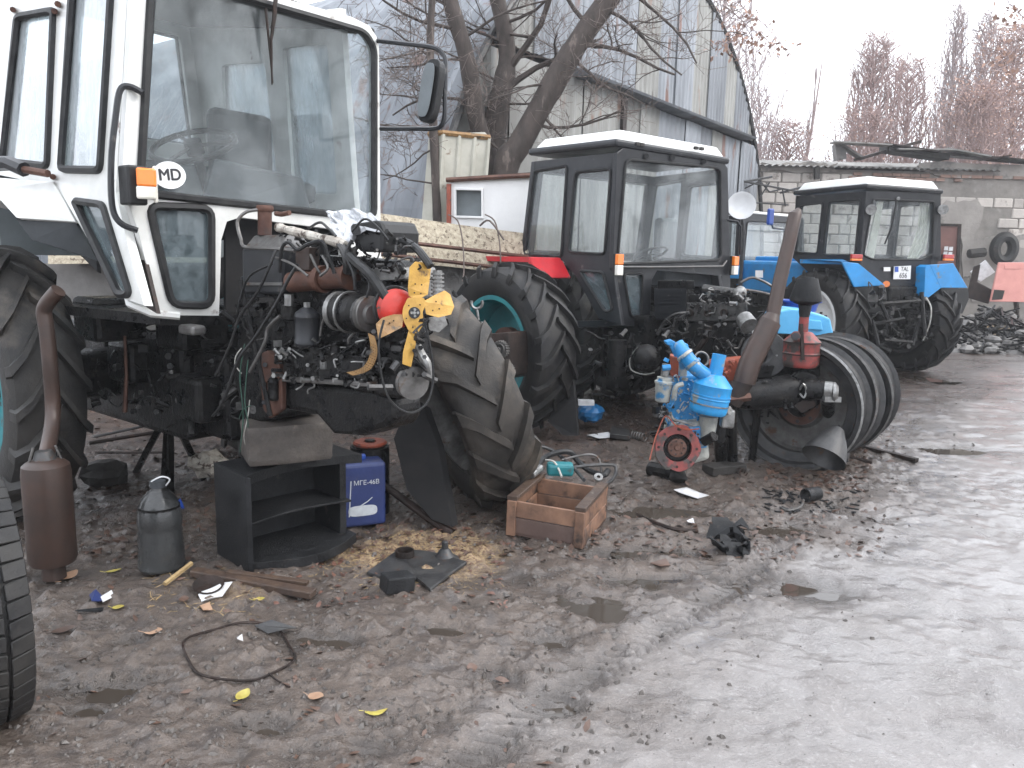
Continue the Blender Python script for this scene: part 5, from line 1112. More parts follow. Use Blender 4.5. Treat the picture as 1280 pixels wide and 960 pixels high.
MB().tube([wpul+cpn*-.035+(basis(cpn)[0]*math.cos(a)+basis(cpn)[1]*math.sin(a))*.088 for a in np.linspace(0, 6.283, 28)[:-1]], .008, 6, closed=True).build('drive_belt', 'hose', wt)
MB().box(E(478, 378, .05), (.05, .04, .05)).build('red_clamp', 'red_plastic', wt, bev=.01)
fp = plane(E(515, 400, .1), cpn)
MB().tube(smoothpath([fp(x, y) for x, y in ((531, 402), (536, 425), (541, 455), (541, 480), (536, 500), (526, 511), (512, 516), (496, 509), (484, 494), (478, 475), (474, 450), (474, 425), (480, 400))], 4), .005, 6).build('drive_belt', 'hose', wt)
for a, b in (((490, 462), (497, 452)), ((528, 468), (545, 476)), ((460, 484), (490, 484))): MB().tube([fp(*a, -.05), fp(*b, -.05)], .014, 6).build('bracket_arm', 'iron', wt)
# yellow fan
fnc = E(517, 391, .02)+fw*.02; fnn = unit(.42, -.90, .05); fp = plane(fnc, fnn)
def blade(px, tw, label=None, mt='fan_yellow'):
    pts = []
    for i, (x, y, o) in enumerate(px): pts.append(fp(x, y, o))
    MB().prism(pts, fnn*-.004).build('fan_blade', mt, fan, label, bev=.0015)
fan = MB().prism([fp(x, y, .004) for x, y in rpoly([(510, 372), (530, 372), (533, 380), (528, 390), (530, 404), (522, 417), (512, 415), (505, 402), (503, 395), (504, 385)], 3, 3)], fnn*-.005).build('fan', 'fan_yellow', wt)
blade([(511, 370, 0), (510, 360, .01), (512, 334, .02), (519, 327, .015), (532, 328, .0), (539, 333, -.012), (537, 352, -.012), (535, 368, -.005), (522, 375, 0)], .02)
blade([(529, 377, .0), (543, 369, -.01), (556, 363, -.015), (563, 368, -.01), (568, 383, .01), (564, 393, .015), (548, 397, .015), (533, 393, .005)], .02)
blade([(505, 393, .0), (492, 393, .005), (478, 397, .01), (470, 405, .015), (473, 424, .03), (486, 418, .03), (503, 409, .01)], .02, mt='fan_old')
blade([(511, 413, .0), (518, 415, .0), (520, 430, -.005), (514, 459, -.01), (503, 455, .02), (504, 440, .02)], .02)
for pts in ([(514, 372), (515, 352), (531, 352), (530, 372)],): MB().prism(pp(fp, pts, .008), fnn*.003).build('blade_root', 'fan_yellow', fan) if False else None
hb_ = MB(); hb_.cyl(fp(518, 391, .0), fp(518, 391, .012), .024, 18); hb_.cyl(fp(518, 391, -.1), fp(518, 391, 0), .02, 12); hb_.build('hub_disc', 'black_paint', wt); nb2 = MB(); bolts(nb2, fp(518, 391, .012), fnn, .013, 4, .006, .008); nb2.cyl(fp(518, 391, .01), fp(518, 391, .026), .007, 6); nb2.build('hub_bolts', 'alu', wt, kind='stuff')
rv = MB()
for x, y in ((519, 355), (527, 356), (518, 366), (526, 367), (511, 382), (525, 381), (508, 398), (524, 402), (516, 409), (545, 377), (541, 388), (549, 386), (487, 404), (492, 401)): rv.cyl(fp(x, y, .012 if x < 540 and y > 370 else .012), fp(x, y, .018), .0035, 6)
rv.build('rivets', 'rusty_dark', wt, kind='stuff')
# finned oil cooler end and lower pipes right of the fan
fcn = MB()
for k in range(7): fcn.cyl(fp(547, 341+k*5, -.05), fp(547, 343.6+k*5, -.05), .028, 14)
fcn.cyl(fp(547, 338, -.05), fp(547, 376, -.05), .02, 10); fcn.build('finned_filter', 'alu', wt)
MB().prism(pp(fp, [(534, 398), (556, 394), (560, 406), (549, 416), (536, 413)], -.08), fnn*-.03).build('mount_plate', 'alu', wt, bev=.004)
MB().tube(smoothpath([fp(519, 430, -.06), fp(527, 445, -.05), fp(533, 455, -.04), fp(536, 470, -.05)], 4), .022, 10).build('water_pipe', 'alu', wt)
A, B_ = clutter(41, 345, 425, 465, 478, 3.62, 3.28, 200, .016); A.build('injection_pump', 'greasy', wt, kind='stuff'); B_.build('pump_unions', 'alu', wt, kind='stuff')
eb([(352, 436), (455, 444), (455, 474), (352, 468)], .1, 'greasy', 'pump_body', .04, .02)
A, B_ = clutter(42, 345, 290, 520, 345, 3.72, 3.15, 170, .015); A.build('fittings', 'greasy', wt, kind='stuff'); B_.build('unions', 'greasy_grey', wt, kind='stuff')
A, B_ = clutter(43, 120, 400, 330, 530, 4.6, 3.95, 130, .028); A.build('fittings', 'greasy', wt, kind='stuff'); B_.build('unions', 'greasy_grey', wt, kind='stuff')
A, B_ = clutter(44, 455, 400, 535, 470, 3.3, 3.08, 120, .016); A.build('fittings', 'greasy', wt, kind='stuff'); B_.build('unions', 'iron', wt, kind='stuff')
A, B_ = clutter(45, 300, 365, 420, 440, 3.95, 3.5, 110, .018); A.build('fittings', 'greasy', wt, kind='stuff'); B_.build('unions', 'greasy_grey', wt, kind='stuff')
MB().tube([P(156, 420, 4.4), P(158, 470, 4.4), P(156, 515, 4.4)], [.008, .010, .014], 6).build('rod', 'rusty', wt)
MB().tube([P(160, 370, 3.95), P(162, 380, 3.9), P(190, 392, 3.85), P(225, 395, 3.9)], .02, 6).build('step_bar', 'white_paint', wt); MB().box(P(240, 412, 3.9), (.14, .08, .05), fw, c).build('bracket', 'iron_light', wt, bev=.015)
for a, b, d in (((125, 400), (150, 395), 4.4), ((140, 430), (215, 470), 4.6), ((230, 490), (290, 500), 4.2), ((190, 395), (290, 420), 4.3)): MB().box(P((a[0]+b[0])/2, (a[1]+b[1])/2, d+.1), (.3, .3, .25), fw, c).build('casting', 'greasy', wt, bev=.03)
# oil cooler plate on the cab front by the engine
sb_ = MB().cyl(P(338, 520, 3.7), P(300, 350, 3.75), .012, 6).build('control_rod', 'greasy', wt)
# ================================================================ LOOSE WHEELS AND RIMS
z1 = V((0, 0, 1))
tB = P(633, 438, 7.05); tB.z = .755; axB = unit(.766, .643, 0)
wb = thing('loose_wheel', 'big tractor wheel with teal rim standing upright beneath the red wing', 'wheel', (tB.x, tB.y, 0), 'big lugged wheels standing loose')
wheel(wb, tB, -axB, R=.79, W=.44, rim=.47, dish=-.10, n=20, hubmat='rusty')
MB().cyl(tB-axB*.02, tB+axB*.05, .2, 20).build('brake_drum', 'rusty', wb)
tA = P(573, 500, 4.98); tA.z = .665; axA = unit(.85, .37, .40)
wa = thing('loose_wheel', 'muddy lugged tractor tyre leaning back against the white tractor, right of the yellow fan', 'wheel', (tA.x+.1, tA.y, 0), 'big lugged wheels standing loose')
tyre_mb(MB(), tA, axA, .74, .42, .46, 15, lug=.045, up=1, fat=1.6).build('tyre', 'tyre_clay', wa, sharp=40)
rim_mb(MB(), tA, -axA, .46, .40, -.02).build('rim', 'iron_light', wa, sharp=40)
tC = P(-44, 765, 2.42); tC.z = .42
wc_ = thing('edge_wheel', 'worn tyre with blocky wet tread cut by the left edge of the picture', 'wheel', (tC.x, tC.y, 0))
mb = MB(); axC = unit(.74, .67, 0); cc = tC; R, W = .43, .26; u, q = basis(axC)
mb.lathe(cc, axC, [(.25, -.10), (.30, -.125), (.38, -.13), (R-.02, -.115), (R-.012, 0), (R-.02, .115), (.38, .13), (.30, .125), (.25, .10)], 60, cl=True)
rnd = random.Random(6)
for i in range(46):
    a = 2*math.pi*i/46
    for lane, (y0, y1, sk) in enumerate(((-.130, -.075, .03), (-.065, -.012, -.02), (-.002, .055, .02), (.065, .130, -.03))):
        w_ = .052/R/2; o = (lane % 2)*math.pi/46; pts = []
        for rr in (R-.03, R+.004):
            for (yy, aa) in ((y0, a+o-w_), (y1, a+o-w_+sk), (y1, a+o+w_+sk*.6), (y0, a+o+w_)):
                rx = rr-(.016 if abs(yy) > .12 else 0); pts.append(cc+axC*yy+(u*math.cos(aa)+q*math.sin(aa))*rx)
        mb.hexa(pts)
mb.build('tyre', 'tyre_rubber', wc_, bev=.003, seg=1); rim_mb(MB(), cc, -axC, .26, .24, -.01, hub=.1).build('rim', 'iron', wc_)
# bare steel rims leaning in a row
axR = unit(.62, .78, .0)
for k, (x, y, d, tl, lab) in enumerate(((1000, 496, 6.0, .02, 'nearest bare steel wheel rim, its rusty hub flange facing the red air cleaner'), (1021, 482, 6.3, -.05, 'dark bare wheel rim in the middle of the row of rims'), (1043, 474, 6.6, .06, 'outermost bare wheel rim, standing nearest the muddy track'))):
    cr = P(x, y, d); Rr = .475; cr.z = Rr+.02; ax = (axR+V((0, 0, tl))).normalized()
    t = thing('wheel_rim', lab, 'wheel rim', (cr.x, cr.y, 0), 'bare steel wheel rims')
    h = .135; mb = MB()
    mb.lathe(cr, -ax, [(Rr+.028, h), (Rr+.036, h-.008), (Rr+.005, h-.016), (Rr-.005, h-.05), (Rr-.08, h-.075), (Rr-.085, -h+.10), (Rr-.01, -h+.06), (Rr, -h+.018), (Rr+.036, -h+.008), (Rr+.028, -h), (Rr-.01, -h+.008), (Rr-.03, -h+.06), (Rr-.10, -h+.10), (Rr-.095, h-.075), (Rr-.025, h-.055), (Rr-.01, h-.01)], 56, cl=True)
    mb.build('barrel', 'iron', t); MB().lathe(cr, -ax, [(Rr+.026, h+.003), (Rr+.040, h-.002), (Rr+.038, h-.014), (Rr+.020, h-.012)], 56, cl=True).build('lip', 'iron_light' if k else 'alu', t)
    mb = MB(); mb.lathe(cr, -ax, [(Rr-.085, .02), (Rr-.12, -.02), (.24, -.035), (.20, -.03), (.17, .0), (.11, .0), (.11, -.012), (.17, -.014), (.20, -.045), (.24, -.05), (Rr-.12, -.035), (Rr-.09, .0)], 48, cl=True); mb.build('disc', 'iron' if k else 'iron_light', t)
    fl = MB(); fl.lathe(cr, -ax, [(.165, .004), (.105, .004), (.105, .012), (.165, .012)], 32, cl=True); fl.build('hub_flange', 'rusty', t); hh_ = MB(); bolts(hh_, cr-ax*.012, -ax, .137, 8, .015, .003); hh_.build('bolt_holes', 'ink', t, kind='stuff')
# ================================================================ STRIPPED FRONT AXLE, STACK AND PARTS by the rims
ax_ = thing('front_axle', 'greasy black tractor front axle with bare steel hub, propped before the rims', 'axle', G(990, 560))
def F6(x, y, d=5.85): return P(x, y, d)
MB().hexa([F6(918, 474), F6(1040, 470, 5.95), F6(1040, 470, 6.1), F6(918, 474, 6.05), F6(935, 457), F6(1040, 456, 5.95), F6(1040, 456, 6.1), F6(935, 457, 6.05)]).build('beam', 'greasy', ax_, bev=.01)
MB().tube([F6(912, 492, 5.75), F6(935, 494, 5.75), F6(960, 492, 5.8), F6(985, 488, 5.8), F6(1008, 487, 5.82)], [.10, .115, .12, .13, .08], 12).build('axle_casing', 'greasy', ax_)
MB().prism([F6(1000, 462, 5.78), F6(1022, 470, 5.78), F6(1026, 505, 5.78), F6(1005, 518, 5.78), F6(982, 510, 5.78), F6(980, 480, 5.78)], V((.05, .14, 0))).build('yoke', 'greasy', ax_, bev=.02)
MB().prism([F6(985, 500, 5.74), F6(1002, 516, 5.74), F6(1020, 508, 5.74), F6(1016, 496, 5.74)], V((.0, .04, 0))).build('spacer', 'rusty_dark', ax_)
kn = MB(); kn.cyl(F6(1008, 487, 5.7), F6(1032, 487, 5.65), .075, 14); kn.ball(F6(1012, 487, 5.7), .085, 12, .04); kn.build('knuckle', 'greasy', ax_)
hb2 = MB(); hb2.cyl(F6(1030, 487, 5.62), F6(1040, 488, 5.6), .065, 14); hb2.lathe(F6(1040, 490, 5.6), V((1, -.3, 0)), [(0, .04), (.05, .04), (.075, .02), (.075, 0), (0, 0)], 14); hb2.box(F6(1038, 498, 5.6), (.12, .1, .04)); hb2.build('hub_end', 'alu', ax_)
MB().cyl(F6(1035, 500, 5.65), GZ(1036, 556), .045, 12, .05).build('king_post', 'greasy', ax_); MB().tube(smoothpath([F6(1000, 487, 5.68), F6(1004, 480, 5.64), F6(1008, 488, 5.64), F6(1005, 497, 5.64), F6(1000, 492, 5.66)], 3), .008, 5).build('clevis', 'alu', ax_)
A, B_ = clutter(51, 912, 475, 1000, 508, 5.72, 5.7, 70, .022); A.build('fittings', 'greasy', ax_, kind='stuff'); B_.build('unions', 'greasy_grey', ax_, kind='stuff')
A, B_ = clutter(52, 905, 505, 960, 545, 6.3, 6.1, 45, .035); A.build('fittings', 'greasy', ax_, kind='stuff')
MB().tube([F6(899, 520, 5.6), F6(900, 548, 5.6), GZ(902, 582)], [.045, .045, .05], 10).build('prop_post', 'greasy', ax_)
MB().box(GZ(905, 590)+V((0, 0, .03)), (.32, .14, .07), unit(.9, .4, 0), unit(-.4, .9, 0)).build('foot_block', 'dark_stone', ax_, bev=.01)
# brown exhaust stack leaning
es_ = thing('exhaust_stack', 'long rusty brown exhaust stack leaning right, thick silencer below and thin tail above', 'exhaust', GZ(918, 560))
MB().tube([P(930, 478, 5.55), P(937, 455, 5.55), P(963, 402, 5.6)], [.080, .080, .078], 16).build('silencer', 'rusty_smooth', es_)
MB().tube([P(962, 403, 5.6), P(967, 392, 5.61)], [.077, .047], 14).build('shoulder', 'rusty_smooth', es_)
MB().tube([P(966, 394, 5.61), P(975, 350, 5.65), P(987, 300, 5.7), P(994, 268, 5.73), P(999, 262, 5.74)], [.050, .050, .049, .048, .02], 14).build('tail_pipe', 'rusty_smooth', es_)
MB().tube([P(914, 505, 5.55), P(921, 492, 5.55), P(931, 474, 5.55)], [.07, .075, .07], 12).build('elbow', 'rusty_dark', es_); MB().cyl(P(905, 500, 5.5), P(938, 496, 5.5), .03, 4).build('flange', 'rusty', es_)
MB().tube([P(914, 505, 5.6), GZ(916, 585)], .04, 8).build('prop', 'greasy', es_)
# brake disc plate
bd = P(955, 443, 5.95); an = unit(-.55, -.83, .15); t = thing('disc_plate', 'round grey pressed steel disc with a ring of holes beside the rusty stack', 'disc', G(955, 560))
MB().lathe(bd, an, [(0, 0), (.05, 0), (.07, .012), (.12, .008), (.18, .002), (.182, -.012), (0, -.012)], 36).build('disc', 'iron', t); hb = MB(); hb.cyl(bd+an*.006, bd+an*.018, .022, 12); hb.build('centre_hole', 'ink', t); hb = MB(); bolts(hb, bd+an*.008, an, .10, 6, .008, .006); hb.build('rivets', 'alu', t, kind='stuff')
MB().tube([bd, V((bd.x, bd.y+.1, 0))], .03, 6).build('prop', 'greasy', t)
# red air cleaner with grey cone
def cleaner(nm, lab, base, up, r, h, neck, nr, mt, loc, shoulder=.35):
    t = thing(nm, lab, 'air cleaner', loc); up = up.normalized(); H = h
    MB().lathe(base, up, [(0, 0), (r*.9, 0), (r*.97, .01), (r, .03), (r, H*.36), (r*1.03, H*.38), (r*1.03, H*.40), (r, H*.42), (r, H*.70), (r*1.02, H*.72), (r*.94, H*.76), (r*.5, H*.98), (nr, H), (nr, H+neck), (nr*.86, H+neck), (nr*.86, H*.98)], 26).build('bowl', mt, t); return t
ra = cleaner('air_cleaner', 'dull red round air cleaner with grey cone cap standing on the black axle beam', P(1000, 458, 5.85), V((0, 0, 1)), .135, .27, .12, .036, 'old_red', G(1000, 560))
MB().lathe(P(1000, 458, 5.85)+V((0, 0, .37)), z1, [(.034, 0), (.040, .03), (.05, .10), (.115, .13), (.118, .15), (.075, .30), (.05, .30), (.05, .31), (0, .31)], 22).build('cone_cap', 'cast_black', ra)
for hz_ in (.10, .19): MB().lathe(P(1000, 458, 5.85)+V((0, 0, hz_)), z1, [(.134, -.006), (.141, -.004), (.141, .004), (.134, .006)], 26).build('clamp_band', 'rusty_dark', ra)
MB().cyl(P(995, 420, 5.78), P(994.5, 420, 5.64), .034, 14).build('inlet', 'old_red', ra); MB().cyl(P(994.5, 420, 5.645), P(994.5, 420, 5.63), .026, 14).build('inlet_bore', 'ink', ra)
MB().prism(pp(plane(P(1000, 440, 5.7), V((0, -1, 0))), [(1000, 405), (1004, 405), (1006, 450), (1002, 450)]), V((0, .02, 0))).build('strap', 'rusty_dark', ra)
# ================================================================ BLUE ENGINE on its end
be = thing('blue_engine', 'small upright engine in chipped blue paint with a round red flange at its foot', 'engine', GZ(855, 600))
def K(x, y, d=5.3): return P(x, y, d)
def kprism(pts, d, dep, mt, nm, bev=.012, lab=None): return MB().prism([K(x, y, d) for x, y in pts], V((.12, .98, 0)).normalized()*dep).build(nm, mt, be, lab, bev=bev)
kprism([(848, 470), (890, 468), (892, 500), (884, 540), (850, 545), (838, 520)], 5.3, .25, 'engine_blue', 'block', .02)
kprism([(838, 528), (882, 526), (888, 575), (832, 590), (822, 575), (832, 545)], 5.22, .30, 'engine_worn', 'bell_case', .03)
kprism([(856, 535), (882, 533), (884, 560), (860, 562)], 5.19, .1, 'engine_blue', 'side_cover', .01)
fl0 = K(847, 560, 5.10); fn = unit(-.10, -.98, .18); uu, qq = basis(fn); lob = []
for i in range(36):
    a = 2*math.pi*i/36; r = .158*(1+.025*math.cos(5*a)+.015*math.cos(9*a+1)); lob.append(fl0+(uu*math.cos(a)*.97+qq*math.sin(a))*r)
inner = [fl0+(uu*math.cos(a)+qq*math.sin(a))*.095 for a in np.linspace(0, 6.283, 25)[:-1]]
MB().holed(lob, [inner], fn*-.05).build('flange', 'old_red', be, bev=.004)
MB().lathe(fl0, fn, [(.095, -.05), (.085, -.06), (0, -.06)], 24).build('clutch_well', 'greasy', be)
hb = MB(); hb.lathe(fl0, fn, [(0, .0), (.018, 0), (.02, -.012), (.05, -.008), (.064, -.012), (.066, -.05), (0, -.05)][::-1], 26); hb.build('hub', 'rusty', be)
hb = MB(); bolts(hb, fl0-fn*.008, fn, .045, 7, .007, .006); bolts(hb, fl0+fn*.0, fn, .128, 8, .010, .004); hb.build('bolt_heads', 'rusty_dark', be, kind='stuff')
A, B_ = clutter(61, 835, 535, 880, 552, 5.12, 5.10, 40, .012); A.build('flange_dirt', 'rusty_dark', be, kind='stuff')
bc = cleaner('air_cleaner', 'bright blue round air cleaner with angled inlet neck on the blue engine', K(884, 516, 5.12), V((.14, 0, 1)), .128, .27, .135, .046, 'engine_blue_clean', GZ(870, 600))
bc['label'] = 'bright blue round air cleaner tilted on top of the blue engine'
for hz_ in (.065, .125): up = V((.14, 0, 1)).normalized(); MB().lathe(K(884, 516, 5.12)+up*hz_, up, [(.126, -.005), (.1335, -.004), (.1335, .004), (.126, .005)], 26).build('clamp_band', 'alu' if hz_ < .1 else 'engine_blue_clean', bc)
MB().tube(smoothpath([K(884, 470, 5.12), K(872, 462, 5.12), K(862, 451, 5.13), K(853, 440, 5.15), K(846, 430, 5.18)], 5), [.05]*12+[.052]*4+[.048]*5, 14).build('elbow_pipe', 'engine_blue', be)
for (x, y, a) in ((866, 455, .056), (856, 444, .056)): MB().lathe(K(x, y, 5.13), (K(846, 430, 5.18)-K(872, 462, 5.12)), [(a, -.012), (a+.004, -.008), (a+.004, .008), (a, .012)], 18).build('hose_clamp', 'engine_worn', be)
MB().prism([K(832, 427, 5.15), K(840, 425, 5.15), K(848, 430, 5.15), K(860, 430, 5.15), K(861, 434, 5.15), K(852, 436, 5.15), K(846, 436, 5.15), K(834, 431, 5.15)], V((0, .08, -.0))).build('top_bracket', 'engine_blue_clean', be, bev=.006)
MB().tube([K(838, 430, 5.15), K(845, 445, 5.17)], .012, 6).build('stay', 'engine_blue', be)
MB().prism([K(838, 444, 5.3), K(850, 447, 5.3), K(850, 474, 5.3), K(838, 470, 5.3)], V((.02, .12, 0))).build('side_plate', 'orange_rust', be, bev=.01)
MB().tube([K(853, 470, 5.25), K(854, 455, 5.25), K(852, 440, 5.25)], .03, 10).build('riser', 'engine_worn', be)
fb2 = MB(); a, b = K(827, 503, 5.15), K(831, 470, 5.15); hh = (b-a).length; fb2.lathe(a, b-a, [(0, 0), (.03, 0), (.045, .01), (.058, hh*.7), (.064, hh*.72), (.064, hh*.8), (.05, hh*.84), (.05, hh*.95), (0, hh)], 18); fb2.build('fuel_filter', 'engine_worn', be)
MB().cyl(K(831, 470, 5.15), K(833, 455, 5.15), .028, 10).build('filter_head', 'alu', be); cl_ = MB(); cl_.cyl(K(828, 460, 5.1), K(838, 459, 5.1), .02, 8); cl_.cyl(K(832, 452, 5.12), K(834, 448, 5.12), .018, 8); cl_.build('banjo_unions', 'engine_blue', be)
MB().tube(smoothpath([K(842, 500, 5.12), K(845, 484, 5.1), K(854, 480, 5.1)], 4), .018, 8).build('breather', 'engine_worn', be)
rg_ = MB(); uu, qq = basis(unit(.2, -.9, .3)); rc = K(877, 449, 5.2); rg_.tube([rc+(uu*math.cos(a)+qq*math.sin(a))*.05 for a in np.linspace(0, 6.283, 25)[:-1]], .008, 5, closed=True); rg_.build('clamp_ring', 'iron_light', be)
MB().cyl(K(886, 520, 5.2), K(884, 548, 5.2), .065, 14, .05).build('strainer_bowl', 'engine_worn', be); MB().box(K(909, 523, 5.2), (.09, .08, .13)).build('pump_body', 'alu', be, bev=.015); MB().cyl(K(906, 513, 5.15), K(912, 513, 5.12), .03, 10).build('pump_cap', 'alu', be)
MB().cyl(K(880, 552, 5.18), K(893, 545, 5.12), .035, 12).build('drain_stub', 'greasy', be)
MB().tube(smoothpath([K(812, 575, 5.0), K(817, 555, 5.05), K(822, 540, 5.08), K(832, 520, 5.1), K(845, 532, 5.05), K(860, 537, 5.05), K(874, 536, 5.05)], 4), .005, 5).build('cable', 'orange_rust', be)
MB().tube(smoothpath([K(838, 515, 5.08), K(842, 524, 5.06), K(856, 528, 5.05), K(868, 532, 5.05)], 4), .009, 6).build('oil_pipe', 'alu', be)
sb_ = MB(); sb_.tube([GZ(812, 594)+V((0, 0, .05)), GZ(846, 602)+V((0, 0, .055))], .055, 10); sb_.build('stub_axle', 'greasy', be); MB().cyl(GZ(846, 602)+V((0, 0, .05)), GZ(858, 604)+V((0, 0, .03)), .07, 12, .01).build('cone_end', 'iron', be)
A, B_ = clutter(62, 838, 470, 880, 535, 5.2, 5.18, 70, .016); A.build('fittings', 'engine_blue', be, kind='stuff'); B_.build('unions', 'engine_worn', be, kind='stuff')
A, B_ = clutter(63, 818, 500, 845, 560, 5.25, 5.25, 30, .02); A.build('fittings', 'greasy', be, kind='stuff'); B_.build('unions', 'alu', be, kind='stuff')
om = thing('orange_casting', 'rusty orange casting behind the bright blue air cleaner', 'casting', GZ(905, 560)); MB().prism([P(886, 452, 6.0), P(930, 448, 6.0), P(928, 490, 6.0), P(890, 492, 6.0)], V((.05, .2, 0))).build('body', 'orange_rust', om, bev=.02); A, B_ = clutter(64, 888, 450, 930, 488, 5.9, 5.9, 40, .022); A.build('lugs', 'orange_rust', om, kind='stuff'); MB().tube([P(905, 490, 6.05), GZ(906, 545)], .05, 6).build('prop', 'greasy', om)
# light-blue engine side panels, dark blue tub, grey can
lb_ = thing('blue_bonnet', 'pale blue moulded tractor bonnet lying behind the red air cleaner', 'bonnet', G(1000, 560)); 
pf = [(967, 417), (966, 396), (972, 389), (986, 386), (1008, 388), (1026, 393), (1038, 398), (1043, 421)]
MB().prism([P(x, y, 7.0) for x, y in pf], V((.08, .5, .0))).build('shell', 'light_blue', lb_, bev=.04, seg=3); MB().prism([P(x, y, 6.97) for x, y in ((1009, 399), (1027, 401), (1029, 413), (1010, 412))], V((0, .03, 0))).build('moulding', 'light_blue', lb_, bev=.01)
MB().prism([P(x, y, 6.97) for x, y in ((969, 404), (972, 404), (972, 420), (969, 420))], V((0, .02, 0))).build('vent_slot', 'ink', lb_); MB().box(P(1005, 470, 7.3), (.4, .4, .9)).build('support', 'greasy', lb_)
tb2 = MB(); tb2.lathe(P(1000, 386, 7.6), z1, [(0, -.02), (.15, -.02), (.17, .06), (.20, .07), (.20, .085), (.16, .085), (.14, 0), (0, 0)], 24); tb2.build('tub', 'tub_blue', cat='tub', label='dark blue plastic tub resting above the pale blue bonnet')
cn = MB(); cn.cyl(P(930, 398, 6.4), P(937, 408, 6.3), .07, 16, .075); cn.build('tin_can', 'alu', cat='can', label='whitish metal can tipped over beside the rusty stack')
MB().prism([P(940, 414, 6.3), P(946, 411, 6.3), P(950, 420, 6.3), P(941, 422, 6.3)], V((0, .01, 0))).build('paper_scrap', 'paper', cat='paper', label='torn white scrap beside the round disc plate', kind=None)
# cone bucket
ck = thing('black_cone', 'matt black sheet metal cone lying with its mouth open near the rims', 'cone', GZ(1035, 588)); a = P(1031, 570, 5.45); d_ = unit(.50, .45, .74)
MB().lathe(a, d_, [(.155, -.02), (.16, -.02), (.14, .05), (.115, .12), (.05, .24), (.045, .24), (.11, .12), (.15, .0)], 30, cl=True).build('cone', 'iron', ck)
MB().prism([GZ(1016, 588)+V((0, 0, .01)), GZ(1030, 590)+V((0, 0, .01)), GZ(1060, 582)+V((0, 0, .03)), GZ(1063, 572)+V((0, 0, .12)), a+d_*.28], V((0, .02, 0))).build('skirt', 'cast_black', ck, bev=.004)
# ================================================================ THINGS ON THE GROUND, right side
def bar(p, q, wd, h, mt, nm, lab, cat, zoff=.012):
    a, b = GZ(*p), GZ(*q); a.z += zoff; b.z += zoff; Xd = (b-a).normalized(); Yd = z1.cross(Xd).normalized(); return MB().box((a+b)/2, ((b-a).length, wd, h), Xd, Yd).build(nm, mt, None, lab, bev=.003, cat=cat)
bar((1062, 556), (1146, 577), .055, .03, 'rusty_dark', 'steel_bar', 'long flat rusty steel bar on the mud right of the black cone', 'bar')
bar((1064, 531), (1101, 540), .05, .03, 'rusty', 'steel_bar', 'short rusty bar just behind the row of rims', 'bar')
bar((1062, 574), (1090, 580), .04, .025, 'rusty_dark', 'steel_bar', 'short dark bar stub beside the black cone', 'bar')
def springy(pts, r, n, wr, mt, nm, lab):
    P0, P1 = GZ(*pts[0]), GZ(*pts[1]); P0.z += r; P1.z += r; ax = (P1-P0); u, q = basis(ax); L = []
    for i in range(n*10+1): a = i/10*2*math.pi; L.append(P0+ax*(i/(n*10))+(u*math.cos(a)+q*math.sin(a))*r)
    return MB().tube(L, wr, 5).build(nm, mt, None, lab, cat='spring')
springy([(897, 580), (930, 596)], .028, 11, .006, 'rusty_dark', 'coil_spring', 'long rusty coil spring on the leaves under the axle')
springy([(790, 548), (806, 552)], .035, 5, .008, 'iron_light', 'coil_spring', 'pale fat coil spring beside the blue engine')
MB().prism([GZ(x, y)+V((0, 0, .05)) for x, y in ((764, 538), (786, 543), (788, 552), (762, 549))], V((0, 0, -.04))).build('metal_box', 'iron', cat='metal box', label='small grey metal tray next to the pale coil spring', bev=.005)
pb_ = MB(); a = GZ(1006, 628)+V((0, 0, .05)); pb_.lathe(a, unit(.85, .45, 0), [(.042, 0), (.046, 0), (.046, .12), (.042, .12), (.040, .11), (.040, 0)], 20); pb_.build('pipe_stub', 'cast_black', cat='pipe', label='short black pipe stub open towards the camera among grey debris')
MB().tube(smoothpath([GZ(1004, 630)+V((0, 0, .03)), GZ(1000, 637)+V((0, 0, .02)), GZ(985, 640)+V((0, 0, .012)), GZ(975, 636)+V((0, 0, .012))], 4), .008, 6).build('bent_rod', 'iron_light', cat='rod', label='bent grey rod curling from the black pipe stub')
rnd = random.Random(19); mb = MB()
for i in range(60):
    x, y = rnd.uniform(955, 1075), rnd.uniform(612, 642); p = GZ(x, y)+V((0, 0, .008)); a = rnd.uniform(0, 3.1); L_ = rnd.uniform(.02, .09); X_ = V((math.cos(a), math.sin(a), rnd.uniform(-.1, .1))).normalized(); mb.box(p, (L_, rnd.uniform(.006, .02), .008), X_, z1.cross(X_).normalized())
mb.build('metal_scraps', 'cast_black', kind='stuff', label='thin dark metal scraps spilt round the pipe stub')
rnd = random.Random(23); mb = MB()   # crumpled rubber sheet
for i in range(11):
    x, y = rnd.uniform(888, 932), rnd.uniform(668, 694); p = GZ(x, y)+V((0, 0, .02)); n_ = 6; a0 = rnd.uniform(0, 6.3); L_ = rnd.uniform(.07, .12); vs = []
    for k in range(n_+1):
        t = k/n_; w_ = .05*math.sin(math.pi*min(1, t+.12))+.01; q = p+V((math.cos(a0+t*1.2), math.sin(a0+t*1.2), 0))*L_*(t-.5)*1.3+V((0, 0, .05*math.sin(t*3.1+i)*rnd.uniform(.4, 1.2)+.02)); s_ = V((-math.sin(a0), math.cos(a0), rnd.uniform(-.6, .8)))*w_; vs += [q-s_, q+s_, q+s_+V((0, 0, -.006)), q-s_+V((0, 0, -.006))]
    fs = []
    for k in range(n_):
        for j in range(4): fs.append((k*4+j, k*4+(j+1) % 4, k*4+4+(j+1) % 4, k*4+4+j))
    mb.add(vs, fs+[(0, 1, 2, 3), tuple(n_*4+j for j in range(4))], True)
mb.build('crumpled_rubber', 'cast_black', cat='rubber sheet', label='crumpled torn black rubber sheet lying alone on the wet mud', kind=None)
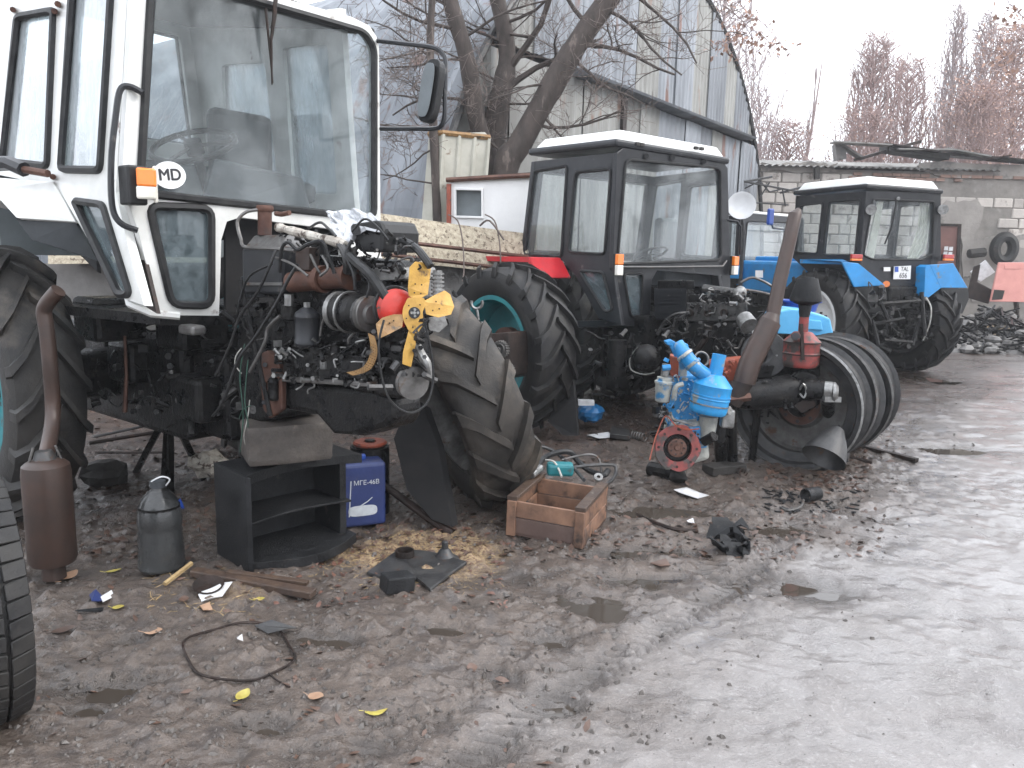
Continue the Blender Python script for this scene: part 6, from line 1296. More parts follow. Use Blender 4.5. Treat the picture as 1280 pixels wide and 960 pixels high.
def stick(pts, r, mt, nm, lab, cat='stick', z=.012): return MB().tube(smoothpath([GZ(*p)+V((0, 0, z)) for p in pts], 4), r, 6).build(nm, mt, cat=cat, label=lab)
stick([(795, 645), (820, 656), (845, 664), (872, 666)], .011, 'rusty_dark', 'stick', 'dark curved stick on the mud left of the crumpled rubber')
def litter(pts, mt, nm, lab, cat='litter', h=.012, z=.012): return MB().prism([GZ(x, y)+V((0, 0, z+h*(i % 2))) for i, (x, y) in enumerate(pts)], V((0, 0, -.003))).build(nm, mt, cat=cat, label=lab)
litter([(842, 614), (858, 613), (875, 618), (886, 623), (872, 625), (850, 620)], 'paper', 'paper_litter', 'strip of white litter on the mud below the blue engine')
litter([(858, 653), (866, 652), (868, 656), (860, 657)], 'paper', 'paper_litter', 'tiny white scrap above the crumpled rubber')
litter([(734, 545), (760, 543), (768, 548), (748, 551)], 'paper', 'paper_litter', 'flattened pale wrapper in front of the blue bag')
litter([(812, 706), (832, 703), (838, 709), (825, 713)], 'leaf_brown', 'flat_leaf', 'pale brown leaf in a puddle left of the crumpled rubber', 'leaf')
# ================================================================ CRATE with fittings, hoses
cr0, cr1, cr2 = GZ(634, 667), GZ(730, 685), GZ(757, 650); cr3 = cr0+(cr2-cr1); H = .235
ct = thing('wooden_crate', 'reddish wooden crate with grey top battens and a blackened lower corner', 'crate', cr0); ex = (cr1-cr0).normalized(); ey = (cr2-cr1).normalized(); LX, LY = (cr1-cr0).length, (cr2-cr1).length
def cb_(o, sz, mt, nm, lab=None): 
    c_ = cr0+ex*o[0]+ey*o[1]+z1*o[2]; return MB().box(c_, sz, ex, z1.cross(ex).normalized() if sz[0] > sz[1] or True else ey).build(nm, mt, ct, lab, bev=.004, seg=1)
eyp = z1.cross(ex).normalized(); 
def plank(a, b, z0, z1_, th, mt, nm='board', side=1):   # vertical board from a to b
    X_ = (b-a).normalized(); Y_ = z1.cross(X_).normalized(); return MB().box((a+b)/2+z1*((z0+z1_)/2)+Y_*th/2*side, ((b-a).length, th, z1_-z0), X_, Y_).build(nm, mt, ct, bev=.003, seg=1)
for (a, b) in ((cr0, cr1), (cr3, cr2)):
    s_ = 1 if a is cr0 else -1
    plank(a, b, .005, .105, .018, 'crate_dark' if a is cr0 else 'crate_wood', side=s_); plank(a, b, .11, .205, .018, 'crate_wood', side=s_)
for (a, b) in ((cr1, cr2), (cr0, cr3)):
    s_ = 1 if a is cr1 else -1
    plank(a, b, .0, .11, .02, 'crate_wood', side=s_); plank(a, b, .115, .215, .02, 'crate_wood', side=s_)
for (a, b) in ((cr0, cr3), (cr1, cr2)):
    ins = ex*(.028 if a is cr0 else -.028); X_ = (b-a).normalized(); MB().box((a+b)/2+ins+z1*(.222), ((b-a).length+.02, .062, .026), X_, z1.cross(X_).normalized()).build('top_batten', 'wet_plank', ct, bev=.003, seg=1)
    for e, k in ((a, 1), (b, -1)):
        c_ = e+ins+X_*.0*k-(ey*.012*k); MB().box(c_+z1*.105, (.055, .022, .21), ex, eyp).build('corner_post', 'crate_wood', ct, bev=.003, seg=1)
MB().hexa([cr0+z1*.0, cr1, cr2, cr3, cr0+z1*.015, cr1+z1*.015, cr2+z1*.015, cr3+z1*.015]).build('bottom', 'crate_dark', ct)
def ghose(pts, r, mt, nm, lab, cat='hose'): return MB().tube(smoothpath([P(x, y, d) for x, y, d in pts], 6), r, 8).build(nm, mt, cat=cat, label=lab)
ghose([(672, 592, 4.75), (676, 577, 4.85), (692, 567, 4.9), (712, 565, 4.95), (722, 576, 4.95), (736, 588, 4.9), (754, 594, 4.8), (760, 588, 4.85)], .019, 'hose', 'rubber_hose', 'thick black hose arched behind the crate')
ghose([(669, 584, 4.9), (668, 566, 5.0), (676, 559, 5.05), (690, 563, 5.05), (700, 570, 4.95), (718, 586, 4.8), (730, 600, 4.55)], .012, 'iron', 'metal_pipe', 'grey metal pipe slanting down into the crate', 'pipe')
ghose([(702, 575, 4.9), (718, 571, 4.92), (738, 568, 4.92), (748, 573, 4.92), (751, 584, 4.88), (752, 592, 4.85)], .008, 'iron_light', 'bent_pipe', 'thin pale bent pipe hooked over the thick hose', 'pipe')
ghose([(712, 585, 4.8), (735, 582, 4.82), (755, 581, 4.85), (768, 582, 4.88), (770, 590, 4.85), (765, 600, 4.75), (756, 606, 4.6)], .011, 'iron', 'metal_pipe', 'grey pipe running level then bending down at the crate corner', 'pipe')
ghose([(682, 575, 4.75), (692, 577, 4.72), (698, 586, 4.7), (702, 596, 4.6)], .007, 'wire_white', 'white_cable', 'short white cable hanging over the crate back', 'cable')
MB().box(P(700, 586, 4.75), (.17, .1, .08)).build('teal_fitting', 'teal', cat='fitting', label='small teal painted fitting under the thick hose', bev=.02)
MB().lathe(P(748, 597, 4.75), unit(0, -.6, .8), [(.012, 0), (.03, 0), (.03, .01), (.012, .01)], 14, cl=True).build('flange_plate', 'alu', cat='flange', label='small bright flange with a hole at the crate corner')
MB().cyl(P(664, 594, 4.6), P(676, 585, 4.7), .025, 10).build('pipe_coupling', 'alu', cat='coupling', label='bright pipe coupling against the big leaning tyre')
MB().cyl(P(694, 606, 4.5), P(694, 614, 4.42), .02, 6).build('bolt', 'alu', cat='bolt', label='silvery bolt inside the wooden crate') if False else None
# blue bag, black plates
bb = MB(); bb.ball(P(738, 516, 7.15), (.13, .12, .09), 12, .12, random.Random(1)); bb.build('blue_bag', 'bag_blue', cat='bag', label='blue plastic bag under the red tractor behind the black plate')
MB().prism([P(723, 500, 7.0), P(743, 501, 7.0), P(743, 507, 7.0), P(723, 507, 7.0)], V((0, .06, .0))).build('paper_label', 'paper', cat='paper', label='white paper lying on the blue plastic bag')
MB().prism([P(709, 460, 6.75), P(715, 466, 6.72), P(719, 500, 6.62), P(722, 545, 6.5), P(703, 544, 6.5), P(684, 526, 6.6), P(702, 490, 6.7)], V((.02, .03, .0))).build('black_plate', 'plate_black', cat='plate', label='pointed black steel plate leaning on the standing teal wheel', bev=.003)
MB().prism([P(492, 548, 4.45), P(512, 500, 4.55), P(531, 512, 4.55), P(548, 560, 4.45), P(566, 659, 4.3), P(540, 650, 4.32), P(508, 612, 4.38)], V((.03, .05, 0))).build('black_plate', 'plate_black', cat='plate', label='tall black steel plate leaning between the engine and the muddy tyre', bev=.003)
MB().tube([P(482, 608, 4.5), P(520, 636, 4.42), P(545, 655, 4.36), P(566, 668, 4.3)], [.022, .026, .024, .03], 10).build('steel_shaft', 'rusty_dark', cat='shaft', label='dark steel shaft slanting down beside the blue canister')
sp_ = thing('open_spanner', 'open ended spanner upright in front of the teal rim', 'spanner', G(596, 560)); mb = MB(); mb.tube([P(598, 400, 6.2), P(596, 386, 6.2)], .014, 6)
mb.tube([P(596+7*math.cos(a), 379+7*math.sin(a), 6.2) for a in np.linspace(-.5, 3.6, 9)], .014, 6); mb.build('jaw', 'alu', sp_); MB().tube([P(598, 400, 6.2), P(604, 470, 6.25), P(606, 520, 6.3)], .016, 6).build('shank', 'greasy', sp_)
gx_ = thing('gear_case', 'opened gear case with two toothed wheels in front of the teal rim', 'gear case', G(640, 560)); MB().prism([P(x, y, 6.35) for x, y in ((612, 417), (635, 415), (637, 428), (640, 470), (626, 475), (612, 455))], V((.2, .22, 0))).build('case', 'rusty_dark', gx_, bev=.01)
def gear(cn, r, nm='gear'):
    g = MB(); an = unit(-.5, -.87, 0); u, q = basis(an); n = 20; lp = []
    for i in range(n*2): a = 2*math.pi*i/(n*2); rr = r*(1 if i % 2 else .86); lp.append(cn+(u*math.cos(a)+q*math.sin(a))*rr)
    g.prism(lp, an*-.05); g.lathe(cn, an, [(0, .03), (r*.28, .03), (r*.3, 0), (r*.55, 0), (r*.58, .012), (r*.7, .012), (r*.72, 0)], 20); return g.build(nm, 'iron_light', gx_)
gear(P(624, 437, 6.28), .075); gear(P(633, 464, 6.28), .065); MB().tube([P(625, 470, 6.45), GZ(627, 545)], .08, 8).build('support', 'greasy', gx_); A, B_ = clutter(71, 595, 400, 612, 440, 6.2, 6.2, 22, .02); A.build('fittings', 'greasy_grey', gx_, kind='stuff'); B_.build('unions', 'alu', gx_, kind='stuff')
# ================================================================ UNDER AND BEFORE THE WHITE TRACTOR
sh0, sh1 = GZ(313, 714), GZ(440, 684); sh0.z = sh1.z = 0; sx = (sh1-sh0).normalized(); sy = z1.cross(sx).normalized(); LW = (sh1-sh0).length; SH = .50
cw_ = thing('steel_step', 'black welded steel step box with curved shelves carrying the stone block', 'steel box', sh0)
def arcshelf(z, th, nm, dep0=.0, bow=.10, out=0, ext=0):
    n = 10; pl = [sh0+sx*(LW*i/n*(1+ext))+sy*(bow*math.sin(math.pi*min(1, (i/n)))-out)+z1*z for i in range(n+1)]; pl += [sh0+sx*LW*(1+ext)+sy*.34+z1*z, sh0+sy*.34+z1*z]
    return MB().prism(pl, z1*th).build(nm, 'cast_black', cw_, bev=.003)
arcshelf(SH-.05, .05, 'shelf', ext=.12); arcshelf(.24, .012, 'shelf', bow=.05); arcshelf(.0, .05, 'shelf', bow=-.12, ext=.05)
MB().hexa([sh0-sx*.02-sy*.02, sh0-sx*.0-sy*.04, sh0+sy*.34, sh0-sx*.02+sy*.34, sh0-sx*.02-sy*.02+z1*SH, sh0-sy*.04+z1*SH, sh0+sy*.34+z1*SH, sh0-sx*.02+sy*.34+z1*SH]).build('side_plate', 'cast_black', cw_, bev=.004)
MB().hexa([sh0+sx*LW*.93+sy*.05, sh0+sx*LW+sy*.05, sh0+sx*LW+sy*.34, sh0+sx*LW*.93+sy*.34, *[p+z1*(SH-.05) for p in (sh0+sx*LW*.93+sy*.05, sh0+sx*LW+sy*.05, sh0+sx*LW+sy*.34, sh0+sx*LW*.93+sy*.34)]]).build('side_plate', 'cast_black', cw_, bev=.004)
MB().hexa([sh0+sy*.32, sh0+sx*LW+sy*.32, sh0+sx*LW+sy*.34, sh0+sy*.34, *[p+z1*(SH-.05) for p in (sh0+sy*.32, sh0+sx*LW+sy*.32, sh0+sx*LW+sy*.34, sh0+sy*.34)]]).build('back_plate', 'cast_black', cw_)
sA, sB = P(311, 588, 3.72), P(418, 584, 3.92); stt = SH+.012; sxx = V((sB.x-sA.x, sB.y-sA.y, 0)); 
bm = MB(); n = 5; o_ = V((sA.x, sA.y, stt)); X_ = sxx.normalized(); Y_ = z1.cross(X_); Lk = sxx.length; rnd = random.Random(5); vs = []; gN = 7
def st_pt(a, b, c_): 
    e = .86+.14*0; return o_+X_*Lk*a+Y_*.26*b+z1*.215*c_
faces = []
def addgrid(fn, nu, nv):
    k = len(bm.v); bm.v += [fn(i/nu, j/nv) for j in range(nv+1) for i in range(nu+1)]
    for j in range(nv):
        for i in range(nu): a = k+j*(nu+1)+i; bm.f.append((a, a+1, a+nu+2, a+nu+1)); bm.sm.append(True)
def stone_p(v):  # rounded box position from cube coords in [-1,1]
    x, y, z = v; r = .12; q = V((x, y, z)); m_ = V((max(-1+r, min(1-r, x)), max(-1+r*1.4, min(1-r*1.4, y)), max(-1+r*1.6, min(1-r*1.6, z)))); d = q-m_
    if d.length > 1e-6: q = m_+d.normalized()*min(d.length, r*1.2)
    nn = (noise_(q*1.7)-.5)*.07; q = q*(1+nn); return o_+X_*Lk*(q.x+1)/2+Y_*.26*(q.y+1)/2+z1*.215*(q.z+1)/2
from mathutils import noise as mn_noise
def noise_(v): return .5+.5*mn_noise.noise(v)
for f_ in (lambda s, t: (s*2-1, -1, t*2-1), lambda s, t: (s*2-1, 1, t*2-1), lambda s, t: (-1, s*2-1, t*2-1), lambda s, t: (1, s*2-1, t*2-1), lambda s, t: (s*2-1, t*2-1, 1), lambda s, t: (s*2-1, t*2-1, -1)):
    addgrid(lambda s, t: stone_p(f_(s, t)), 14, 10)
bm.build('stone_block', 'stone', cat='stone', label='worn stone block on the black steel box holding up the bare engine', sharp=60)
MB().cyl(P(330, 545, 3.9), P(440, 552, 3.75), .03, 6).build('packing_bar', 'greasy', cat='bar', label='dark packing bar between the stone block and the oil pan') if False else None
# canister with print
k0, k1 = GZ(424, 662), GZ(483, 658); k0.z = k1.z = 0; kx = (k1-k0).normalized(); ky = z1.cross(kx); KW, KH = (k1-k0).length, .385
kn_ = thing('oil_canister', 'dark blue plastic oil canister with white print under the engine', 'canister', k0); cc_ = k0+kx*KW/2+ky*.10
MB().box(cc_+z1*KH/2, (KW, .20, KH), kx, ky).build('body', 'canister_blue', kn_, bev=.022, seg=3)
MB().box(cc_+z1*(KH+.015)-kx*.03, (KW*.5, .03, .035), kx, ky).build('handle', 'tub_blue', kn_, bev=.01)
o3 = k0+kx*KW*.58-ky*.003+z1*KH*.70
puttext('МГЕ-46В', .038, o3, kx, z1, kn_, 'ink_pale'); fkn = lambda a, b: k0+kx*KW*a-ky*.0025+z1*KH*b
MB().prism([fkn(.20, .18), fkn(.225, .18), fkn(.265, .74), fkn(.245, .74)], ky*.002).build('print_line', 'ink_pale', kn_)
oc_ = fkn(.5, .26); MB().prism([oc_+kx*math.copysign(abs(math.cos(a))**.5, math.cos(a))*.085+z1*math.copysign(abs(math.sin(a))**.6, math.sin(a))*.032 for a in np.linspace(0, 6.283, 25)[:-1]], ky*.002).build('print_oval', 'ink_pale', kn_)
puttext('GSI', .026, fkn(.62, .42), (kx+z1*.35).normalized(), (z1-kx*.35).normalized(), kn_, 'ink_pale') if False else MB().tube([fkn(.45, .34), fkn(.6, .40), fkn(.7, .46)], .003, 4).build('print_mark', 'ink_pale', kn_)
rl = thing('pump_drum', 'black drum with orange-red ring lid standing behind the blue canister', 'drum', G(465, 645)); dc = P(463, 640, 4.62); dc.z = 0; MB().cyl(dc, dc+z1*.42, .12, 20).build('drum', 'greasy', rl); MB().lathe(dc+z1*.43, z1, [(.035, 0), (.10, 0), (.105, .012), (.095, .022), (.04, .02)], 26, cl=True).build('ring_lid', 'orange_rust', rl); MB().cyl(dc+z1*.42, dc+z1*.46, .03, 10).build('centre_boss', 'greasy', rl)
# muffler stood on end
mfz = GZ(68, 722); mu = thing('muffler', 'brown rusty muffler standing on end with a long bent pipe at far left', 'muffler', mfz); mb0 = V((mfz.x, mfz.y, 0)); 
def mrr(r): return r
MB().cyl(mb0+z1*-.01, mb0+z1*.07, .055, 16, .05).build('outlet', 'rusty_smooth', mu)
MB().lathe(mb0+z1*.06, z1, [(0, 0), (.05, 0), (.099, .012), (.107, .03), (.107, .46), (.102, .50), (.085, .515), (.05, .53), (0, .53)], 32).build('shell', 'rusty_smooth', mu)
mx0 = unit(.79, .61, 0); 
MB().tube([mb0+z1*.56, mb0+z1*.63-mx0*.005], [.062, .036], 14).build('cone', 'iron', mu); a = mb0+z1*.58
MB().tube(smoothpath([a, P(66, 520, 3.78), P(62, 450, 3.78), P(58, 410, 3.78), P(55, 390, 3.78), P(60, 378, 3.77), P(73, 363, 3.76)], 6), .036, 14).build('pipe', 'rusty_smooth', mu)
for k in (-1, 1): MB().tube([a+mx0*k*.07-z1*.01, a+mx0*k*.045+z1*.07], .006, 5).build('bracket_rib', 'iron_light', mu)
# plastic bottle
bz = GZ(203, 712); bt_ = thing('plastic_bottle', 'five litre plastic bottle with blue cap and dark contents by the muffler', 'bottle', bz); b0_ = V((bz.x, bz.y, .0)); rnd = random.Random(1); pr = [(0, .0), (.085, 0), (.108, .012)]
for i in range(8): zz = .03+i*.024; pr += [(.111-.006*(i/8), zz), (.104-.006*(i/8), zz+.012)]
pr += [(.104, .225), (.106, .26), (.098, .32), (.08, .37), (.05, .405), (.034, .42), (.033, .435)]
MB().lathe(b0_, z1, pr, 28).build('bottle', 'bottle_plastic', bt_, sharp=70); MB().cyl(b0_+z1*.428, b0_+z1*.458, .038, 16).build('cap', 'interior', bt_)
MB().tube(smoothpath([b0_+z1*.43-V((.04, 0, 0)), b0_+z1*.46-V((.02, .02, 0)), b0_+z1*.485+V((.03, -.02, 0)), b0_+z1*.47+V((.065, -.01, 0)), b0_+z1*.435+V((.04, 0, 0))], 4), .004, 6).build('handle', 'paper', bt_)
MB().lathe(b0_+z1*.003, z1, [(0, 0), (.08, 0), (.1, .012), (.098, .33), (0, .34)], 20).build('dark_oil', 'greasy', bt_)
litter([(218, 637), (226, 634), (231, 641), (222, 648)], 'tub_blue', 'blue_scrap', 'bright blue plastic scrap behind the bottle', 'plastic scrap', .03, .03)
# tripod under the gearbox, dark stones
tr = thing('axle_stand', 'black four legged trestle stand under the gearbox of the white tractor', 'stand', GZ(212, 620)); tt = P(212, 530, 4.75)
for x, y in ((170, 590), (205, 612), (213, 615), (254, 600)): MB().tube([tt+V(((x-212)*.0012, 0, 0)), GZ(x, y)], .026, 4).build('leg', 'greasy', tr)
MB().box(tt+z1*.02, (.34, .24, .08), fw, c).build('cradle', 'greasy', tr, bev=.01)
sb3 = MB(); q = GZ(132, 606); sb3.ball(q+z1*.08, (.15, .12, .10), 10, .16, random.Random(3)); sb3.build('dark_rock', 'dark_stone', cat='rock', label='dark rough block beside the wheel of the white tractor')
for i, (a, b, r, lab) in enumerate((((118, 552), (186, 540), .012, 'thin pipe on the ground under the white tractor, furthest back'), ((112, 560), (200, 548), .016, 'rusty bar lying under the white tractor beside the wheel'), ((120, 572), (205, 575), .010, 'dark rod lying under the white tractor near the trestle'))): MB().tube([GZ(*a)+z1*.04, GZ(*b)+z1*.06], r, 6).build('scrap_rod', 'rusty_dark' if i else 'iron', cat='rod', label=lab)
rk = MB(); rk.ball(P(262, 580, 5.0), (.14, .1, .09), 10, .25, random.Random(9)); rk.build('pale_rag', 'rag_wrap', cat='rag', label='dirty pale rag heap in the shade behind the trestle stand')
# metal plate with ring and spout, small block
def GH(x, y, z): p = GZ(x, y); return p+z1*z
pt_ = thing('cover_plate', 'grey sheet metal cover with a raised ring and spout lying on the sawdust', 'metal cover', GZ(520, 715))
pl = [GH(458, 718, .015), GH(498, 692, .03), GH(530, 694, .03), GH(556, 700, .035), GH(584, 706, .02), GH(562, 722, .02), GH(538, 740, .015), GH(520, 728, .03), GH(484, 728, .02)]
MB().prism(pl, z1*-.02).build('sheet', 'iron', pt_, bev=.006); MB().lathe(GH(506, 702, .03), z1, [(.045, -.01), (.05, -.01), (.05, .035), (.043, .035)], 24, cl=True).build('ring', 'rusty_dark', pt_)
MB().lathe(GH(556, 702, .02), z1, [(.075, 0), (.045, .02), (.03, .045), (.018, .055), (.017, .09), (.01, .095), (0, .095)], 18).build('spout', 'iron', pt_)
bk_ = MB(); a, b = GZ(484, 744), GZ(519, 740); xx = (b-a).normalized(); yy = z1.cross(xx); bk_.box((a+b)/2+yy*.045+z1*.04, ((b-a).length, .10, .08), xx, yy); bk_.build('metal_block', 'cast_black', cat='block', label='small black metal block at the front edge of the grey cover', bev=.008)
# plank, pan lid, packet, wire loop
a, b = GZ(242, 722), GZ(392, 750); xx = (b-a).normalized(); yy = z1.cross(xx); pk = MB(); pk.box((a+b)/2+z1*.03, ((b-a).length, .06, .035), (xx+z1*.0).normalized(), yy); pk.build('wet_plank', 'wet_plank', cat='plank', label='wet split plank lying in front of the black steel box', bev=.006)
sl_ = MB(); a2, b2 = GZ(285, 726), GZ(385, 740); x2 = (b2-a2).normalized(); sl_.box((a2+b2)/2+z1*.045, ((b2-a2).length, .035, .02), x2, z1.cross(x2)); sl_.build('wood_sliver', 'wet_plank', cat='wood sliver', label='thin dark sliver of wood resting along the wet plank', bev=.003)
sk = MB(); a, b = GZ(206, 735), GZ(240, 716); sk.tube([a+z1*.02, b+z1*.05], .012, 5); sk.build('broken_stick', 'straw', cat='stick', label='pale broken stick left of the wet plank')
litter([(248, 748), (262, 740), (276, 733), (291, 737), (278, 750), (264, 757), (252, 757)], 'paper', 'plastic_disc', 'bent white plastic disc under the wet plank', 'lid', .02, .02)
q = GZ(261, 743); rr_ = MB(); rr_.lathe(q+z1*.035, unit(.1, -.2, 1), [(0, .004), (.05, 0), (.065, .008), (.07, .018), (.066, .018), (.05, .008), (0, .010)], 22); rr_.build('tin_saucer', 'rusty_dark', cat='lid', label='dark round tin lid beside the bent white plastic disc')
litter([(112, 747), (120, 744), (131, 752), (126, 759), (115, 755)], 'canister_blue', 'blue_packet', 'crumpled blue packet on the mud at left', 'packet', .015, .015); litter([(126, 751), (140, 745), (143, 750), (129, 760)], 'sticker_white', 'white_packet', 'small white packet touching the crumpled blue one', 'packet', .01, .02)
litter([(94, 765), (130, 763), (128, 767), (98, 768)], 'cast_black', 'rubber_strip', 'flat dark strip below the crumpled packets', 'strip', .006, .01)
litter([(250, 760), (262, 758), (266, 765), (254, 768)], 'leaf_pale', 'wood_chip', 'square pale chip below the dark flat tin', 'chip', .01, .012)
wl = MB(); cl2 = [GZ(299+69*math.cos(a)+3*math.sin(5*a), 818+36*math.sin(a)+2*math.cos(3*a))+z1*(.010+.006*math.sin(4*a)) for a in np.linspace(-.9, 5.2, 44)]; wl.tube(cl2, .0055, 6); wl.tube(smoothpath([GZ(336, 845)+z1*.012, GZ(348, 855)+z1*.012, GZ(362, 862)+z1*.01], 4), .004, 5); wl.build('wire_loop', 'rusty_dark', cat='wire loop', label='large loop of dark wire lying flat on the mud', kind=None)
litter([(318, 786), (340, 784), (372, 789), (360, 795), (335, 796)], 'iron', 'metal_scrap', 'grey folded metal scrap at the top of the wire loop', 'metal scrap', .02, .015); litter([(296, 800), (303, 799), (304, 804), (297, 805)], 'paper', 'white_scrap', 'tiny white scrap inside the wire loop', 'scrap')
def leaf(px, py, L_, ang, mt, lab, curl=.3, wd=.42):
    p = GZ(px, py)+z1*.01; X_ = V((math.cos(ang), math.sin(ang), .05)); Y_ = V((-math.sin(ang), math.cos(ang), 0)); mb = MB(); n = 6; vs = []
    for i in range(n+1):
        t = i/n; w_ = wd*L_*math.sin(math.pi*min(.97, t*.92+.06))**.8; zc = curl*L_*(t-.4)**2
        vs += [p+X_*L_*(t-.5)-Y_*w_+z1*(zc+curl*w_*.5), p+X_*L_*(t-.5)+z1*zc, p+X_*L_*(t-.5)+Y_*w_+z1*(zc+curl*w_*.5)]
    fs = []
    for i in range(n): k = i*3; fs += [(k, k+1, k+4, k+3), (k+1, k+2, k+5, k+4)]
    mb.add(vs, fs, True); mb.tube([p-X_*L_*.5, p-X_*L_*.85+z1*.01], .0015, 4); return mb.build('fallen_leaf', mt, cat='leaf', label=lab, sharp=60)
leaf(471, 889, .085, .3, 'leaf_yellow', 'big yellow green leaf lying alone near the bottom of the picture', .08, .5)
leaf(304, 873, .06, 1.2, 'leaf_yellow', 'curled yellow leaf just below the wire loop', .5); leaf(142, 716, .07, .4, 'leaf_yellow', 'narrow yellow leaf right of the muffler foot', .2, .22); leaf(395, 874, .06, -.3, 'leaf_pale', 'pale brown leaf right of the wire loop near the puddles', .3)
leaf(87, 724, .09, 1.2, 'leaf_pale', 'dry tan leaf standing against the muffler foot', .6); leaf(192, 792, .07, .2, 'leaf_pale', 'flat tan leaf between the packets and the wire loop', .2); leaf(80, 790, .09, .5, 'leaf_brown', 'long brown leaf near the edge tyre', .2, .3); leaf(148, 762, .05, .1, 'leaf_yellow', 'small yellow leaf by the crumpled packets', .3)
leaf(324, 752, .05, .2, 'leaf_yellow', 'orange yellow leaf beside the end of the wet plank', .3); leaf(590, 838, .05, 1.9, 'leaf_brown', 'dark leaf alone in the middle of the muddy foreground', .4); leaf(230, 752, .05, 1.9, 'leaf_brown', 'dark leaf touching the broken pale stick', .4)
# ================================================================ PLASTIC SHEET on the engine
pv = thing('plastic_sheet', 'crumpled dirty white plastic sheet draped over the black air box', 'plastic sheet', E(440, 280)); rnd = random.Random(4); mb = MB(); nu, nv = 18, 14; vs = []
top = [(410, 266), (425, 262), (448, 262), (466, 268), (477, 277)]; bot = [(414, 282), (422, 298), (434, 308), (442, 292), (474, 286)]
for j in range(nv+1):
    for i in range(nu+1):
        s = i/nu*4; k = min(3, int(s)); fr = s-k; tx = lerp(top[k][0], top[k+1][0], fr); ty = lerp(top[k][1], top[k+1][1], fr); bx = lerp(bot[k][0], bot[k+1][0], fr); by = lerp(bot[k][1], bot[k+1][1], fr); t = j/nv
        p = E(lerp(tx, bx, t), lerp(ty, by, t), .03-.22*(1-t)+.0); n_ = mn_noise.noise(V((i*.42, j*.5, 3)))*.035+mn_noise.noise(V((i*.9, j*.9, 8)))*.02; vs.append(p-c*n_*1.0+z1*n_*.6)
mb.add(vs, [(j*(nu+1)+i, j*(nu+1)+i+1, (j+1)*(nu+1)+i+1, (j+1)*(nu+1)+i) for j in range(nv) for i in range(nu)], False); mb.build('sheet', 'plastic_film', pv)
# ================================================================ SCRAP by the block building
pk_ = thing('pink_panel', 'faded pink sheet metal panel leaning on the rubble at right', 'panel', G(1255, 420)); f_ = plane(P(1255, 380, 15.8), unit(-.1, -1, .25))
MB().prism(pp(f_, [(1249, 328), (1300, 328), (1300, 378), (1238, 377)]), V((0, .05, 0))).build('panel', 'pink_panel', pk_, bev=.01); MB().prism(pp(f_, [(1243, 362), (1256, 363), (1253, 374), (1240, 375)], .01), V((0, .01, 0))).build('patch', 'dark_stone', pk_); MB().prism(pp(f_, [(1256, 331), (1276, 331), (1276, 336), (1256, 336)], .01), V((0, .01, 0))).build('rib', 'pink_panel', pk_); MB().tube([P(1270, 375, 15.9), G(1272, 408)], .05, 6).build('prop', 'rusty_dark', pk_)
MB().prism([P(x, y, 16.4) for x, y in ((1213, 340), (1232, 325), (1244, 340), (1226, 352), (1218, 346))], V((.02, .06, 0))).build('white_board', 'paper', cat='board', label='torn white board propped between the dark frame and the pink panel')
MB().prism([P(x, y, 16.0) for x, y in ((1217, 333), (1226, 330), (1222, 352), (1240, 362), (1236, 380), (1208, 372))], V((.05, .1, 0))).build('scrap_metal', 'rusty_dark', cat='frame', label='dark rusty scrap frame beside the right wing of the blue tractor', bev=.02)
ht = MB(); uu, qq = V((1, 0, 0)), z1; hc = P(1255, 311, 20.55); ht.tube([hc+(uu*math.cos(a)*.24+qq*math.sin(a)*.31) for a in np.linspace(0, 6.283, 28)[:-1]], .14, 8, closed=True); ht.build('hung_tyre', 'tyre_rubber', cat='tyre', label='old black tyre hung on the block wall at right')
MB().tube([hc-V((.5, 0, .1)), hc-V((.9, 0, .15))], .12, 8).build('wall_stub', 'dark_stone', cat='pipe stub', label='dark pipe stub sticking out left of the hung tyre')
rnd = random.Random(33); mb = MB()
for i in range(420):
    x = rnd.uniform(1185, 1340); y = rnd.uniform(372, 412); p = P(x, y, lerp(17.5, 14.3, (y-372)/40)); hgt = max(0.03, p.z); s = rnd.uniform(.04, .16); p.z = rnd.uniform(0, .75)*math.exp(-((x-1245)/50)**2)*(1 if y < 395 else .35)
    if rnd.random() < .6: mb.ball(p, (s, s, s*.6), 6, .25, rnd)
    else: X_ = V((rnd.uniform(-1, 1), rnd.uniform(-1, 1), rnd.uniform(-.4, .4))).normalized(); mb.box(p, (s*3, s*.7, s*.3), X_, basis(X_)[0])
mb.build('rubble_heap', 'concrete', kind='stuff', label='heap of rubble and scrap along the block building')
rnd = random.Random(34); mb = MB()
for i in range(260):
    x = rnd.uniform(1190, 1320); y = rnd.uniform(378, 405); p = P(x, y, lerp(16.8, 14.4, (y-378)/27)); p.z = rnd.uniform(0, .8)*math.exp(-((x-1245)/50)**2); X_ = V((rnd.uniform(-1, 1), rnd.uniform(-1, 1), rnd.uniform(-.5, .5))).normalized(); mb.box(p, (rnd.uniform(.1, .5), .03, .03), X_, basis(X_)[0])
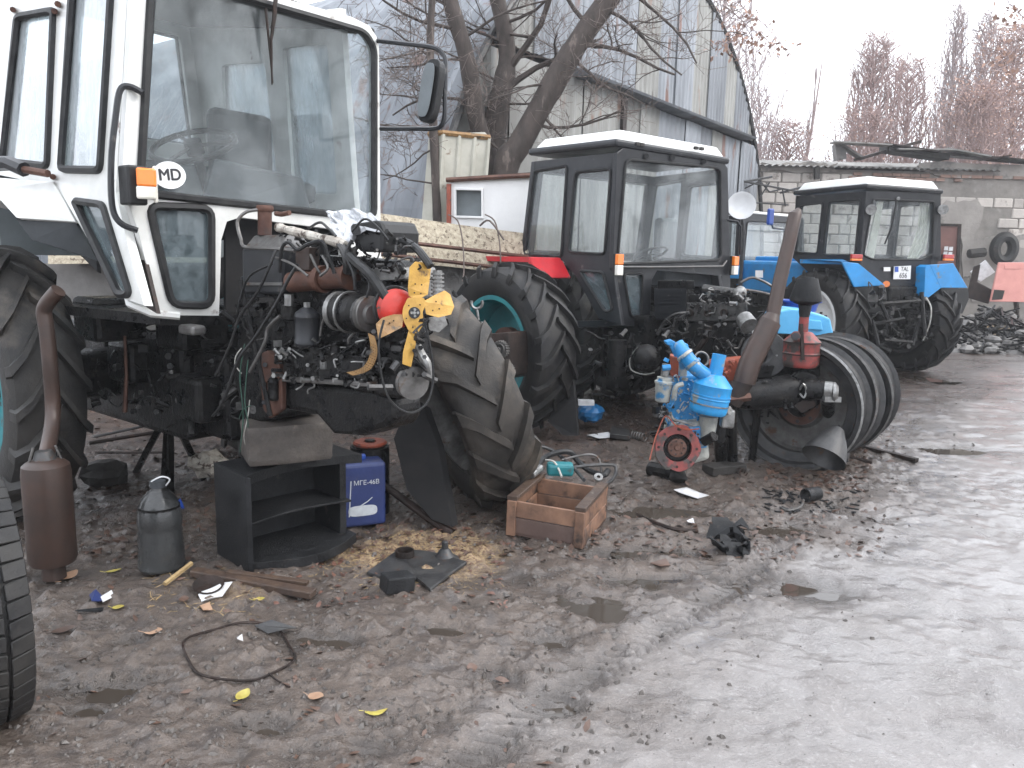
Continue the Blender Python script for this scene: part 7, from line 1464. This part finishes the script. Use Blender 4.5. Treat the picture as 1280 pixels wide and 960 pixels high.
mb.build('dark_scrap', 'greasy', kind='stuff', label='dark metal scrap mixed into the rubble heap')
for i, (x, y, s, lab) in enumerate(((1208, 413, .40, 'larger flat concrete lump at the foot of the rubble heap'), (1196, 426, .3, 'smaller concrete lump nearest the blue tractor wheel'))):
    mb = MB(); mb.ball(GZ(x, y)+z1*.05, (s*1.2, s*.7, s*.45), 10, .12, random.Random(i+5)); mb.build('concrete_lump', 'concrete', cat='lump', label=lab)
rnd = random.Random(41); mb = MB()
for i in range(900):
    x = rnd.gauss(1232, 26); y = rnd.uniform(398, 436); p = GZ(x, y); a = rnd.uniform(0, 6.3); h_ = rnd.uniform(.06, .22); e = p+V((math.cos(a)*h_*.8, math.sin(a)*h_*.8, h_)); mb.add([p, p+V((.02, 0, 0)), e], [(0, 1, 2)])
mb.build('dry_grass', 'straw', kind='stuff', label='dry grass at the foot of the rubble heap')
# satellite dish
ds = thing('satellite_dish', 'white satellite dish in front of the hangar end beside the red cab', 'satellite dish', P(926, 300, 12.6)); dc = P(927, 257, 12.4); dn = unit(-.25, -.95, .2)
MB().lathe(dc, dn, [(0, -.05), (.09, -.04), (.17, -.01), (.215, .016), (.22, .016), (.22, .008), (.17, -.025), (.09, -.05), (0, -.06)], 30).build('reflector', 'dish_white', ds); MB().tube([dc-dn*.05, dc-dn*.3, P(930, 290, 12.7), V((P(930, 290, 12.7).x, 12.7, 0))], .03, 6).build('mast', 'iron', ds)
# ================================================================ damp air
hm = bpy.data.materials.new('damp_air'); hm.use_nodes = True; nt = hm.node_tree; nt.nodes.remove(nt.nodes['Principled BSDF'])
pv_ = nt.nodes.new('ShaderNodeVolumePrincipled'); pv_.inputs['Color'].default_value = (.92, .93, .96, 1); pv_.inputs['Density'].default_value = .0024; pv_.inputs['Anisotropy'].default_value = .2
nt.links.new(pv_.outputs[0], nt.nodes['Material Output'].inputs['Volume']); MATS['damp_air'] = hm
hzb = MB().box(V((0, 100, 16)), (860, 900, 36)); hzb.build('haze', 'damp_air', kind='stuff')
